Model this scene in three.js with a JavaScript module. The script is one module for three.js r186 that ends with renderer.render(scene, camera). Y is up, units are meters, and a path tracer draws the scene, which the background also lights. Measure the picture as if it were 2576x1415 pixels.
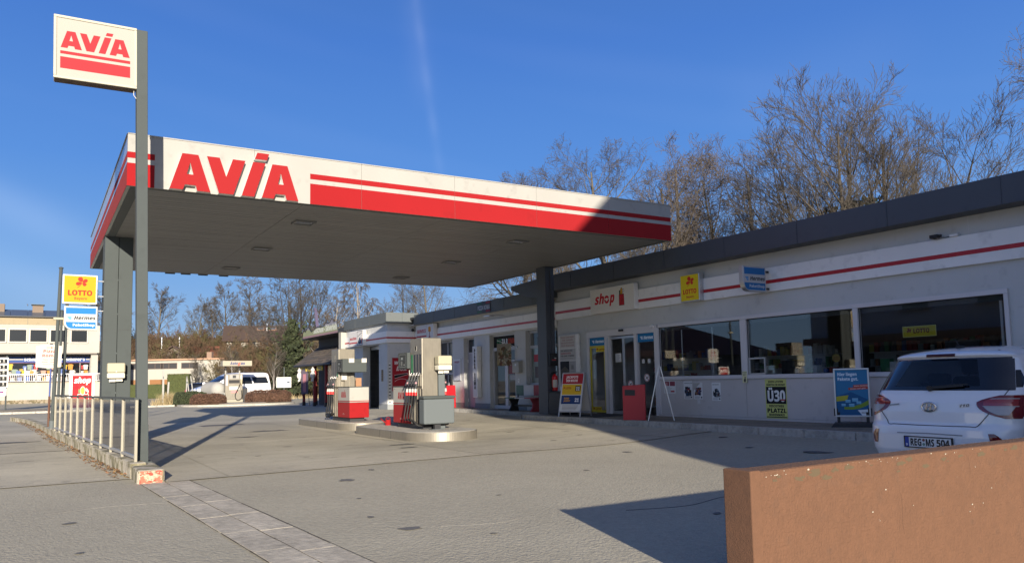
import * as THREE from 'three';
import { mergeGeometries } from 'three/addons/utils/BufferGeometryUtils.js';
import { RoundedBoxGeometry } from 'three/addons/geometries/RoundedBoxGeometry.js';

// ---------------------------------------------------------------- camera, sky, sun, exposure
const scene = new THREE.Scene();
const camera = new THREE.PerspectiveCamera(43.92, 2576 / 1576, 0.1, 2500);
camera.setViewOffset(2576, 1576, 0, 0, 2576, 1415);            // the frame keeps the upper part of the lens' picture
camera.position.set(0, 1.2, 0);
camera.up.set(-0.02760, 0.99617, 0.08296);
camera.lookAt(0.52006, 1.2 + 0.08518, -0.84987);
camera.updateMatrixWorld();

const renderer = new THREE.WebGLRenderer({ antialias: true });
renderer.setSize(1024, 562);
renderer.toneMapping = THREE.LinearToneMapping;
renderer.toneMappingExposure = 2.05;
renderer.shadowMap.enabled = true;
renderer.shadowMap.type = THREE.PCFSoftShadowMap;

const SUN_AZ = 16.9 * Math.PI / 180, SUN_EL = 12.8 * Math.PI / 180;
const sunTravel = new THREE.Vector3(Math.sin(SUN_AZ) * Math.cos(SUN_EL), -Math.sin(SUN_EL), -Math.cos(SUN_AZ) * Math.cos(SUN_EL));
const sun = new THREE.DirectionalLight(new THREE.Color(1.0, 0.885, 0.72), 5);
sun.position.copy(sunTravel).multiplyScalar(-120).add(new THREE.Vector3(6, 0, -20));
sun.target.position.set(6, 0, -20);
sun.castShadow = true; sun.shadow.radius = 1; sun.shadow.mapSize.set(4096, 4096);
Object.assign(sun.shadow.camera, { left: -60, right: 60, top: 50, bottom: -50, near: 1, far: 320 });
scene.add(sun, sun.target);

const clampUnit = v => Math.max(-1, Math.min(1, v));
{ // clear winter sky: deep blue overhead, paler to the horizon, thin streaks of cirrus and an old contrail
  const W = 2048, Hh = 1024, data = new Float32Array(W * Hh * 4);
  const stops = [[0, 0.36, 0.54, 0.76], [3, 0.31, 0.50, 0.76], [8, 0.185, 0.40, 0.78], [15, 0.104, 0.29, 0.735], [24, 0.066, 0.208, 0.635], [40, 0.05, 0.13, 0.38], [90, 0.026, 0.066, 0.21]];
  const lerp = (a, b, t) => a + (b - a) * t, toSun = sunTravel.clone().negate();
  const streak = (az, el, a0, e0, a1, e1, w, s) => {             // a soft band between two directions (degrees)
    const dx = a1 - a0, dy = e1 - e0, L2 = dx * dx + dy * dy; let t = ((az - a0) * dx + (el - e0) * dy) / L2;
    if (t < -0.1 || t > 1.1) return 0;
    const fade = Math.min(1, (t + 0.1) * 5) * Math.min(1, (1.1 - t) * 3);
    const px = az - (a0 + dx * t), py = el - (e0 + dy * t), d = Math.hypot(px, py) / w; return s * fade * Math.exp(-d * d);
  };
  for (let j = 0; j < Hh; j++) {
    const el = (j + 0.5) / Hh * 180 - 90, e = Math.max(0, el); let k = 0; while (k < stops.length - 2 && e > stops[k + 1][0]) k++;
    const a = stops[k], b = stops[k + 1], t = Math.min(1, (e - a[0]) / (b[0] - a[0]));
    for (let i = 0; i < W; i++) {
      const u = (i + 0.5) / W * 2 * Math.PI - Math.PI, az = Math.atan2(Math.cos(u), -Math.sin(u)) * 180 / Math.PI;   // degrees to the right of -z
      let c = 0;
      if (el > 0) {
        c += streak(az, el, 24.1, 30, 26.4, 14.5, 0.32, 0.042 * (0.75 + 0.25 * Math.sin(el * 2.1))) + streak(az, el, 24.3, 27, 25.2, 20, 0.9, 0.022);
        c += streak(az, el, -14, 16, 4, 9, 1.2, 0.07) + streak(az, el, -12, 11, 6, 4.5, 1.7, 0.055) + streak(az, el, 48, 19, 60, 21, 2.2, 0.012);
        const wv = Math.sin(az * 0.16 + el * 0.5) * Math.sin(az * 0.05 - el * 0.22 + 1.0) + 0.4 * Math.sin(az * 0.4 + 2.2 * el); c += Math.max(0, wv) * 0.008;
      }
      // the bright halo that clear air shows round a low sun
      const ce = Math.cos(el * Math.PI / 180), away = Math.acos(clampUnit(Math.cos(u) * ce * toSun.x + Math.sin(el * Math.PI / 180) * toSun.y + Math.sin(u) * ce * toSun.z)) * 180 / Math.PI, h1 = el > 0 ? 1.7 * Math.exp(-away / 13) + 0.25 * Math.exp(-away / 36) : 0;
      const o = (j * W + i) * 4;
      data[o] = (lerp(a[1], b[1], t) + c + h1) / 2.05; data[o + 1] = (lerp(a[2], b[2], t) + c * 0.95 + h1 * 0.9) / 2.05; data[o + 2] = (lerp(a[3], b[3], t) + c * 0.8 + h1 * 0.74) / 2.05; data[o + 3] = 1;
    }
  }
  const sky = new THREE.DataTexture(data, W, Hh, THREE.RGBAFormat, THREE.FloatType);
  sky.mapping = THREE.EquirectangularReflectionMapping; sky.magFilter = THREE.LinearFilter; sky.minFilter = THREE.LinearFilter; sky.needsUpdate = true;
  scene.background = sky; scene.environment = sky;
}

// ---------------------------------------------------------------- helpers
function rng(s) { let a = s >>> 0; return () => { a = (a + 0x6D2B79F5) >>> 0; let t = a; t = Math.imul(t ^ (t >>> 15), t | 1); t ^= t + Math.imul(t ^ (t >>> 7), t | 61); return ((t ^ (t >>> 14)) >>> 0) / 4294967296; }; }
const clamp = (v, a, b) => Math.max(a, Math.min(b, v)), sstep = (a, b, v) => { const t = clamp((v - a) / (b - a), 0, 1); return t * t * (3 - 2 * t); };
const gy = (x, z) => 0.12 * sstep(8.4, 11.9, x) * sstep(-46, -39, z) - 0.8 * sstep(-3.11, -2.96, z);     // the ground rises a little towards the shop and drops to the lower street in front of the orange wall

const used = new Map(), bases = new WeakMap();
function numbered(n) { const k = used.get(n) || 0; used.set(n, k + 1); return k ? `${n}_${String(k).padStart(3, '0')}` : n; }
function tag(o, label, category, group, kind) { o.userData = {}; if (label) o.userData.label = label; if (category) o.userData.category = category; if (group) o.userData.group = group; if (kind) o.userData.kind = kind; return o; }
// a thing: a Group at its base. Parts of an unturned thing are written in world metres and moved to the base.
function thing(name, label, category, pos = [0, 0, 0], turn = 0, group) {
  const o = new THREE.Group(); o.name = numbered(name); o.position.set(...pos); o.rotation.y = turn; scene.add(o);
  if (!turn) bases.set(o, pos);
  return tag(o, label, category, group);
}
function local(name, label, category, pos, turn = 0, group) { const o = thing(name, label, category, pos, turn, group); bases.delete(o); return o; }
function ground_(name, pos = [0, 0, 0]) { const o = new THREE.Group(); o.name = numbered(name); o.position.set(...pos); scene.add(o); bases.set(o, pos); return tag(o, null, null, null, 'structure'); }
function metric(g) {                                              // uv in metres from the side a face looks to
  const p = g.attributes.position, n = g.attributes.normal, uv = new Float32Array(p.count * 2);
  for (let i = 0; i < p.count; i++) {
    const ax = Math.abs(n.getX(i)), ay = Math.abs(n.getY(i)), az = Math.abs(n.getZ(i));
    if (ay >= ax && ay >= az) { uv[2 * i] = p.getX(i); uv[2 * i + 1] = -p.getZ(i); } else if (ax >= az) { uv[2 * i] = p.getZ(i); uv[2 * i + 1] = p.getY(i); } else { uv[2 * i] = p.getX(i); uv[2 * i + 1] = p.getY(i); }
  }
  g.setAttribute('uv', new THREE.BufferAttribute(uv, 2)); return g;
}
function join(gs) {
  if (!Array.isArray(gs)) return gs; gs = gs.flat(4);
  if (gs.length === 1) return gs[0];
  const mixed = gs.some(g => !g.index); const keep = gs.every(g => g.userData.own);
  gs = gs.map(g => { const h = mixed && g.index ? g.toNonIndexed() : g; for (const k of Object.keys(h.attributes)) if (!['position', 'normal', 'uv'].includes(k)) h.deleteAttribute(k); if (!h.attributes.uv) metric(h); return h; });
  const m = mergeGeometries(gs); if (keep) m.userData.own = true; return m;
}
function place(name, gs, mat, parent = scene) {
  const g = join(gs); if (!g.userData.own) metric(g);
  const m = new THREE.Mesh(g, mat); m.castShadow = m.receiveShadow = true;
  const b = bases.get(parent); if (b) { g.translate(-b[0], -b[1], -b[2]); bases.set(m, b); }
  m.name = parent === scene ? numbered(name) : name; parent.add(m); return m;
}
const own = g => { g.userData.own = true; return g; };
const box = (x0, x1, y0, y1, z0, z1) => new THREE.BoxGeometry(x1 - x0, y1 - y0, z1 - z0).translate((x0 + x1) / 2, (y0 + y1) / 2, (z0 + z1) / 2);
const rbox = (x0, x1, y0, y1, z0, z1, r = 0.01, s = 2) => new RoundedBoxGeometry(x1 - x0, y1 - y0, z1 - z0, s, Math.min(r, (x1 - x0) / 2.01, (y1 - y0) / 2.01, (z1 - z0) / 2.01)).translate((x0 + x1) / 2, (y0 + y1) / 2, (z0 + z1) / 2);
const V = (x, y, z) => new THREE.Vector3(x, y, z);
function bar(a, b, r, r2 = r, n = 10) { const A = V(...a), B = V(...b), L = A.distanceTo(B), g = new THREE.CylinderGeometry(r2, r, L, n); g.applyQuaternion(new THREE.Quaternion().setFromUnitVectors(V(0, 1, 0), B.clone().sub(A).normalize())); return g.translate((a[0] + b[0]) / 2, (a[1] + b[1]) / 2, (a[2] + b[2]) / 2); }
function beam(a, b, w, t) { const A = V(...a), B = V(...b), g = new THREE.BoxGeometry(w, A.distanceTo(B), t); g.applyQuaternion(new THREE.Quaternion().setFromUnitVectors(V(0, 1, 0), B.clone().sub(A).normalize())); return g.translate((a[0] + b[0]) / 2, (a[1] + b[1]) / 2, (a[2] + b[2]) / 2); }
const tube = (pts, r, n = 24, s = 7) => new THREE.TubeGeometry(new THREE.CatmullRomCurve3(pts.map(p => V(...p))), n, r, s);
function prism(pts, depth, bevel = 0, holes = []) { const s = new THREE.Shape(pts.map(p => new THREE.Vector2(...p))); for (const h of holes) s.holes.push(new THREE.Path(h.map(p => new THREE.Vector2(...p)))); return new THREE.ExtrudeGeometry(s, { depth, bevelEnabled: bevel > 0, bevelSize: bevel, bevelThickness: bevel, bevelSegments: 2, curveSegments: 12 }); }
// flat print: faces -x on the shop front ('x'), +z towards the street ('z')
function printed(name, map, look, parent, [x, y, z], w, h, mat) {
  const g = own(new THREE.PlaneGeometry(w, h)); if (look === 'x') g.rotateY(-Math.PI / 2); else if (look === 'X') g.rotateY(Math.PI / 2); else if (look === '-z') g.rotateY(Math.PI); g.translate(x, y, z);
  return place(name, g, mat || new THREE.MeshStandardMaterial({ map, roughness: 0.85 }), parent);
}

// ---------------------------------------------------------------- computed textures
function lattice(seed, P) { const r = rng(seed), a = new Float32Array(P * P); for (let i = 0; i < P * P; i++) a[i] = r(); return a; }
function vn(a, P, x, y) { let xi = Math.floor(x), yi = Math.floor(y); const fx = x - xi, fy = y - yi; xi = ((xi % P) + P) % P; yi = ((yi % P) + P) % P; const x1 = (xi + 1) % P, y1 = (yi + 1) % P, u = fx * fx * (3 - 2 * fx), v = fy * fy * (3 - 2 * fy); const p = a[yi * P + xi], q = a[yi * P + x1], s = a[y1 * P + xi], t = a[y1 * P + x1]; return (p + (q - p) * u) * (1 - v) + (s + (t - s) * u) * v; }
function fbm(seed, base, oct) { const L = []; for (let o = 0; o < oct; o++) L.push([lattice(seed + o * 17, base << o), base << o]); return (u, v) => { let s = 0, w = 0.5, n = 0; for (const [a, P] of L) { s += vn(a, P, u * P, v * P) * w; n += w; w *= 0.5; } return s / n; }; }
function texture(N, tile, fn, srgb = true) {                      // fn(u, v, i, j) -> [r, g, b] 0..1 (display values if srgb) or a number
  const d = new Uint8Array(N * N * 4);
  for (let j = 0; j < N; j++) for (let i = 0; i < N; i++) { const c = fn((i + 0.5) / N, (j + 0.5) / N, i, j), o = (j * N + i) * 4, t = typeof c === 'number'; d[o] = clamp((t ? c : c[0]) * 255, 0, 255); d[o + 1] = clamp((t ? c : c[1]) * 255, 0, 255); d[o + 2] = clamp((t ? c : c[2]) * 255, 0, 255); d[o + 3] = 255; }
  const t = new THREE.DataTexture(d, N, N, THREE.RGBAFormat); t.wrapS = t.wrapT = THREE.RepeatWrapping; t.repeat.set(1 / tile, 1 / tile); t.magFilter = THREE.LinearFilter; t.minFilter = THREE.LinearMipmapLinearFilter; t.generateMipmaps = true; if (srgb) t.colorSpace = THREE.SRGBColorSpace; t.needsUpdate = true; return t;
}
function canvas(w, h, draw) { const c = document.createElement('canvas'); c.width = w; c.height = h; const k = c.getContext('2d'); draw(k, w, h); const t = new THREE.CanvasTexture(c); t.colorSpace = THREE.SRGBColorSpace; t.anisotropy = 8; return t; }
const std = (color, roughness = 0.7, more = {}) => new THREE.MeshStandardMaterial({ color: Array.isArray(color) ? new THREE.Color().setRGB(...color) : color, roughness, ...more });
const s2 = v => Math.pow(clamp(v, 0, 1), 1 / 2.2);

const nA = fbm(11, 4, 4), nB = fbm(23, 32, 3), nC = fbm(37, 8, 5), nD = fbm(53, 128, 2), nE = fbm(71, 16, 4), nF = fbm(91, 256, 2);
const grain = lattice(5, 2048);
const asphaltMap = texture(2048, 9, (u, v, i, j) => {
  const g = grain[j * 2048 + i], g2 = grain[((j >> 1) * 2048) + (i >> 1)], g3 = nF(u, v), stone = g2 > 0.86 ? (g2 - 0.86) * 2.2 : g2 < 0.16 ? (g2 - 0.16) * 1.5 : 0, l = 0.335 + (nA(u, v) - 0.5) * 0.07 + (nC(u, v) - 0.5) * 0.06 + (g - 0.5) * 0.04 + (g3 - 0.5) * 0.075 + stone * 0.17; const w = s2(Math.max(0.05, l)); return [w * 1.035, w, w * 0.885]; });
const asphaltBump = texture(1024, 4.5, (u, v, i, j) => nF(u, v) * 0.55 + grain[j * 2048 + i] * 0.25 + nD(u, v) * 0.2, false);
const concreteMap = texture(2048, 11, (u, v, i, j) => {
  const g = grain[j * 2048 + i], m = nA(u, v), f = nC(u, v), sweep = nE(u * 0.5, v * 3), l = 0.365 + (m - 0.5) * 0.17 + (f - 0.5) * 0.14 + (sweep - 0.5) * 0.10 + (g - 0.5) * 0.035 + (nF(u, v) - 0.5) * 0.06 - (nB(u, v) > 0.72 ? (nB(u, v) - 0.72) * 0.7 : 0), w = s2(l); return [w * 1.035, w * 0.995, w * 0.89]; });
const stoneMap = texture(512, 1.6, (u, v, i, j) => { const w = s2(0.36 + (nA(u, v) - 0.5) * 0.22 + (nB(u, v) - 0.5) * 0.20 + (grain[j * 2048 + i] - 0.5) * 0.12); return [w * 1.02, w, w * 0.95]; });
const mossMap = texture(512, 1.6, (u, v, i, j) => { const k = sstep(0.5, 0.66, nC(u, v)), w = s2(0.38 + (nA(u, v) - 0.5) * 0.25 + (nB(u, v) - 0.5) * 0.25 + (grain[j * 2048 + i] - 0.5) * 0.12); return [w * (1.02 - 0.32 * k), w * (0.98 - 0.31 * k), w * (0.89 - 0.36 * k)]; });
const stoneBump = texture(512, 0.8, (u, v, i, j) => nB(u, v) * 0.6 + nD(u, v) * 0.4, false);
const plasterBump = texture(512, 0.6, (u, v, i, j) => nD(u, v) * 0.6 + nB(u, v) * 0.4, false);
const wearMap = texture(1024, 5, (u, v) => { const l = s2(0.93 + (nA(u, v) - 0.5) * 0.08 + (nC(u, v) - 0.5) * 0.10 - Math.max(0, nB(u, v) - 0.66) * 0.5); return [l, l * 0.995, l * 0.98]; });
const orangeMap = texture(1024, 1.5, (u, v, i, j) => { const k = (nB(u, v) - 0.5) * 0.16 + (nC(u, v) - 0.5) * 0.14 + (nD(u, v) - 0.5) * 0.14, dirt = Math.max(0, nE(u, v) - 0.64) * 1.1; return [s2(0.112 * (1 + k) - 0.05 * dirt), s2(0.0515 * (1 + k) - 0.014 * dirt), s2(0.0265 * (1 + k))]; });
const orangeBump = texture(1024, 0.75, (u, v) => { const a = Math.abs(nB(u, v) - 0.5) * 2, b = Math.abs(nE(u, v) - 0.5) * 2, c = nD(u, v); return 0.45 * Math.pow(1 - a, 2) + 0.35 * b + 0.2 * c; }, false);
const steelMap = texture(512, 0.9, (u, v) => { const w = s2(0.60 + (nB(u * 6, v * 0.25) - 0.5) * 0.16 + (nC(u, v) - 0.5) * 0.14); return [w, w * 0.985, w * 0.95]; });
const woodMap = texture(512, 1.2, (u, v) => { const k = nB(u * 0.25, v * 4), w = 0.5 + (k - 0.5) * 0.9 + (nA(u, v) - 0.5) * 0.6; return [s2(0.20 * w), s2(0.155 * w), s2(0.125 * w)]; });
const tileMap = texture(512, 2.2, (u, v) => { const w = 0.8 + (nB(u, v) - 0.5) * 0.9 + (nC(u, v) - 0.5) * 0.5; return [s2(0.20 * w), s2(0.075 * w), s2(0.045 * w)]; });

const M = {
  asphalt: new THREE.MeshStandardMaterial({ map: asphaltMap, bumpMap: asphaltBump, bumpScale: 0.009, roughness: 0.93 }),
  road: new THREE.MeshStandardMaterial({ map: asphaltMap, color: new THREE.Color().setRGB(0.80, 0.81, 0.84), bumpMap: asphaltBump, bumpScale: 0.008, roughness: 0.9 }),
  concrete: [1, 0.93, 1.05].map(k => new THREE.MeshStandardMaterial({ map: concreteMap, color: new THREE.Color().setRGB(k, k, k * 0.98), bumpMap: stoneBump, bumpScale: 0.006, roughness: 0.88 })),
  stone: new THREE.MeshStandardMaterial({ map: stoneMap, bumpMap: stoneBump, bumpScale: 0.008, roughness: 0.9 }),
  sett: [1, 0.95, 1.04].map(k => new THREE.MeshStandardMaterial({ map: stoneMap, color: new THREE.Color().setRGB(k * 1.12, k * 1.07, k * 0.97), bumpMap: stoneBump, bumpScale: 0.006, roughness: 0.9 })),
  moss: new THREE.MeshStandardMaterial({ map: mossMap, bumpMap: stoneBump, bumpScale: 0.012, roughness: 0.95 }),
  pave: new THREE.MeshStandardMaterial({ map: stoneMap, color: new THREE.Color().setRGB(0.62, 0.56, 0.48), bumpMap: stoneBump, bumpScale: 0.005, roughness: 0.9 }),
  wall: new THREE.MeshStandardMaterial({ map: wearMap, color: new THREE.Color().setRGB(0.575, 0.588, 0.59), bumpMap: plasterBump, bumpScale: 0.003, roughness: 0.9 }),
  plinth: new THREE.MeshStandardMaterial({ map: wearMap, color: new THREE.Color().setRGB(0.24, 0.26, 0.28), bumpMap: plasterBump, bumpScale: 0.003, roughness: 0.9 }),
  white: new THREE.MeshStandardMaterial({ map: wearMap, color: new THREE.Color().setRGB(0.318, 0.318, 0.312), roughness: 0.85 }),
  gloss: new THREE.MeshStandardMaterial({ map: wearMap, color: new THREE.Color().setRGB(0.325, 0.318, 0.30), roughness: 0.16 }),
  band: new THREE.MeshStandardMaterial({ map: wearMap, color: new THREE.Color().setRGB(0.86, 0.855, 0.85), roughness: 0.55 }),
  red: new THREE.MeshStandardMaterial({ map: wearMap, color: new THREE.Color().setRGB(0.262, 0.0035, 0.0065), roughness: 1 }),
  redDark: std([0.42, 0.012, 0.02], 0.45),
  letter: std([0.25, 0.009, 0.011], 1),
  grey: new THREE.MeshStandardMaterial({ map: wearMap, color: new THREE.Color().setRGB(0.053, 0.065, 0.069), roughness: 0.88 }),
  greyLight: std([0.09, 0.106, 0.113], 0.8),
  fascia: new THREE.MeshStandardMaterial({ map: wearMap, color: new THREE.Color().setRGB(0.060, 0.070, 0.088), roughness: 0.5 }),
  fasciaLeft: new THREE.MeshStandardMaterial({ map: wearMap, color: new THREE.Color().setRGB(0.10, 0.115, 0.122), roughness: 0.65 }),
  dark: std([0.022, 0.024, 0.028], 0.55),
  black: std([0.010, 0.010, 0.011], 0.5),
  rubber: std([0.012, 0.012, 0.013], 0.7),
  soffit: std([0.225, 0.228, 0.226], 0.5), soffit2: std([0.21, 0.213, 0.211], 0.5),
  alu: std([0.55, 0.56, 0.57], 0.35, { metalness: 0.75 }),
  frame: std([0.62, 0.60, 0.60], 0.45),
  panel: new THREE.MeshStandardMaterial({ map: wearMap, color: new THREE.Color().setRGB(0.60, 0.575, 0.57), roughness: 0.5 }),
  steel: new THREE.MeshStandardMaterial({ map: steelMap, roughness: 0.42, metalness: 0.55, color: new THREE.Color().setRGB(0.42, 0.40, 0.36) }),
  chrome: std([0.7, 0.7, 0.7], 0.2, { metalness: 1 }),
  tinted: new THREE.MeshPhysicalMaterial({ color: new THREE.Color().setRGB(0.62, 0.66, 0.66), roughness: 0.01, transmission: 1, thickness: 0, ior: 1.6 }),
  glass: new THREE.MeshPhysicalMaterial({ color: 0xffffff, roughness: 0.01, transmission: 1, thickness: 0, ior: 1.55, metalness: 0 }),
  smoke: new THREE.MeshPhysicalMaterial({ color: new THREE.Color().setRGB(0.27, 0.27, 0.285), roughness: 0.06, transmission: 0.82, thickness: 0, ior: 1.5 }),
  cream: std([0.285, 0.268, 0.215], 0.8),
  plastic: std([0.33, 0.31, 0.225], 0.6),
  paper: std([0.48, 0.465, 0.43], 0.9),
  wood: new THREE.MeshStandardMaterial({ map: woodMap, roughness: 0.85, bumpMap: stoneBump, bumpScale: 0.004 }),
  orange: new THREE.MeshStandardMaterial({ map: orangeMap, bumpMap: orangeBump, bumpScale: 0.007, roughness: 0.92 }),
  orangeSmooth: new THREE.MeshStandardMaterial({ map: orangeMap, bumpMap: plasterBump, bumpScale: 0.002, roughness: 0.92 }),
  tiles: new THREE.MeshStandardMaterial({ map: tileMap, roughness: 0.85 }),
  house: new THREE.MeshStandardMaterial({ map: wearMap, color: new THREE.Color().setRGB(0.37, 0.36, 0.335), roughness: 0.9 }),
  bark: std([0.055, 0.046, 0.036], 0.95), twig: std([0.074, 0.063, 0.051], 0.95), barkGrey: std([0.095, 0.083, 0.066], 0.95), birch: std([0.22, 0.20, 0.18], 0.9), twigRed: std([0.080, 0.064, 0.051], 0.95),
};
// ---------------------------------------------------------------- ground, slabs, kerbs
function sheet(xs, zs, dy = 0, edge) {                           // a grid laid on the ground; edge(x, z) may move its corners
  const pos = [], idx = [], nx = xs.length, nz = zs.length;
  for (const z of zs) for (const x of xs) { const [X, Z] = edge ? edge(x, z) : [x, z]; pos.push(X, gy(X, Z) + dy, Z); }
  for (let j = 0; j < nz - 1; j++) for (let i = 0; i < nx - 1; i++) { const a = j * nx + i, b = a + 1, c = a + nx, d = c + 1; idx.push(a, b, c, b, d, c); }
  const g = new THREE.BufferGeometry(); g.setAttribute('position', new THREE.Float32BufferAttribute(pos, 3)); g.setIndex(idx); g.computeVertexNormals();
  if (g.attributes.normal.getY(0) < 0) { for (let i = 0; i < idx.length; i += 3) { const t = idx[i]; idx[i] = idx[i + 1]; idx[i + 1] = t; } g.setIndex(idx); g.computeVertexNormals(); }
  return g;
}
const span = (a, b, n) => Array.from({ length: n + 1 }, (_, i) => a + (b - a) * i / n);
{
  const xs = [-900, -300, -120, -60, -30, -15, -8, -4, 0, 4, 8, ...span(8.4, 12, 12), 13, 16, 25, 60, 150, 400, 900], zs = [900, 300, 100, 40, 15, 5, 0, -2, -2.9, ...span(-2.96, -3.11, 4), -3.3, -5, -10, -15, -20, -25, -30, -35, ...span(-38, -47, 9), -55, -70, -100, -200, -400, -900];
  const g = place('ground', sheet(xs, zs), M.asphalt); tag(g, null, null, null, 'structure');
  // dark oil and tar spots on the asphalt
  const r = rng(77), spot = std([0.13, 0.128, 0.122], 0.85);
  const spots = [[3.33, -9.45, .17], [3.98, -10.32, .09], [2.9, -7.87, .05], [2.59, -6.73, .06], [2.65, -6.0, .13], [4.17, -7.15, .045], [6.19, -8.32, .06], [8.2, -9.91, .13], [10.7, -10.2, .14], [5.12, -4.99, .06], [9.9, -7.6, .3], [9.8, -8.8, .1], [0.28, -8.09, .08], [1.9 + 1.2, -5.4, .04], [0.3, -6.6, .05]];
  let lay = 0; for (const [x, z, s] of spots) {
    const pts = []; for (let k = 0; k < 18; k++) { const a = k / 18 * Math.PI * 2, q = s * 0.72 * (0.7 + 0.5 * r()); pts.push(new THREE.Vector2(Math.cos(a) * q * 1.15, Math.sin(a) * q * 0.8)); }
    place('stain', new THREE.ShapeGeometry(new THREE.Shape(pts)).rotateX(-Math.PI / 2).rotateY(r() * 3).translate(x, gy(x, z) + 0.004 + 0.0002 * lay++, z), spot, g);
  }
  // long tar-filled cracks
  for (const line of [[[4.6, -5.6], [5.2, -5.45], [5.9, -5.62], [6.5, -5.5]], [[2.9, -5.95], [3.3, -5.8], [3.6, -5.85]], [[1.2, -8.9], [0.6, -9.0], [0.1, -8.85]]]) place('crack', tube(line.map(p => [p[0], 0.000, p[1]]), 0.006, 16, 5), spot, g);
}
const frontEdge = x => x < 6.2 ? -10.72 - 0.08 * (x - 1.5) : -11.1;
{ // the concrete forecourt: big cast slabs with open joints
  const pad = ground_('forecourt', [1.5, 0, -11]);
  const X = [1.42, 2.2, 6.2, 10.2, 11.36], Z = [-10.7, -15.6, -20.3, -25.4], r = rng(4);
  for (let i = 0; i < 4; i++) for (let j = 0; j < 3; j++) {
    if (i === 3 && j === 2) continue;
    const x0 = X[i] + 0.007, x1 = X[i + 1] - 0.007, z0 = Z[j] - 0.007, z1 = Z[j + 1] + 0.007;
    place('concrete_slab', sheet(span(x0, x1, 8), span(z1, z0, 8), 0.010 + r() * 0.003, (x, z) => [x - (i === 0 && x === x0 ? (z + 10.7) * -0.052 * 0 : 0), j === 0 && z === z0 ? frontEdge(x) : z]), M.concrete[(i * 2 + j) % 3], pad);
  }
  place('concrete_slab', sheet(span(10.207, 12.38, 8), span(-28.9, -20.307, 10), 0.011), M.concrete[1], pad);
  place('concrete_slab', sheet(span(3.0, 10.2, 8), span(-27.6, -25.42, 4), 0.009), M.concrete[2], pad);
  place('concrete_slab', sheet(span(-9, 1.0, 6), span(-17.45, -11.45, 5), 0.010, (x, z) => [x === 1.0 ? 1.08 + (z + 11.45) * 0.068 : x, z]), M.concrete[2], pad);
  place('concrete_slab', sheet(span(-9, 0.6, 6), span(-36.0, -17.55, 8), 0.010, (x, z) => [x === 0.6 ? 0.66 + (z + 17.5) * 0.055 : x, z]), M.concrete[0], pad);
  const st = std([0.10, 0.10, 0.095], 0.8), r2 = rng(9);
  for (const [x, z, s] of [[6.0, -13.9, .22], [5.8, -13.2, .16], [8.6, -12.6, .07], [4.7, -24.9, .5], [7.8, -25.2, .3], [3.5, -16.1, .05], [5.2, -20.6, .4], [3.2, -13.5, .05], [9.2, -15.2, .1], [4.1, -18.6, .25], [-0.5, -21, .5], [0.6, -15.6, .06], [8.9, -17.8, .14], [5.4, -12.4, .06], [9.6, -13.1, .06]]) {
    const pts = []; for (let k = 0; k < 18; k++) { const a = k / 18 * Math.PI * 2, q = s * (0.6 + 0.6 * r2()); pts.push(new THREE.Vector2(Math.cos(a) * q * 1.3, Math.sin(a) * q * 0.45)); }
    place('stain', new THREE.ShapeGeometry(new THREE.Shape(pts)).rotateX(-Math.PI / 2).translate(x, gy(x, z) + 0.0175, z), st, pad);
  }
  place('drain_cover', box(4.2, 5.4, 0.0, 0.0185, -25.0, -24.3), std([0.09, 0.085, 0.08], 0.8), pad);
}
{ // gutter of two rows of concrete blocks running out of the forecourt towards the street
  const gut = ground_('gutter_paving', [1.4, 0, -10.8]), r = rng(12);
  const L = z => 1.13 + (z + 10.85) * 0.045, z0 = -10.78;
  for (const [row, off, len] of [[0, 0.62, 0.86], [1, 1.15, 1.0]]) {
    let z = z0, first = true;
    while (z < -3) {
      const l = first ? off : len * (0.97 + r() * 0.06), a = z + 0.004, b = z + l - 0.004, xa = L((a + b) / 2) + row * 0.285 + 0.006, xb = xa + 0.273;
      const g = rbox(xa, xb, -0.05, 0.006 - row * 0.001 + r() * 0.003, a, b, 0.003, 1); g.translate(-(xa + xb) / 2, 0, -(a + b) / 2).rotateY(-0.045 * -1).translate((xa + xb) / 2, 0, (a + b) / 2);
      place('paving_block', g, M.sett[Math.floor(r() * 3)], gut); z += l; first = false;
    }
  }
}
{ // dirt washed into the joints along the gutter
  const g = ground_('joint_dirt', [1.4, 0, -7]), m = std([0.085, 0.075, 0.06], 0.95), r = rng(14);
  for (const off of [-0.008, 0.277, 0.566]) { let z = -10.75; while (z < -3.2) { const l = 0.25 + r() * 0.5, w = 0.004 + r() * (off === 0.277 ? 0.008 : 0.012), x = 1.13 + (z + l / 2 + 10.85) * 0.045 + off; place('dirt', new THREE.PlaneGeometry(w, l).rotateX(-Math.PI / 2).rotateY(0.045).translate(x + (r() - 0.5) * 0.006, 0.0095, z + l / 2), m, g); z += l * (0.75 + r() * 0.4); } }
}
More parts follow.
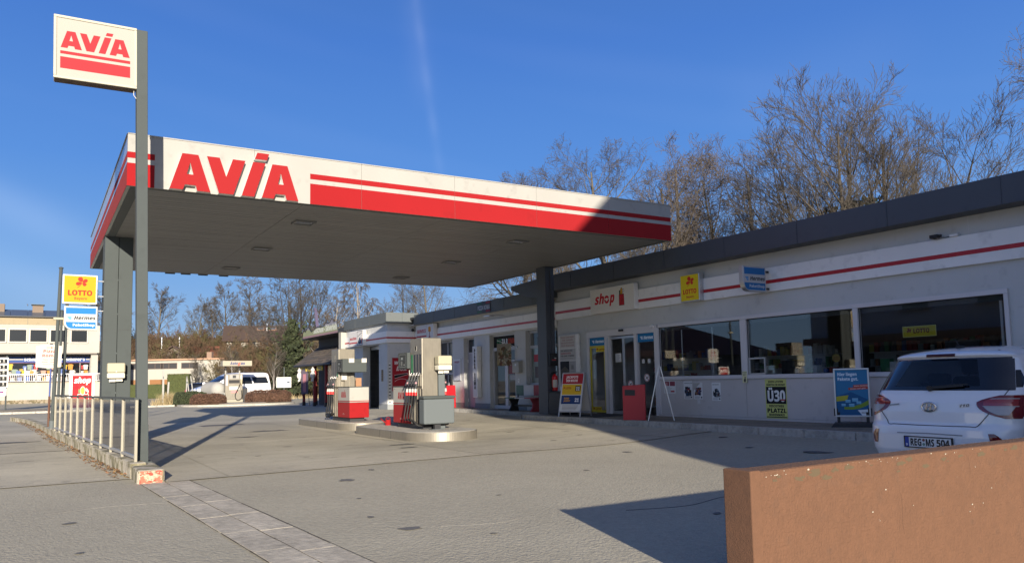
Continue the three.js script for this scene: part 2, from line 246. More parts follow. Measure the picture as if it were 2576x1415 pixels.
{ // kerb wall under the glass fence, mossy concrete
  const k = thing('kerb_wall', 'low mossy concrete kerb under the glass fence', 'kerb', [1.2, 0, -11.5]);
  const line = new THREE.CatmullRomCurve3([[1.19, -11.55], [0.83, -17], [0.47, -22.3], [0.22, -27], [-0.08, -31], [-0.42, -34], [-0.75, -35.9]].map(p => V(p[0], 0, p[1])));
  const n = 25; for (let i = 0; i < n; i++) {
    const a = line.getPointAt(i / n), b = line.getPointAt((i + 1) / n), d = b.clone().sub(a), Ln = d.length() - 0.008, w = 0.2, top = i < 12 ? 0.2 : 0.16;
    place('kerb_stone', new RoundedBoxGeometry(w, top + 0.05, Ln, 2, 0.022).rotateY(Math.atan2(d.x, d.z)).translate((a.x + b.x) / 2, (top - 0.05) / 2, (a.z + b.z) / 2), M.moss, k);
  }
  // dead leaves gathered along its foot
  const N = 900, g = new THREE.PlaneGeometry(0.038, 0.024), im = new THREE.InstancedMesh(g, std([0.20, 0.12, 0.065], 0.9, { side: THREE.DoubleSide }), N), r = rng(3), o = new THREE.Object3D(), c = new THREE.Color();
  for (let i = 0; i < N; i++) { const t = Math.pow(r(), 1.1) * 0.9, p = line.getPointAt(t), s = 0.11 + Math.pow(r(), 2) * 0.22; o.position.set(p.x - s, 0.016 + r() * 0.03, p.z); o.rotation.set(-Math.PI / 2 + (r() - .5) * 1.0, (r() - .5), r() * 6); o.scale.setScalar(0.5 + r() * 0.9); o.updateMatrix(); im.setMatrixAt(i, o.matrix); const v = 0.6 + r() * 0.8; im.setColorAt(i, c.setRGB(v, v * (0.8 + r() * .3), v * .8)); }
  im.name = 'leaf_litter'; tag(im, 'dry brown leaves lying along the foot of the mossy kerb', 'leaf litter', null, 'stuff'); scene.add(im);
}
{ // pavement in front of the shop, kerb stones one by one
  const p = ground_('pavement', [12, 0, -12]);
  place('paving', box(11.47, 13.195, -0.1, 0.245, -18.35, 2.01), M.pave, p);
  place('paving', box(12.5, 13.195, -0.1, 0.243, -29.19, -18.36), M.pave, p);
  const r = rng(8);
  for (let z = -17.95; z < 2; z += 1.0) place('kerb_stone', rbox(11.34, 11.465, -0.1, 0.25 + r() * 0.004, z + 0.005, z + 0.995, 0.014, 2), M.stone, p);
  for (let k = 0; k < 4; k++) { const a0 = Math.PI / 2 * k / 4, a1 = Math.PI / 2 * (k + 1) / 4, s = new THREE.Shape(); s.absarc(0, 0, 0.5, a0 + 0.01, a1 - 0.01, false); s.absarc(0, 0, 0.375, a1 - 0.01, a0 + 0.01, true); const g = new THREE.ExtrudeGeometry(s, { depth: 0.34, bevelEnabled: true, bevelSize: 0.006, bevelThickness: 0.006, bevelSegments: 1, curveSegments: 5 }); g.rotateX(-Math.PI / 2).rotateY(Math.PI / 2).translate(11.84, -0.1, -17.955); place('kerb_stone', g, M.stone, p); }
  place('paving', new THREE.CylinderGeometry(0.37, 0.37, 0.34, 24, 1, false, Math.PI, Math.PI / 2).translate(11.84, 0.074, -17.96), M.pave, p);
  for (let k = 0; k < 1; k++) place('kerb_stone', rbox(11.86, 12.37, -0.1, 0.25, -18.455, -18.335, 0.014, 2), M.stone, p);
  for (let z = -29.15; z < -18.5; z += 1.05) place('kerb_stone', rbox(12.38, 12.495, -0.1, 0.248, z + 0.005, z + 1.045, 0.014, 2), M.stone, p);
  place('concrete_collar', rbox(11.5, 12.4, 0.1, 0.2485, -18.33, -17.6, 0.004), M.stone, p);
}
{ // rough concrete block at the foot of the sign pole, remains of red warning paint
  const b = thing('concrete_block', 'rough concrete block with flaking red paint at foot of sign pole', 'block', [1.26, 0, -11.15]);
  place('block', rbox(1.1, 1.42, -0.04, 0.165, -12.12, -10.83, 0.03, 3), M.moss, b);
  const paint = canvas(256, 160, (k, w, h) => {
    k.fillStyle = '#a39a86'; k.fillRect(0, 0, w, h); const r = rng(41);
    for (let i = 0; i < 420; i++) { const v = r(); k.fillStyle = v < .33 ? '#8d8672' : v < .66 ? '#b3a894' : '#7c7662'; k.fillRect(r() * w, r() * h, 3 + r() * 14, 2 + r() * 9); }
    const blob = (x, y, s, c) => { k.fillStyle = c; k.beginPath(); for (let a = 0; a < 14; a++) { const q = s * (.55 + r() * .75); k.lineTo(x + Math.cos(a / 14 * 6.28) * q * 1.4, y + Math.sin(a / 14 * 6.28) * q); } k.fill(); };
    for (let i = 0; i < 26; i++) { const e = r(); blob(e < .5 ? r() * w : (r() < .5 ? r() * 60 : w - r() * 60), e < .5 ? (r() < .5 ? r() * 40 : h - 15 - r() * 40) : r() * h, 8 + r() * 22, ['#cf4536', '#c23a30', '#d8604e'][Math.floor(r() * 3)]); }
    for (let i = 0; i < 30; i++) blob(r() * w, r() * h, 2 + r() * 8, ['#8a8470', '#a79f8b', '#6f6b58'][Math.floor(r() * 3)]);
  });
  printed('flaking_paint', paint, 'z', b, [1.255, 0.066, -10.8275], 0.262, 0.166, new THREE.MeshStandardMaterial({ map: paint, roughness: 0.9 }));
}
// ---------------------------------------------------------------- the canopy over the pumps
const LET = {
  A: [[1.69, 4.30], [1.87, 4.885], [2.11, 4.885], [2.30, 4.30], [2.10, 4.30], [2.075, 4.385], [1.915, 4.385], [1.885, 4.30]], Ah: [[1.99, 4.75], [2.04, 4.555], [1.94, 4.555]],
  V: [[2.24, 4.885], [2.435, 4.885], [2.54, 4.58], [2.64, 4.885], [2.84, 4.885], [2.655, 4.30], [2.43, 4.30]],
  I1: [[3.03, 5.05], [3.225, 5.05], [3.19, 4.94], [2.99, 4.94]], I2: [[2.965, 4.885], [3.165, 4.885], [2.985, 4.30], [2.785, 4.30]],
  B: [[3.28, 4.885], [3.53, 4.885], [3.72, 4.30], [3.52, 4.30], [3.495, 4.385], [3.335, 4.385], [3.305, 4.30], [3.11, 4.30]], Bh: [[3.42, 4.75], [3.47, 4.555], [3.375, 4.555]],
};
function drawWord(k, x, y, w, h, color) {                         // the four letters as flat print, (x, y) top left
  const f = p => [x + (p[0] - 1.69) / 2.03 * w, y + (5.05 - p[1]) / 0.75 * h]; k.fillStyle = color;
  for (const [o, hole] of [[LET.A, LET.Ah], [LET.V], [LET.I1], [LET.I2], [LET.B, LET.Bh]]) { k.beginPath(); for (const q of [o, hole]) if (q) { q.forEach((p, i) => i ? k.lineTo(...f(p)) : k.moveTo(...f(p))); k.closePath(); } k.fill('evenodd'); }
}
{
  const c = thing('petrol_canopy', 'wide white petrol station canopy with red stripes and red raised letters', 'canopy', [6.7, 0, -17.9]);
  const X0 = 1.1, X1 = 12.33, Z0 = -13.09, Z1 = -22.75, Y0 = 4.3, Y1 = 5.115;
  const stripes = (x0, x1, par) => { place('stripe', box(x0, x1, 4.74, 4.835, Z0, Z0 + 0.004), M.red, par); place('stripe', box(x0, x1, Y0 + 0.001, 4.66, Z0, Z0 + 0.004), M.red, par); };
  const joints = [X0, 3.01, 4.89, 6.77, 8.65, 10.52, X1];
  joints.slice(0, -1).forEach((x, i) => {
    const a = x + (i ? 0.0025 : 0), b = joints[i + 1] - (i < 5 ? 0.0025 : 0), p = place('fascia_panel', box(a, b, Y0, Y1, Z0 - 0.05, Z0), M.white, c);
    if (i === 0) stripes(X0, 1.485, p); if (i === 1) stripes(3.955, b, p); if (i > 1) stripes(a, b, p);
    place('edge_trim', box(a, b, Y1, Y1 + 0.018, Z0 - 0.06, Z0 + 0.012), M.white, p);
  });
  const zj = span(Z0 - 0.051, Z1, 5);
  for (let i = 0; i < 5; i++) {
    const b = zj[i] - 0.0025, a = zj[i + 1] + 0.0025, p = place('fascia_panel', box(X0, X0 + 0.05, Y0, Y1, a, b), M.gloss, c);
    place('stripe', box(X0 - 0.004, X0, 4.74, 4.835, a, i ? b : Z0 + 0.003), M.red, p); place('stripe', box(X0 - 0.004, X0, Y0 + 0.001, 4.66, a, i ? b : Z0 + 0.003), M.red, p);
    place('edge_trim', box(X0 - 0.012, X0 + 0.06, Y1, Y1 + 0.018, a, b), M.white, p);
    const q = place('fascia_panel', box(X1 - 0.05, X1, Y0, Y1, a, b), M.white, c);
    place('edge_trim', box(X1 - 0.06, X1 + 0.012, Y1, Y1 + 0.018, a, b), M.white, q);
  }
  for (let i = 0; i < 6; i++) place('fascia_panel', box(joints[i] + 0.003, joints[i + 1] - 0.003, Y0, Y1, Z1 - 0.05, Z1), M.white, c);
  place('roof_deck', box(X0 + 0.06, X1 - 0.06, 4.85, 4.9, Z1 + 0.01, Z0 - 0.06), M.greyLight, c);
  place('edge_angle', [box(X0 + 0.05, X1 - 0.05, Y0 - 0.002, Y0 + 0.03, Z0 - 0.13, Z0 - 0.05), box(X0 + 0.051, X0 + 0.2, Y0 - 0.002, Y0 + 0.03, Z1, Z0 - 0.131), box(X1 - 0.13, X1 - 0.051, Y0 - 0.002, Y0 + 0.03, Z1, Z0 - 0.131)], M.greyLight, c);
  // soffit of long sheet-metal slats in four lengths
  const sx = [X0 + 0.2, 3.87, 6.6, 9.37, X1 - 0.13], n = 62, zz = span(Z0 - 0.131, Z1 + 0.01, n), gs = [];
  for (let q = 0; q < 4; q++) gs.push(new THREE.BoxGeometry(sx[q + 1] - sx[q] - 0.008, 0.03, (Z0 - 0.131 - Z1 - 0.01) / n - 0.009));
  const rr = rng(21);
  for (let q = 0; q < 4; q++) for (let j = 0; j < n; j++) {
    const m = new THREE.Mesh(gs[q], rr() < 0.5 ? M.soffit : M.soffit2); m.castShadow = m.receiveShadow = true; m.name = 'soffit_slat';
    m.position.set((sx[q] + sx[q + 1]) / 2 - 6.7, Y0 + 0.017 + rr() * 0.002, (zz[j] + zz[j + 1]) / 2 + 17.9); c.add(m);
  }
  place('soffit_backing', box(X0 + 0.06, X1 - 0.06, Y0 + 0.036, Y0 + 0.05, Z1 + 0.01, Z0 - 0.06), M.dark, c);
  // six recessed ceiling lamps, switched off
  for (const x of [4.31, 9.16]) for (const z of [-14.66, -17.95, -21.25]) {
    const l = place('ceiling_lamp', [box(x - 0.2, x + 0.2, Y0 - 0.03, Y0 - 0.001, z - 0.17, z - 0.145), box(x - 0.2, x + 0.2, Y0 - 0.03, Y0 - 0.001, z + 0.145, z + 0.17), box(x - 0.2, x - 0.175, Y0 - 0.03, Y0 - 0.001, z - 0.144, z + 0.144), box(x + 0.175, x + 0.2, Y0 - 0.03, Y0 - 0.001, z - 0.144, z + 0.144)], M.soffit, c);
    place('lamp_glass', box(x - 0.172, x + 0.172, Y0 - 0.012, Y0 - 0.004, z - 0.142, z + 0.142), std([0.26, 0.27, 0.28], 0.12), l);
  }
  // raised letters
  const L = (o, hole) => { const b = place('letter', prism(o, 0.105, 0, hole ? [hole] : []).translate(0, 0, Z0 + 0.001), M.band, c); place('letter_face', prism(o, 0.006, 0, hole ? [hole] : []).translate(0, 0, Z0 + 0.1065), M.letter, b); };
  L(LET.A, LET.Ah); L(LET.V); L(LET.I1); L(LET.I2); L(LET.B, LET.Bh);
  // steel beam hidden behind, carried by the dark post
  place('beam', box(11.7, 12.2, 4.34, 4.8, -20, -15), M.dark, c);
  // gutter brackets at the back edge
  for (const x of [2.9, 3.3, 3.75, 4.3]) place('gutter_bracket', box(x, x + 0.25, Y0 - 0.03, Y0 + 0.02, Z1 - 0.09, Z1 - 0.051), M.greyLight, c);
}
{ // wide grey canopy column at the street side
  const c = thing('canopy_column', 'wide grey steel column carrying the street end of the canopy', 'column', [1.37, 0, -18.0]);
  place('column_half', rbox(1.115, 1.372, 0, 4.33, -18.3, -17.73, 0.012), M.grey, c);
  place('column_half', rbox(1.378, 1.64, 0, 4.33, -18.3, -17.735, 0.012), M.grey, c);
  place('joint_line', box(1.115, 1.64, 2.38, 2.384, -17.732, -17.7285), M.dark, c);
  place('base_plate', box(1.0, 1.75, -0.02, 0.04, -18.4, -17.6), M.grey, c);
  for (const y of [0.6, 1.1, 1.9, 2.7, 3.4]) place('bolt', new THREE.CylinderGeometry(0.012, 0.012, 0.012, 8).rotateX(Math.PI / 2).translate(1.37, y, -17.727), M.greyLight, c);
}
{ // dark post at the shop side
  const c = thing('canopy_post', 'dark square post between the shop and the pizzeria', 'post', [12.05, 0.24, -17.85]);
  place('post', rbox(11.88, 12.17, 0.2, 4.33, -18.08, -17.63, 0.008), M.fascia, c);
  place('cable_duct', box(12.03, 12.07, 0.9, 4.2, -17.632, -17.60), M.fascia, c);
  const f = thing('fuse_box', 'small black meter box with red label on the dark post', 'meter box', [12.0, 1.72, -17.58]);
  place('case', rbox(11.91, 12.16, 1.56, 1.9, -17.6, -17.52, 0.01), M.black, f);
  place('window', rbox(11.95, 12.12, 1.66, 1.85, -17.52, -17.512, 0.004), std([0.03, 0.032, 0.035], 0.12), f);
  place('label', box(12.05, 12.11, 1.755, 1.78, -17.512, -17.509), M.paper, f); place('red_label', box(11.97, 12.1, 1.715, 1.735, -17.512, -17.509), M.redDark, f);
  const e = thing('fire_extinguisher', 'red fire extinguisher hung on the dark post', 'fire extinguisher', [12.04, 0.88, -17.5]);
  place('cylinder', new THREE.LatheGeometry([[0, 0], [0.075, 0], [0.08, 0.02], [0.08, 0.36], [0.06, 0.42], [0.025, 0.44], [0.025, 0.46], [0, 0.46]].map(p => new THREE.Vector2(...p)), 20).translate(12.04, 0.88, -17.51), std([0.5, 0.012, 0.015], 0.3), e);
  place('label', new THREE.CylinderGeometry(0.0815, 0.0815, 0.2, 16, 1, true, -0.9, 1.8).rotateY(-0.5).translate(12.04, 1.08, -17.51), M.paper, e);
  place('valve', [box(12.0, 12.1, 1.34, 1.37, -17.53, -17.49), bar([11.97, 1.385, -17.51], [12.12, 1.40, -17.51], 0.012), bar([12.04, 1.33, -17.51], [12.04, 1.40, -17.51], 0.02)], M.black, e);
  place('hose', tube([[12.0, 1.36, -17.51], [11.9, 1.36, -17.47], [11.87, 1.2, -17.45], [11.9, 1.0, -17.46], [11.945, 0.93, -17.47]], 0.012, 20), M.rubber, e);
  place('bracket', box(11.97, 12.11, 1.1, 1.13, -17.632, -17.59), M.black, e);
  const g = thing('grit_box', 'dark ribbed storage box under the fire extinguisher', 'storage box', [12.1, 0.245, -17.3]);
  place('body', rbox(11.88, 12.42, 0.245, 0.845, -17.6, -16.98, 0.02), M.dark, g);
  for (let k = 0; k < 6; k++) place('rib', rbox(11.872, 11.882, 0.30 + k * 0.085, 0.345 + k * 0.085, -17.57, -17.0, 0.003), M.dark, g);
  place('lid', rbox(11.86, 12.44, 0.846, 0.875, -17.62, -16.96, 0.012), M.dark, g);
}
// ---------------------------------------------------------------- the tall sign on its pole
const faceWord = canvas(1024, 864, (k, w, h) => {
  k.fillStyle = '#97958e'; k.fillRect(0, 0, w, h); const r = rng(5); for (let i = 0; i < 500; i++) { k.fillStyle = `rgba(150,140,120,${r() * 0.05})`; k.fillRect(r() * w, r() * h, r() * 60, r() * 30); }
  drawWord(k, 50, 110, w - 110, 330, '#952029'); k.fillStyle = '#922029'; k.fillRect(46, 486, w - 100, 46); k.fillRect(46, 574, w - 100, 172);
});
{
  const s = local('pole_sign', 'tall grey pole with a white sign box of red letters over red bars', 'sign', [1.268, 0.155, -11.97]);
  s.rotation.z = 0.0190;
  place('pole', [rbox(-0.072, 0.072, 0, 6.14, -0.085, 0.085, 0.008)], M.grey, s);
  place('base_plate', rbox(-0.11, 0.12, 0, 0.025, -0.14, 0.13, 0.004), M.grey, s); place('sleeve', rbox(-0.076, 0.076, 0.02, 0.53, -0.089, 0.089, 0.006), M.grey, s);
  const b = place('sign_box', [rbox(-1.087, -0.074, 5.27, 6.145, -0.12, 0.075, 0.012)], M.white, s);
  place('box_underside', box(-1.076, -0.087, 5.264, 5.2695, -0.11, 0.06), M.wood, b);  // brown underside darker than the box, shade put into its colour
  place('frame', [rbox(-1.093, -0.069, 6.115, 6.15, 0.06, 0.092, 0.008), rbox(-1.093, -0.069, 5.265, 5.3, 0.06, 0.092, 0.008), rbox(-1.093, -1.057, 5.3, 6.115, 0.06, 0.092, 0.008), rbox(-0.105, -0.069, 5.3, 6.115, 0.06, 0.092, 0.008)], std([0.40, 0.385, 0.31], 0.85), b);
  printed('sign_face', faceWord, 'z', b, [-0.581, 5.7075, 0.0775], 0.952, 0.815, new THREE.MeshStandardMaterial({ map: faceWord, roughness: 0.85 }));
  place('loose_cable', tube([[-0.1, 5.27, 0.02], [-0.105, 5.19, 0.03], [-0.085, 5.15, 0.05], [-0.075, 5.13, 0.06]], 0.005, 12, 5), M.paper, s);
}
{ // glass wind fence
  const f = thing('glass_fence', 'low wind fence of smoked glass panes between cream posts', 'fence', [0.8, 0, -17]);
  const n = 10, at = t => [1.165 + (0.40 - 1.165) * t, -11.72 + (-22.0 + 11.72) * t], turn = Math.atan2(0.40 - 1.165, -10.28);
  for (let i = 0; i <= n; i++) { const [x, z] = at(i / n); place('post', new RoundedBoxGeometry(0.036, 0.84, 0.05, 2, 0.004).rotateY(turn).translate(x, 0.61, z), M.cream, f); if (i < n) { const [x2, z2] = at((i + 1) / n), L = Math.hypot(x2 - x, z2 - z) - 0.075, mx = (x + x2) / 2, mz = (z + z2) / 2;
    place('pane', new THREE.PlaneGeometry(L, 0.72).rotateY(Math.PI / 2 + turn).translate(mx + 0.004, 0.645, mz), M.smoke, f);
    place('bottom_rail', new THREE.BoxGeometry(0.035, 0.035, L).rotateY(turn).translate(mx, 0.262, mz), M.alu, f);
    place('top_rail', new THREE.BoxGeometry(0.06, 0.03, L + 0.075).rotateY(turn).translate(mx, 1.046, mz), M.grey, f); } }
}
{ // slim flagpoles and the street sign of the pizzeria
  const pole = (name, label, a, b, r, mat, group) => { const p = local(name, label, 'flagpole', a, 0, group), d = [b[0] - a[0], b[1] - a[1], b[2] - a[2]]; place('shaft', bar([0, 0, 0], d, r * 1.15, r, 12), mat, p); place('cap', new THREE.SphereGeometry(r * 1.4, 10, 8).scale(1, 0.6, 1).translate(...d), mat, p); place('foot', new THREE.CylinderGeometry(r * 1.6, r * 1.6, 0.25, 12).translate(0, 0.12, 0), M.greyLight, p); return p; };
  const P1 = [0.37, 0.12, -24.1], P1t = [0.475, 4.45, -24.1];
  const p1 = pole('flagpole', 'bare grey flagpole, tallest, beside the end of the glass fence', P1, P1t, 0.042, M.grey);
  place('clamp', [rbox(-0.04, 0.2, 2.93, 2.99, -0.05, 0.05, 0.01)], M.plastic, p1);
  pole('flagpole', 'short grey flagpole behind the tall one, thinner', [0.56, 0, -27.6], [0.60, 3.6, -27.6], 0.034, M.grey);
  pole('flagpole', 'grey flagpole standing under the yellow clover sign', [0.68, 0, -27.9], [0.74, 3.85, -27.9], 0.042, M.grey);
  const pz = thing('street_sign', 'rounded white pizzeria sign with red arrow on a blue post', 'sign', [0.34, 0, -25.4]);
  place('post', bar([0.31, 1.0, -25.4], [0.325, 1.95, -25.4], 0.022), std([0.03, 0.06, 0.22], 0.5), pz); place('lower_post', bar([0.305, 0.1, -25.4], [0.31, 1.0, -25.4], 0.03), std([0.085, 0.035, 0.018], 0.7), pz);
  const t = canvas(512, 640, (k, w, h) => { k.fillStyle = '#b4b1a8'; k.fillRect(0, 0, w, h); k.textAlign = 'center'; k.fillStyle = '#a22a32'; k.fillRect(200, 48, 110, 14); k.beginPath(); k.moveTo(300, 32); k.lineTo(360, 55); k.lineTo(300, 78); k.fill(); k.font = 'bold 118px sans-serif'; k.fillText('Pizza', 268, 205); k.fillText('Roma', 268, 335); k.font = 'bold 46px sans-serif'; k.fillStyle = '#9c5658'; k.fillText('Pizza · Pasta', 262, 430); k.fillText('Döner · Salate', 262, 500); k.fillStyle = '#3a7a6c'; k.fillText('Heimservice', 262, 570); });
  const sh = new THREE.Shape(); const x0 = -0.03, x1 = 0.56, y0 = 1.8, y1 = 2.42; sh.moveTo(x0, y0 + 0.03); sh.quadraticCurveTo((x0 + x1) / 2, y0 - 0.03, x1, y0 + 0.03); sh.lineTo(x1, y1 - 0.03); sh.quadraticCurveTo((x0 + x1) / 2, y1 + 0.03, x0, y1 - 0.03);
  const bd = place('board', new THREE.ExtrudeGeometry(sh, { depth: 0.03, bevelEnabled: true, bevelSize: 0.012, bevelThickness: 0.008, bevelSegments: 2 }).translate(0, 0, -25.38), M.band, pz);
  printed('print', t, 'z', bd, [(x0 + x1) / 2, (y0 + y1) / 2, -25.338], 0.57, 0.6); place('bracket', box(0.28, 0.36, 2.42, 2.47, -25.39, -25.36), M.dark, pz);
}
// ---------------------------------------------------------------- printed faces shared by several signs
function clover(k, x, y, s, color) { k.save(); k.translate(x, y); k.rotate(0.12); k.fillStyle = color; for (const [a, l, w] of [[-2.05, 1.0, .52], [-0.62, .95, .40], [0.62, .78, .40], [2.72, .98, .42]]) { k.save(); k.rotate(a); k.beginPath(); k.moveTo(s * .08, 0); k.bezierCurveTo(s * .3, -s * w, s * l * .95, -s * w * 1.1, s * l, -s * .05); k.bezierCurveTo(s * l, s * w * .9, s * .35, s * w * .9, s * .08, 0); k.fill(); k.restore(); } k.strokeStyle = color; k.lineWidth = s * .09; k.beginPath(); k.moveTo(0, 0); k.quadraticCurveTo(-s * .12, s * .6, -s * .6, s * .98); k.stroke(); k.restore(); }
const fit = (k, text, x, y, w) => { const m = k.measureText(text).width || 1; k.save(); k.translate(x, y); k.scale(w / m, 1); k.fillText(text, 0, 0); if (/bold/.test(k.font)) { k.strokeStyle = k.fillStyle; k.lineJoin = 'round'; k.lineWidth = parseFloat(k.font.match(/([\d.]+)px/)[1]) * 0.045; k.strokeText(text, 0, 0); } k.restore(); };
const cloverFace = canvas(512, 480, (k, w, h) => { k.fillStyle = '#a98a10'; k.fillRect(0, 0, w, h); clover(k, 285, 118, 105, '#a02618'); k.textAlign = 'center'; k.fillStyle = '#9e2417'; k.font = 'bold 128px sans-serif'; fit(k, 'LOTTO', 256, 352, 400); k.font = 'bold 60px sans-serif'; k.fillStyle = '#9a4a20'; fit(k, 'Bayern', 268, 428, 210); });
const cloverTall = canvas(384, 460, (k, w, h) => { k.fillStyle = '#e2c71c'; k.fillRect(0, 0, w, h); clover(k, 210, 120, 95, '#cf3322'); k.textAlign = 'center'; k.fillStyle = '#cc2f20'; k.font = 'bold 112px sans-serif'; fit(k, 'LOTTO', 192, 338, 300); k.font = 'bold 54px sans-serif'; k.fillStyle = '#b8562a'; fit(k, 'Bayern', 196, 412, 160); });
const wing = (k, x, y, s, c) => { k.fillStyle = c; for (let i = 0; i < 3; i++) { k.beginPath(); k.moveTo(x + i * s * .22, y + i * s * .3); k.lineTo(x + s * 1.15, y + i * s * .3); k.lineTo(x + s * (1.07), y + i * s * .3 + s * .22); k.lineTo(x + s * .2 + i * s * .22, y + i * s * .3 + s * .22); k.fill(); } };
const parcelFace = canvas(512, 392, (k, w, h) => { k.fillStyle = '#b4b5b6'; k.fillRect(0, 0, w, h); k.fillStyle = '#1868a6'; k.fillRect(16, 16, w - 32, 108); k.beginPath(); k.moveTo(16, 262); k.lineTo(w - 16, 262); k.lineTo(w - 16, h - 16); k.lineTo(110, h - 16); k.quadraticCurveTo(22, h - 30, 16, 262); k.fill(); wing(k, 30, 168, 72, '#2d84c6'); k.fillStyle = '#23272c'; k.font = 'italic bold 84px sans-serif'; fit(k, 'Hermes', 140, 220, 345); k.fillStyle = '#b4bdc6'; k.font = 'bold 60px sans-serif'; fit(k, 'PaketShop', 125, 335, 355); });
const parcelStrip = canvas(384, 128, (k, w, h) => { k.fillStyle = '#1f78ae'; k.fillRect(0, 0, w, h); wing(k, 52, 44, 54, '#e7eef2'); k.fillStyle = '#eef3f5'; k.font = 'italic bold 66px sans-serif'; fit(k, 'Hermes', 130, 88, 205); });
function bag(k, x, y, s) {                                        // paper bag with a loaf, a bottle and a spoon
  k.lineWidth = s * .05; k.strokeStyle = '#2a1a16'; k.fillStyle = '#2d4a38'; k.beginPath(); k.moveTo(x - s * .42, y - s * .9); k.lineTo(x - s * .3, y - s * .9); k.lineTo(x - s * .1, y - s * .3); k.lineTo(x - s * .4, y - s * .3); k.closePath(); k.fill(); k.stroke();
  k.fillStyle = '#dfe3e2'; k.beginPath(); k.ellipse(x + s * .34, y - s * .82, s * .15, s * .2, .5, 0, 7); k.fill(); k.stroke(); k.fillRect(x + s * .14, y - s * .7, s * .12, s * .4);
  k.fillStyle = '#c9962c'; k.beginPath(); k.ellipse(x, y - s * .72, s * .22, s * .5, .06, 0, 7); k.fill(); k.stroke();
  k.fillStyle = '#b5202b'; k.beginPath(); k.moveTo(x - s * .46, y - s * .4); k.lineTo(x + s * .46, y - s * .42); k.lineTo(x + s * .5, y + s * .98); k.lineTo(x - s * .48, y + s * .98); k.closePath(); k.fill(); k.stroke(); k.beginPath(); k.moveTo(x - s * .02, y + s * .55); k.lineTo(x + s * .12, y + s * .12); k.moveTo(x + s * .12, y + s * .5); k.lineTo(x + s * .2, y + s * .2); k.stroke();
}
const shopFace = canvas(768, 272, (k, w, h) => { k.fillStyle = '#dad7cf'; k.fillRect(0, 0, w, h); k.fillStyle = '#c01a2b'; k.font = 'italic bold 150px sans-serif'; k.textBaseline = 'alphabetic'; fit(k, 'sh', 70, 170, 175); fit(k, 'p', 345, 170, 85); k.beginPath(); k.ellipse(298, 130, 44, 46, 0, 0, 7); k.fill(); k.fillStyle = '#dad7cf'; k.beginPath(); k.ellipse(298, 131, 20, 20, 0, 0, 7); k.fill(); k.fillRect(250, 118, 96, 10); k.fillStyle = '#c01a2b'; bag(k, 560, 132, 88); });
const shopPoster = canvas(384, 512, (k, w, h) => { k.fillStyle = '#a01a24'; k.fillRect(0, 0, w, h); const r = rng(6); for (let i = 0; i < 30; i++) { k.fillStyle = r() < .5 ? 'rgba(255,90,80,.10)' : 'rgba(120,0,10,.12)'; k.beginPath(); k.moveTo(r() * w, r() * h); k.lineTo(r() * w, r() * h); k.lineTo(r() * w, r() * h); k.fill(); } k.fillStyle = '#efe8e4'; k.font = 'italic bold 120px sans-serif'; fit(k, 'shop', 24, 120, 330); k.strokeStyle = '#efe4dc'; k.lineWidth = 9; k.beginPath(); k.moveTo(90, 512); k.lineTo(112, 300); k.lineTo(300, 300); k.lineTo(322, 250); k.moveTo(320, 300); k.lineTo(332, 512); k.stroke(); k.fillStyle = '#c9a24a'; k.beginPath(); k.ellipse(205, 245, 44, 66, 0, 0, 7); k.fill(); k.stroke(); k.fillStyle = '#6d8a5c'; k.fillRect(120, 220, 42, 60); k.fillStyle = '#cfd3cf'; k.beginPath(); k.ellipse(285, 235, 38, 22, .7, 0, 7); k.fill(); });

{ // two light boxes on the street side of the column
  const a = thing('light_box_sign', 'yellow clover sign box bracketed to the grey canopy column', 'sign', [0.7, 2.9, -17.8]);
  place('box', rbox(0.385, 0.995, 2.895, 3.475, -17.9, -17.74, 0.012), M.band, a); printed('face', cloverFace, 'z', a, [0.69, 3.185, -17.738], 0.565, 0.535);
  for (const y of [3.37, 3.06]) place('bracket', bar([0.99, y, -17.82], [1.116, y, -17.82], 0.012), M.alu, a);
  const b = thing('light_box_sign', 'blue and white parcel sign box under the yellow clover sign on the column', 'sign', [0.72, 2.37, -17.8]);
  const s = new THREE.Shape(); s.moveTo(0.435, 2.83); s.lineTo(1.0, 2.83); s.lineTo(1.0, 2.375); s.lineTo(0.58, 2.375); s.quadraticCurveTo(0.45, 2.39, 0.435, 2.52);
  place('box', new THREE.ExtrudeGeometry(s, { depth: 0.14, bevelEnabled: true, bevelSize: 0.008, bevelThickness: 0.008, bevelSegments: 2 }).translate(0, 0, -17.89), M.band, b);
  const sg = new THREE.ShapeGeometry(s, 10), p = sg.attributes.position, uv = sg.attributes.uv; for (let i = 0; i < p.count; i++) uv.setXY(i, (p.getX(i) - 0.435) / 0.565, (p.getY(i) - 2.375) / 0.455); place('face', own(sg.translate(0, 0, -17.7395)), new THREE.MeshStandardMaterial({ map: parcelFace, roughness: 0.85 }), b);
  place('bracket', bar([1.0, 2.76, -17.82], [1.116, 2.76, -17.82], 0.012), M.alu, b);
}
function towelBox(o, x, y, z) {                                   // cream paper-towel dispenser, y = its lower edge
  place('case', rbox(x - 0.165, x + 0.165, y + 0.13, y + 0.33, z, z + 0.2, 0.03, 3), M.plastic, o);
  place('tray', rbox(x - 0.16, x + 0.16, y + 0.02, y + 0.128, z, z + 0.195, 0.02, 3), std([0.55, 0.53, 0.44], 0.4), o);
  place('paper', [box(x - 0.12, x - 0.005, y - 0.05, y + 0.03, z + 0.09, z + 0.096), box(x + 0.0, x + 0.125, y - 0.042, y + 0.03, z + 0.10, z + 0.106)], M.paper, o);
  place('lock', new THREE.CylinderGeometry(0.01, 0.01, 0.006, 10).rotateX(Math.PI / 2).translate(x, y + 0.155, z + 0.202), M.alu, o);
}
{ const t = thing('towel_dispenser', 'cream paper towel box fixed to the wide grey column', 'dispenser', [1.36, 1.4, -17.6]); towelBox(t, 1.36, 1.37, -17.73); }
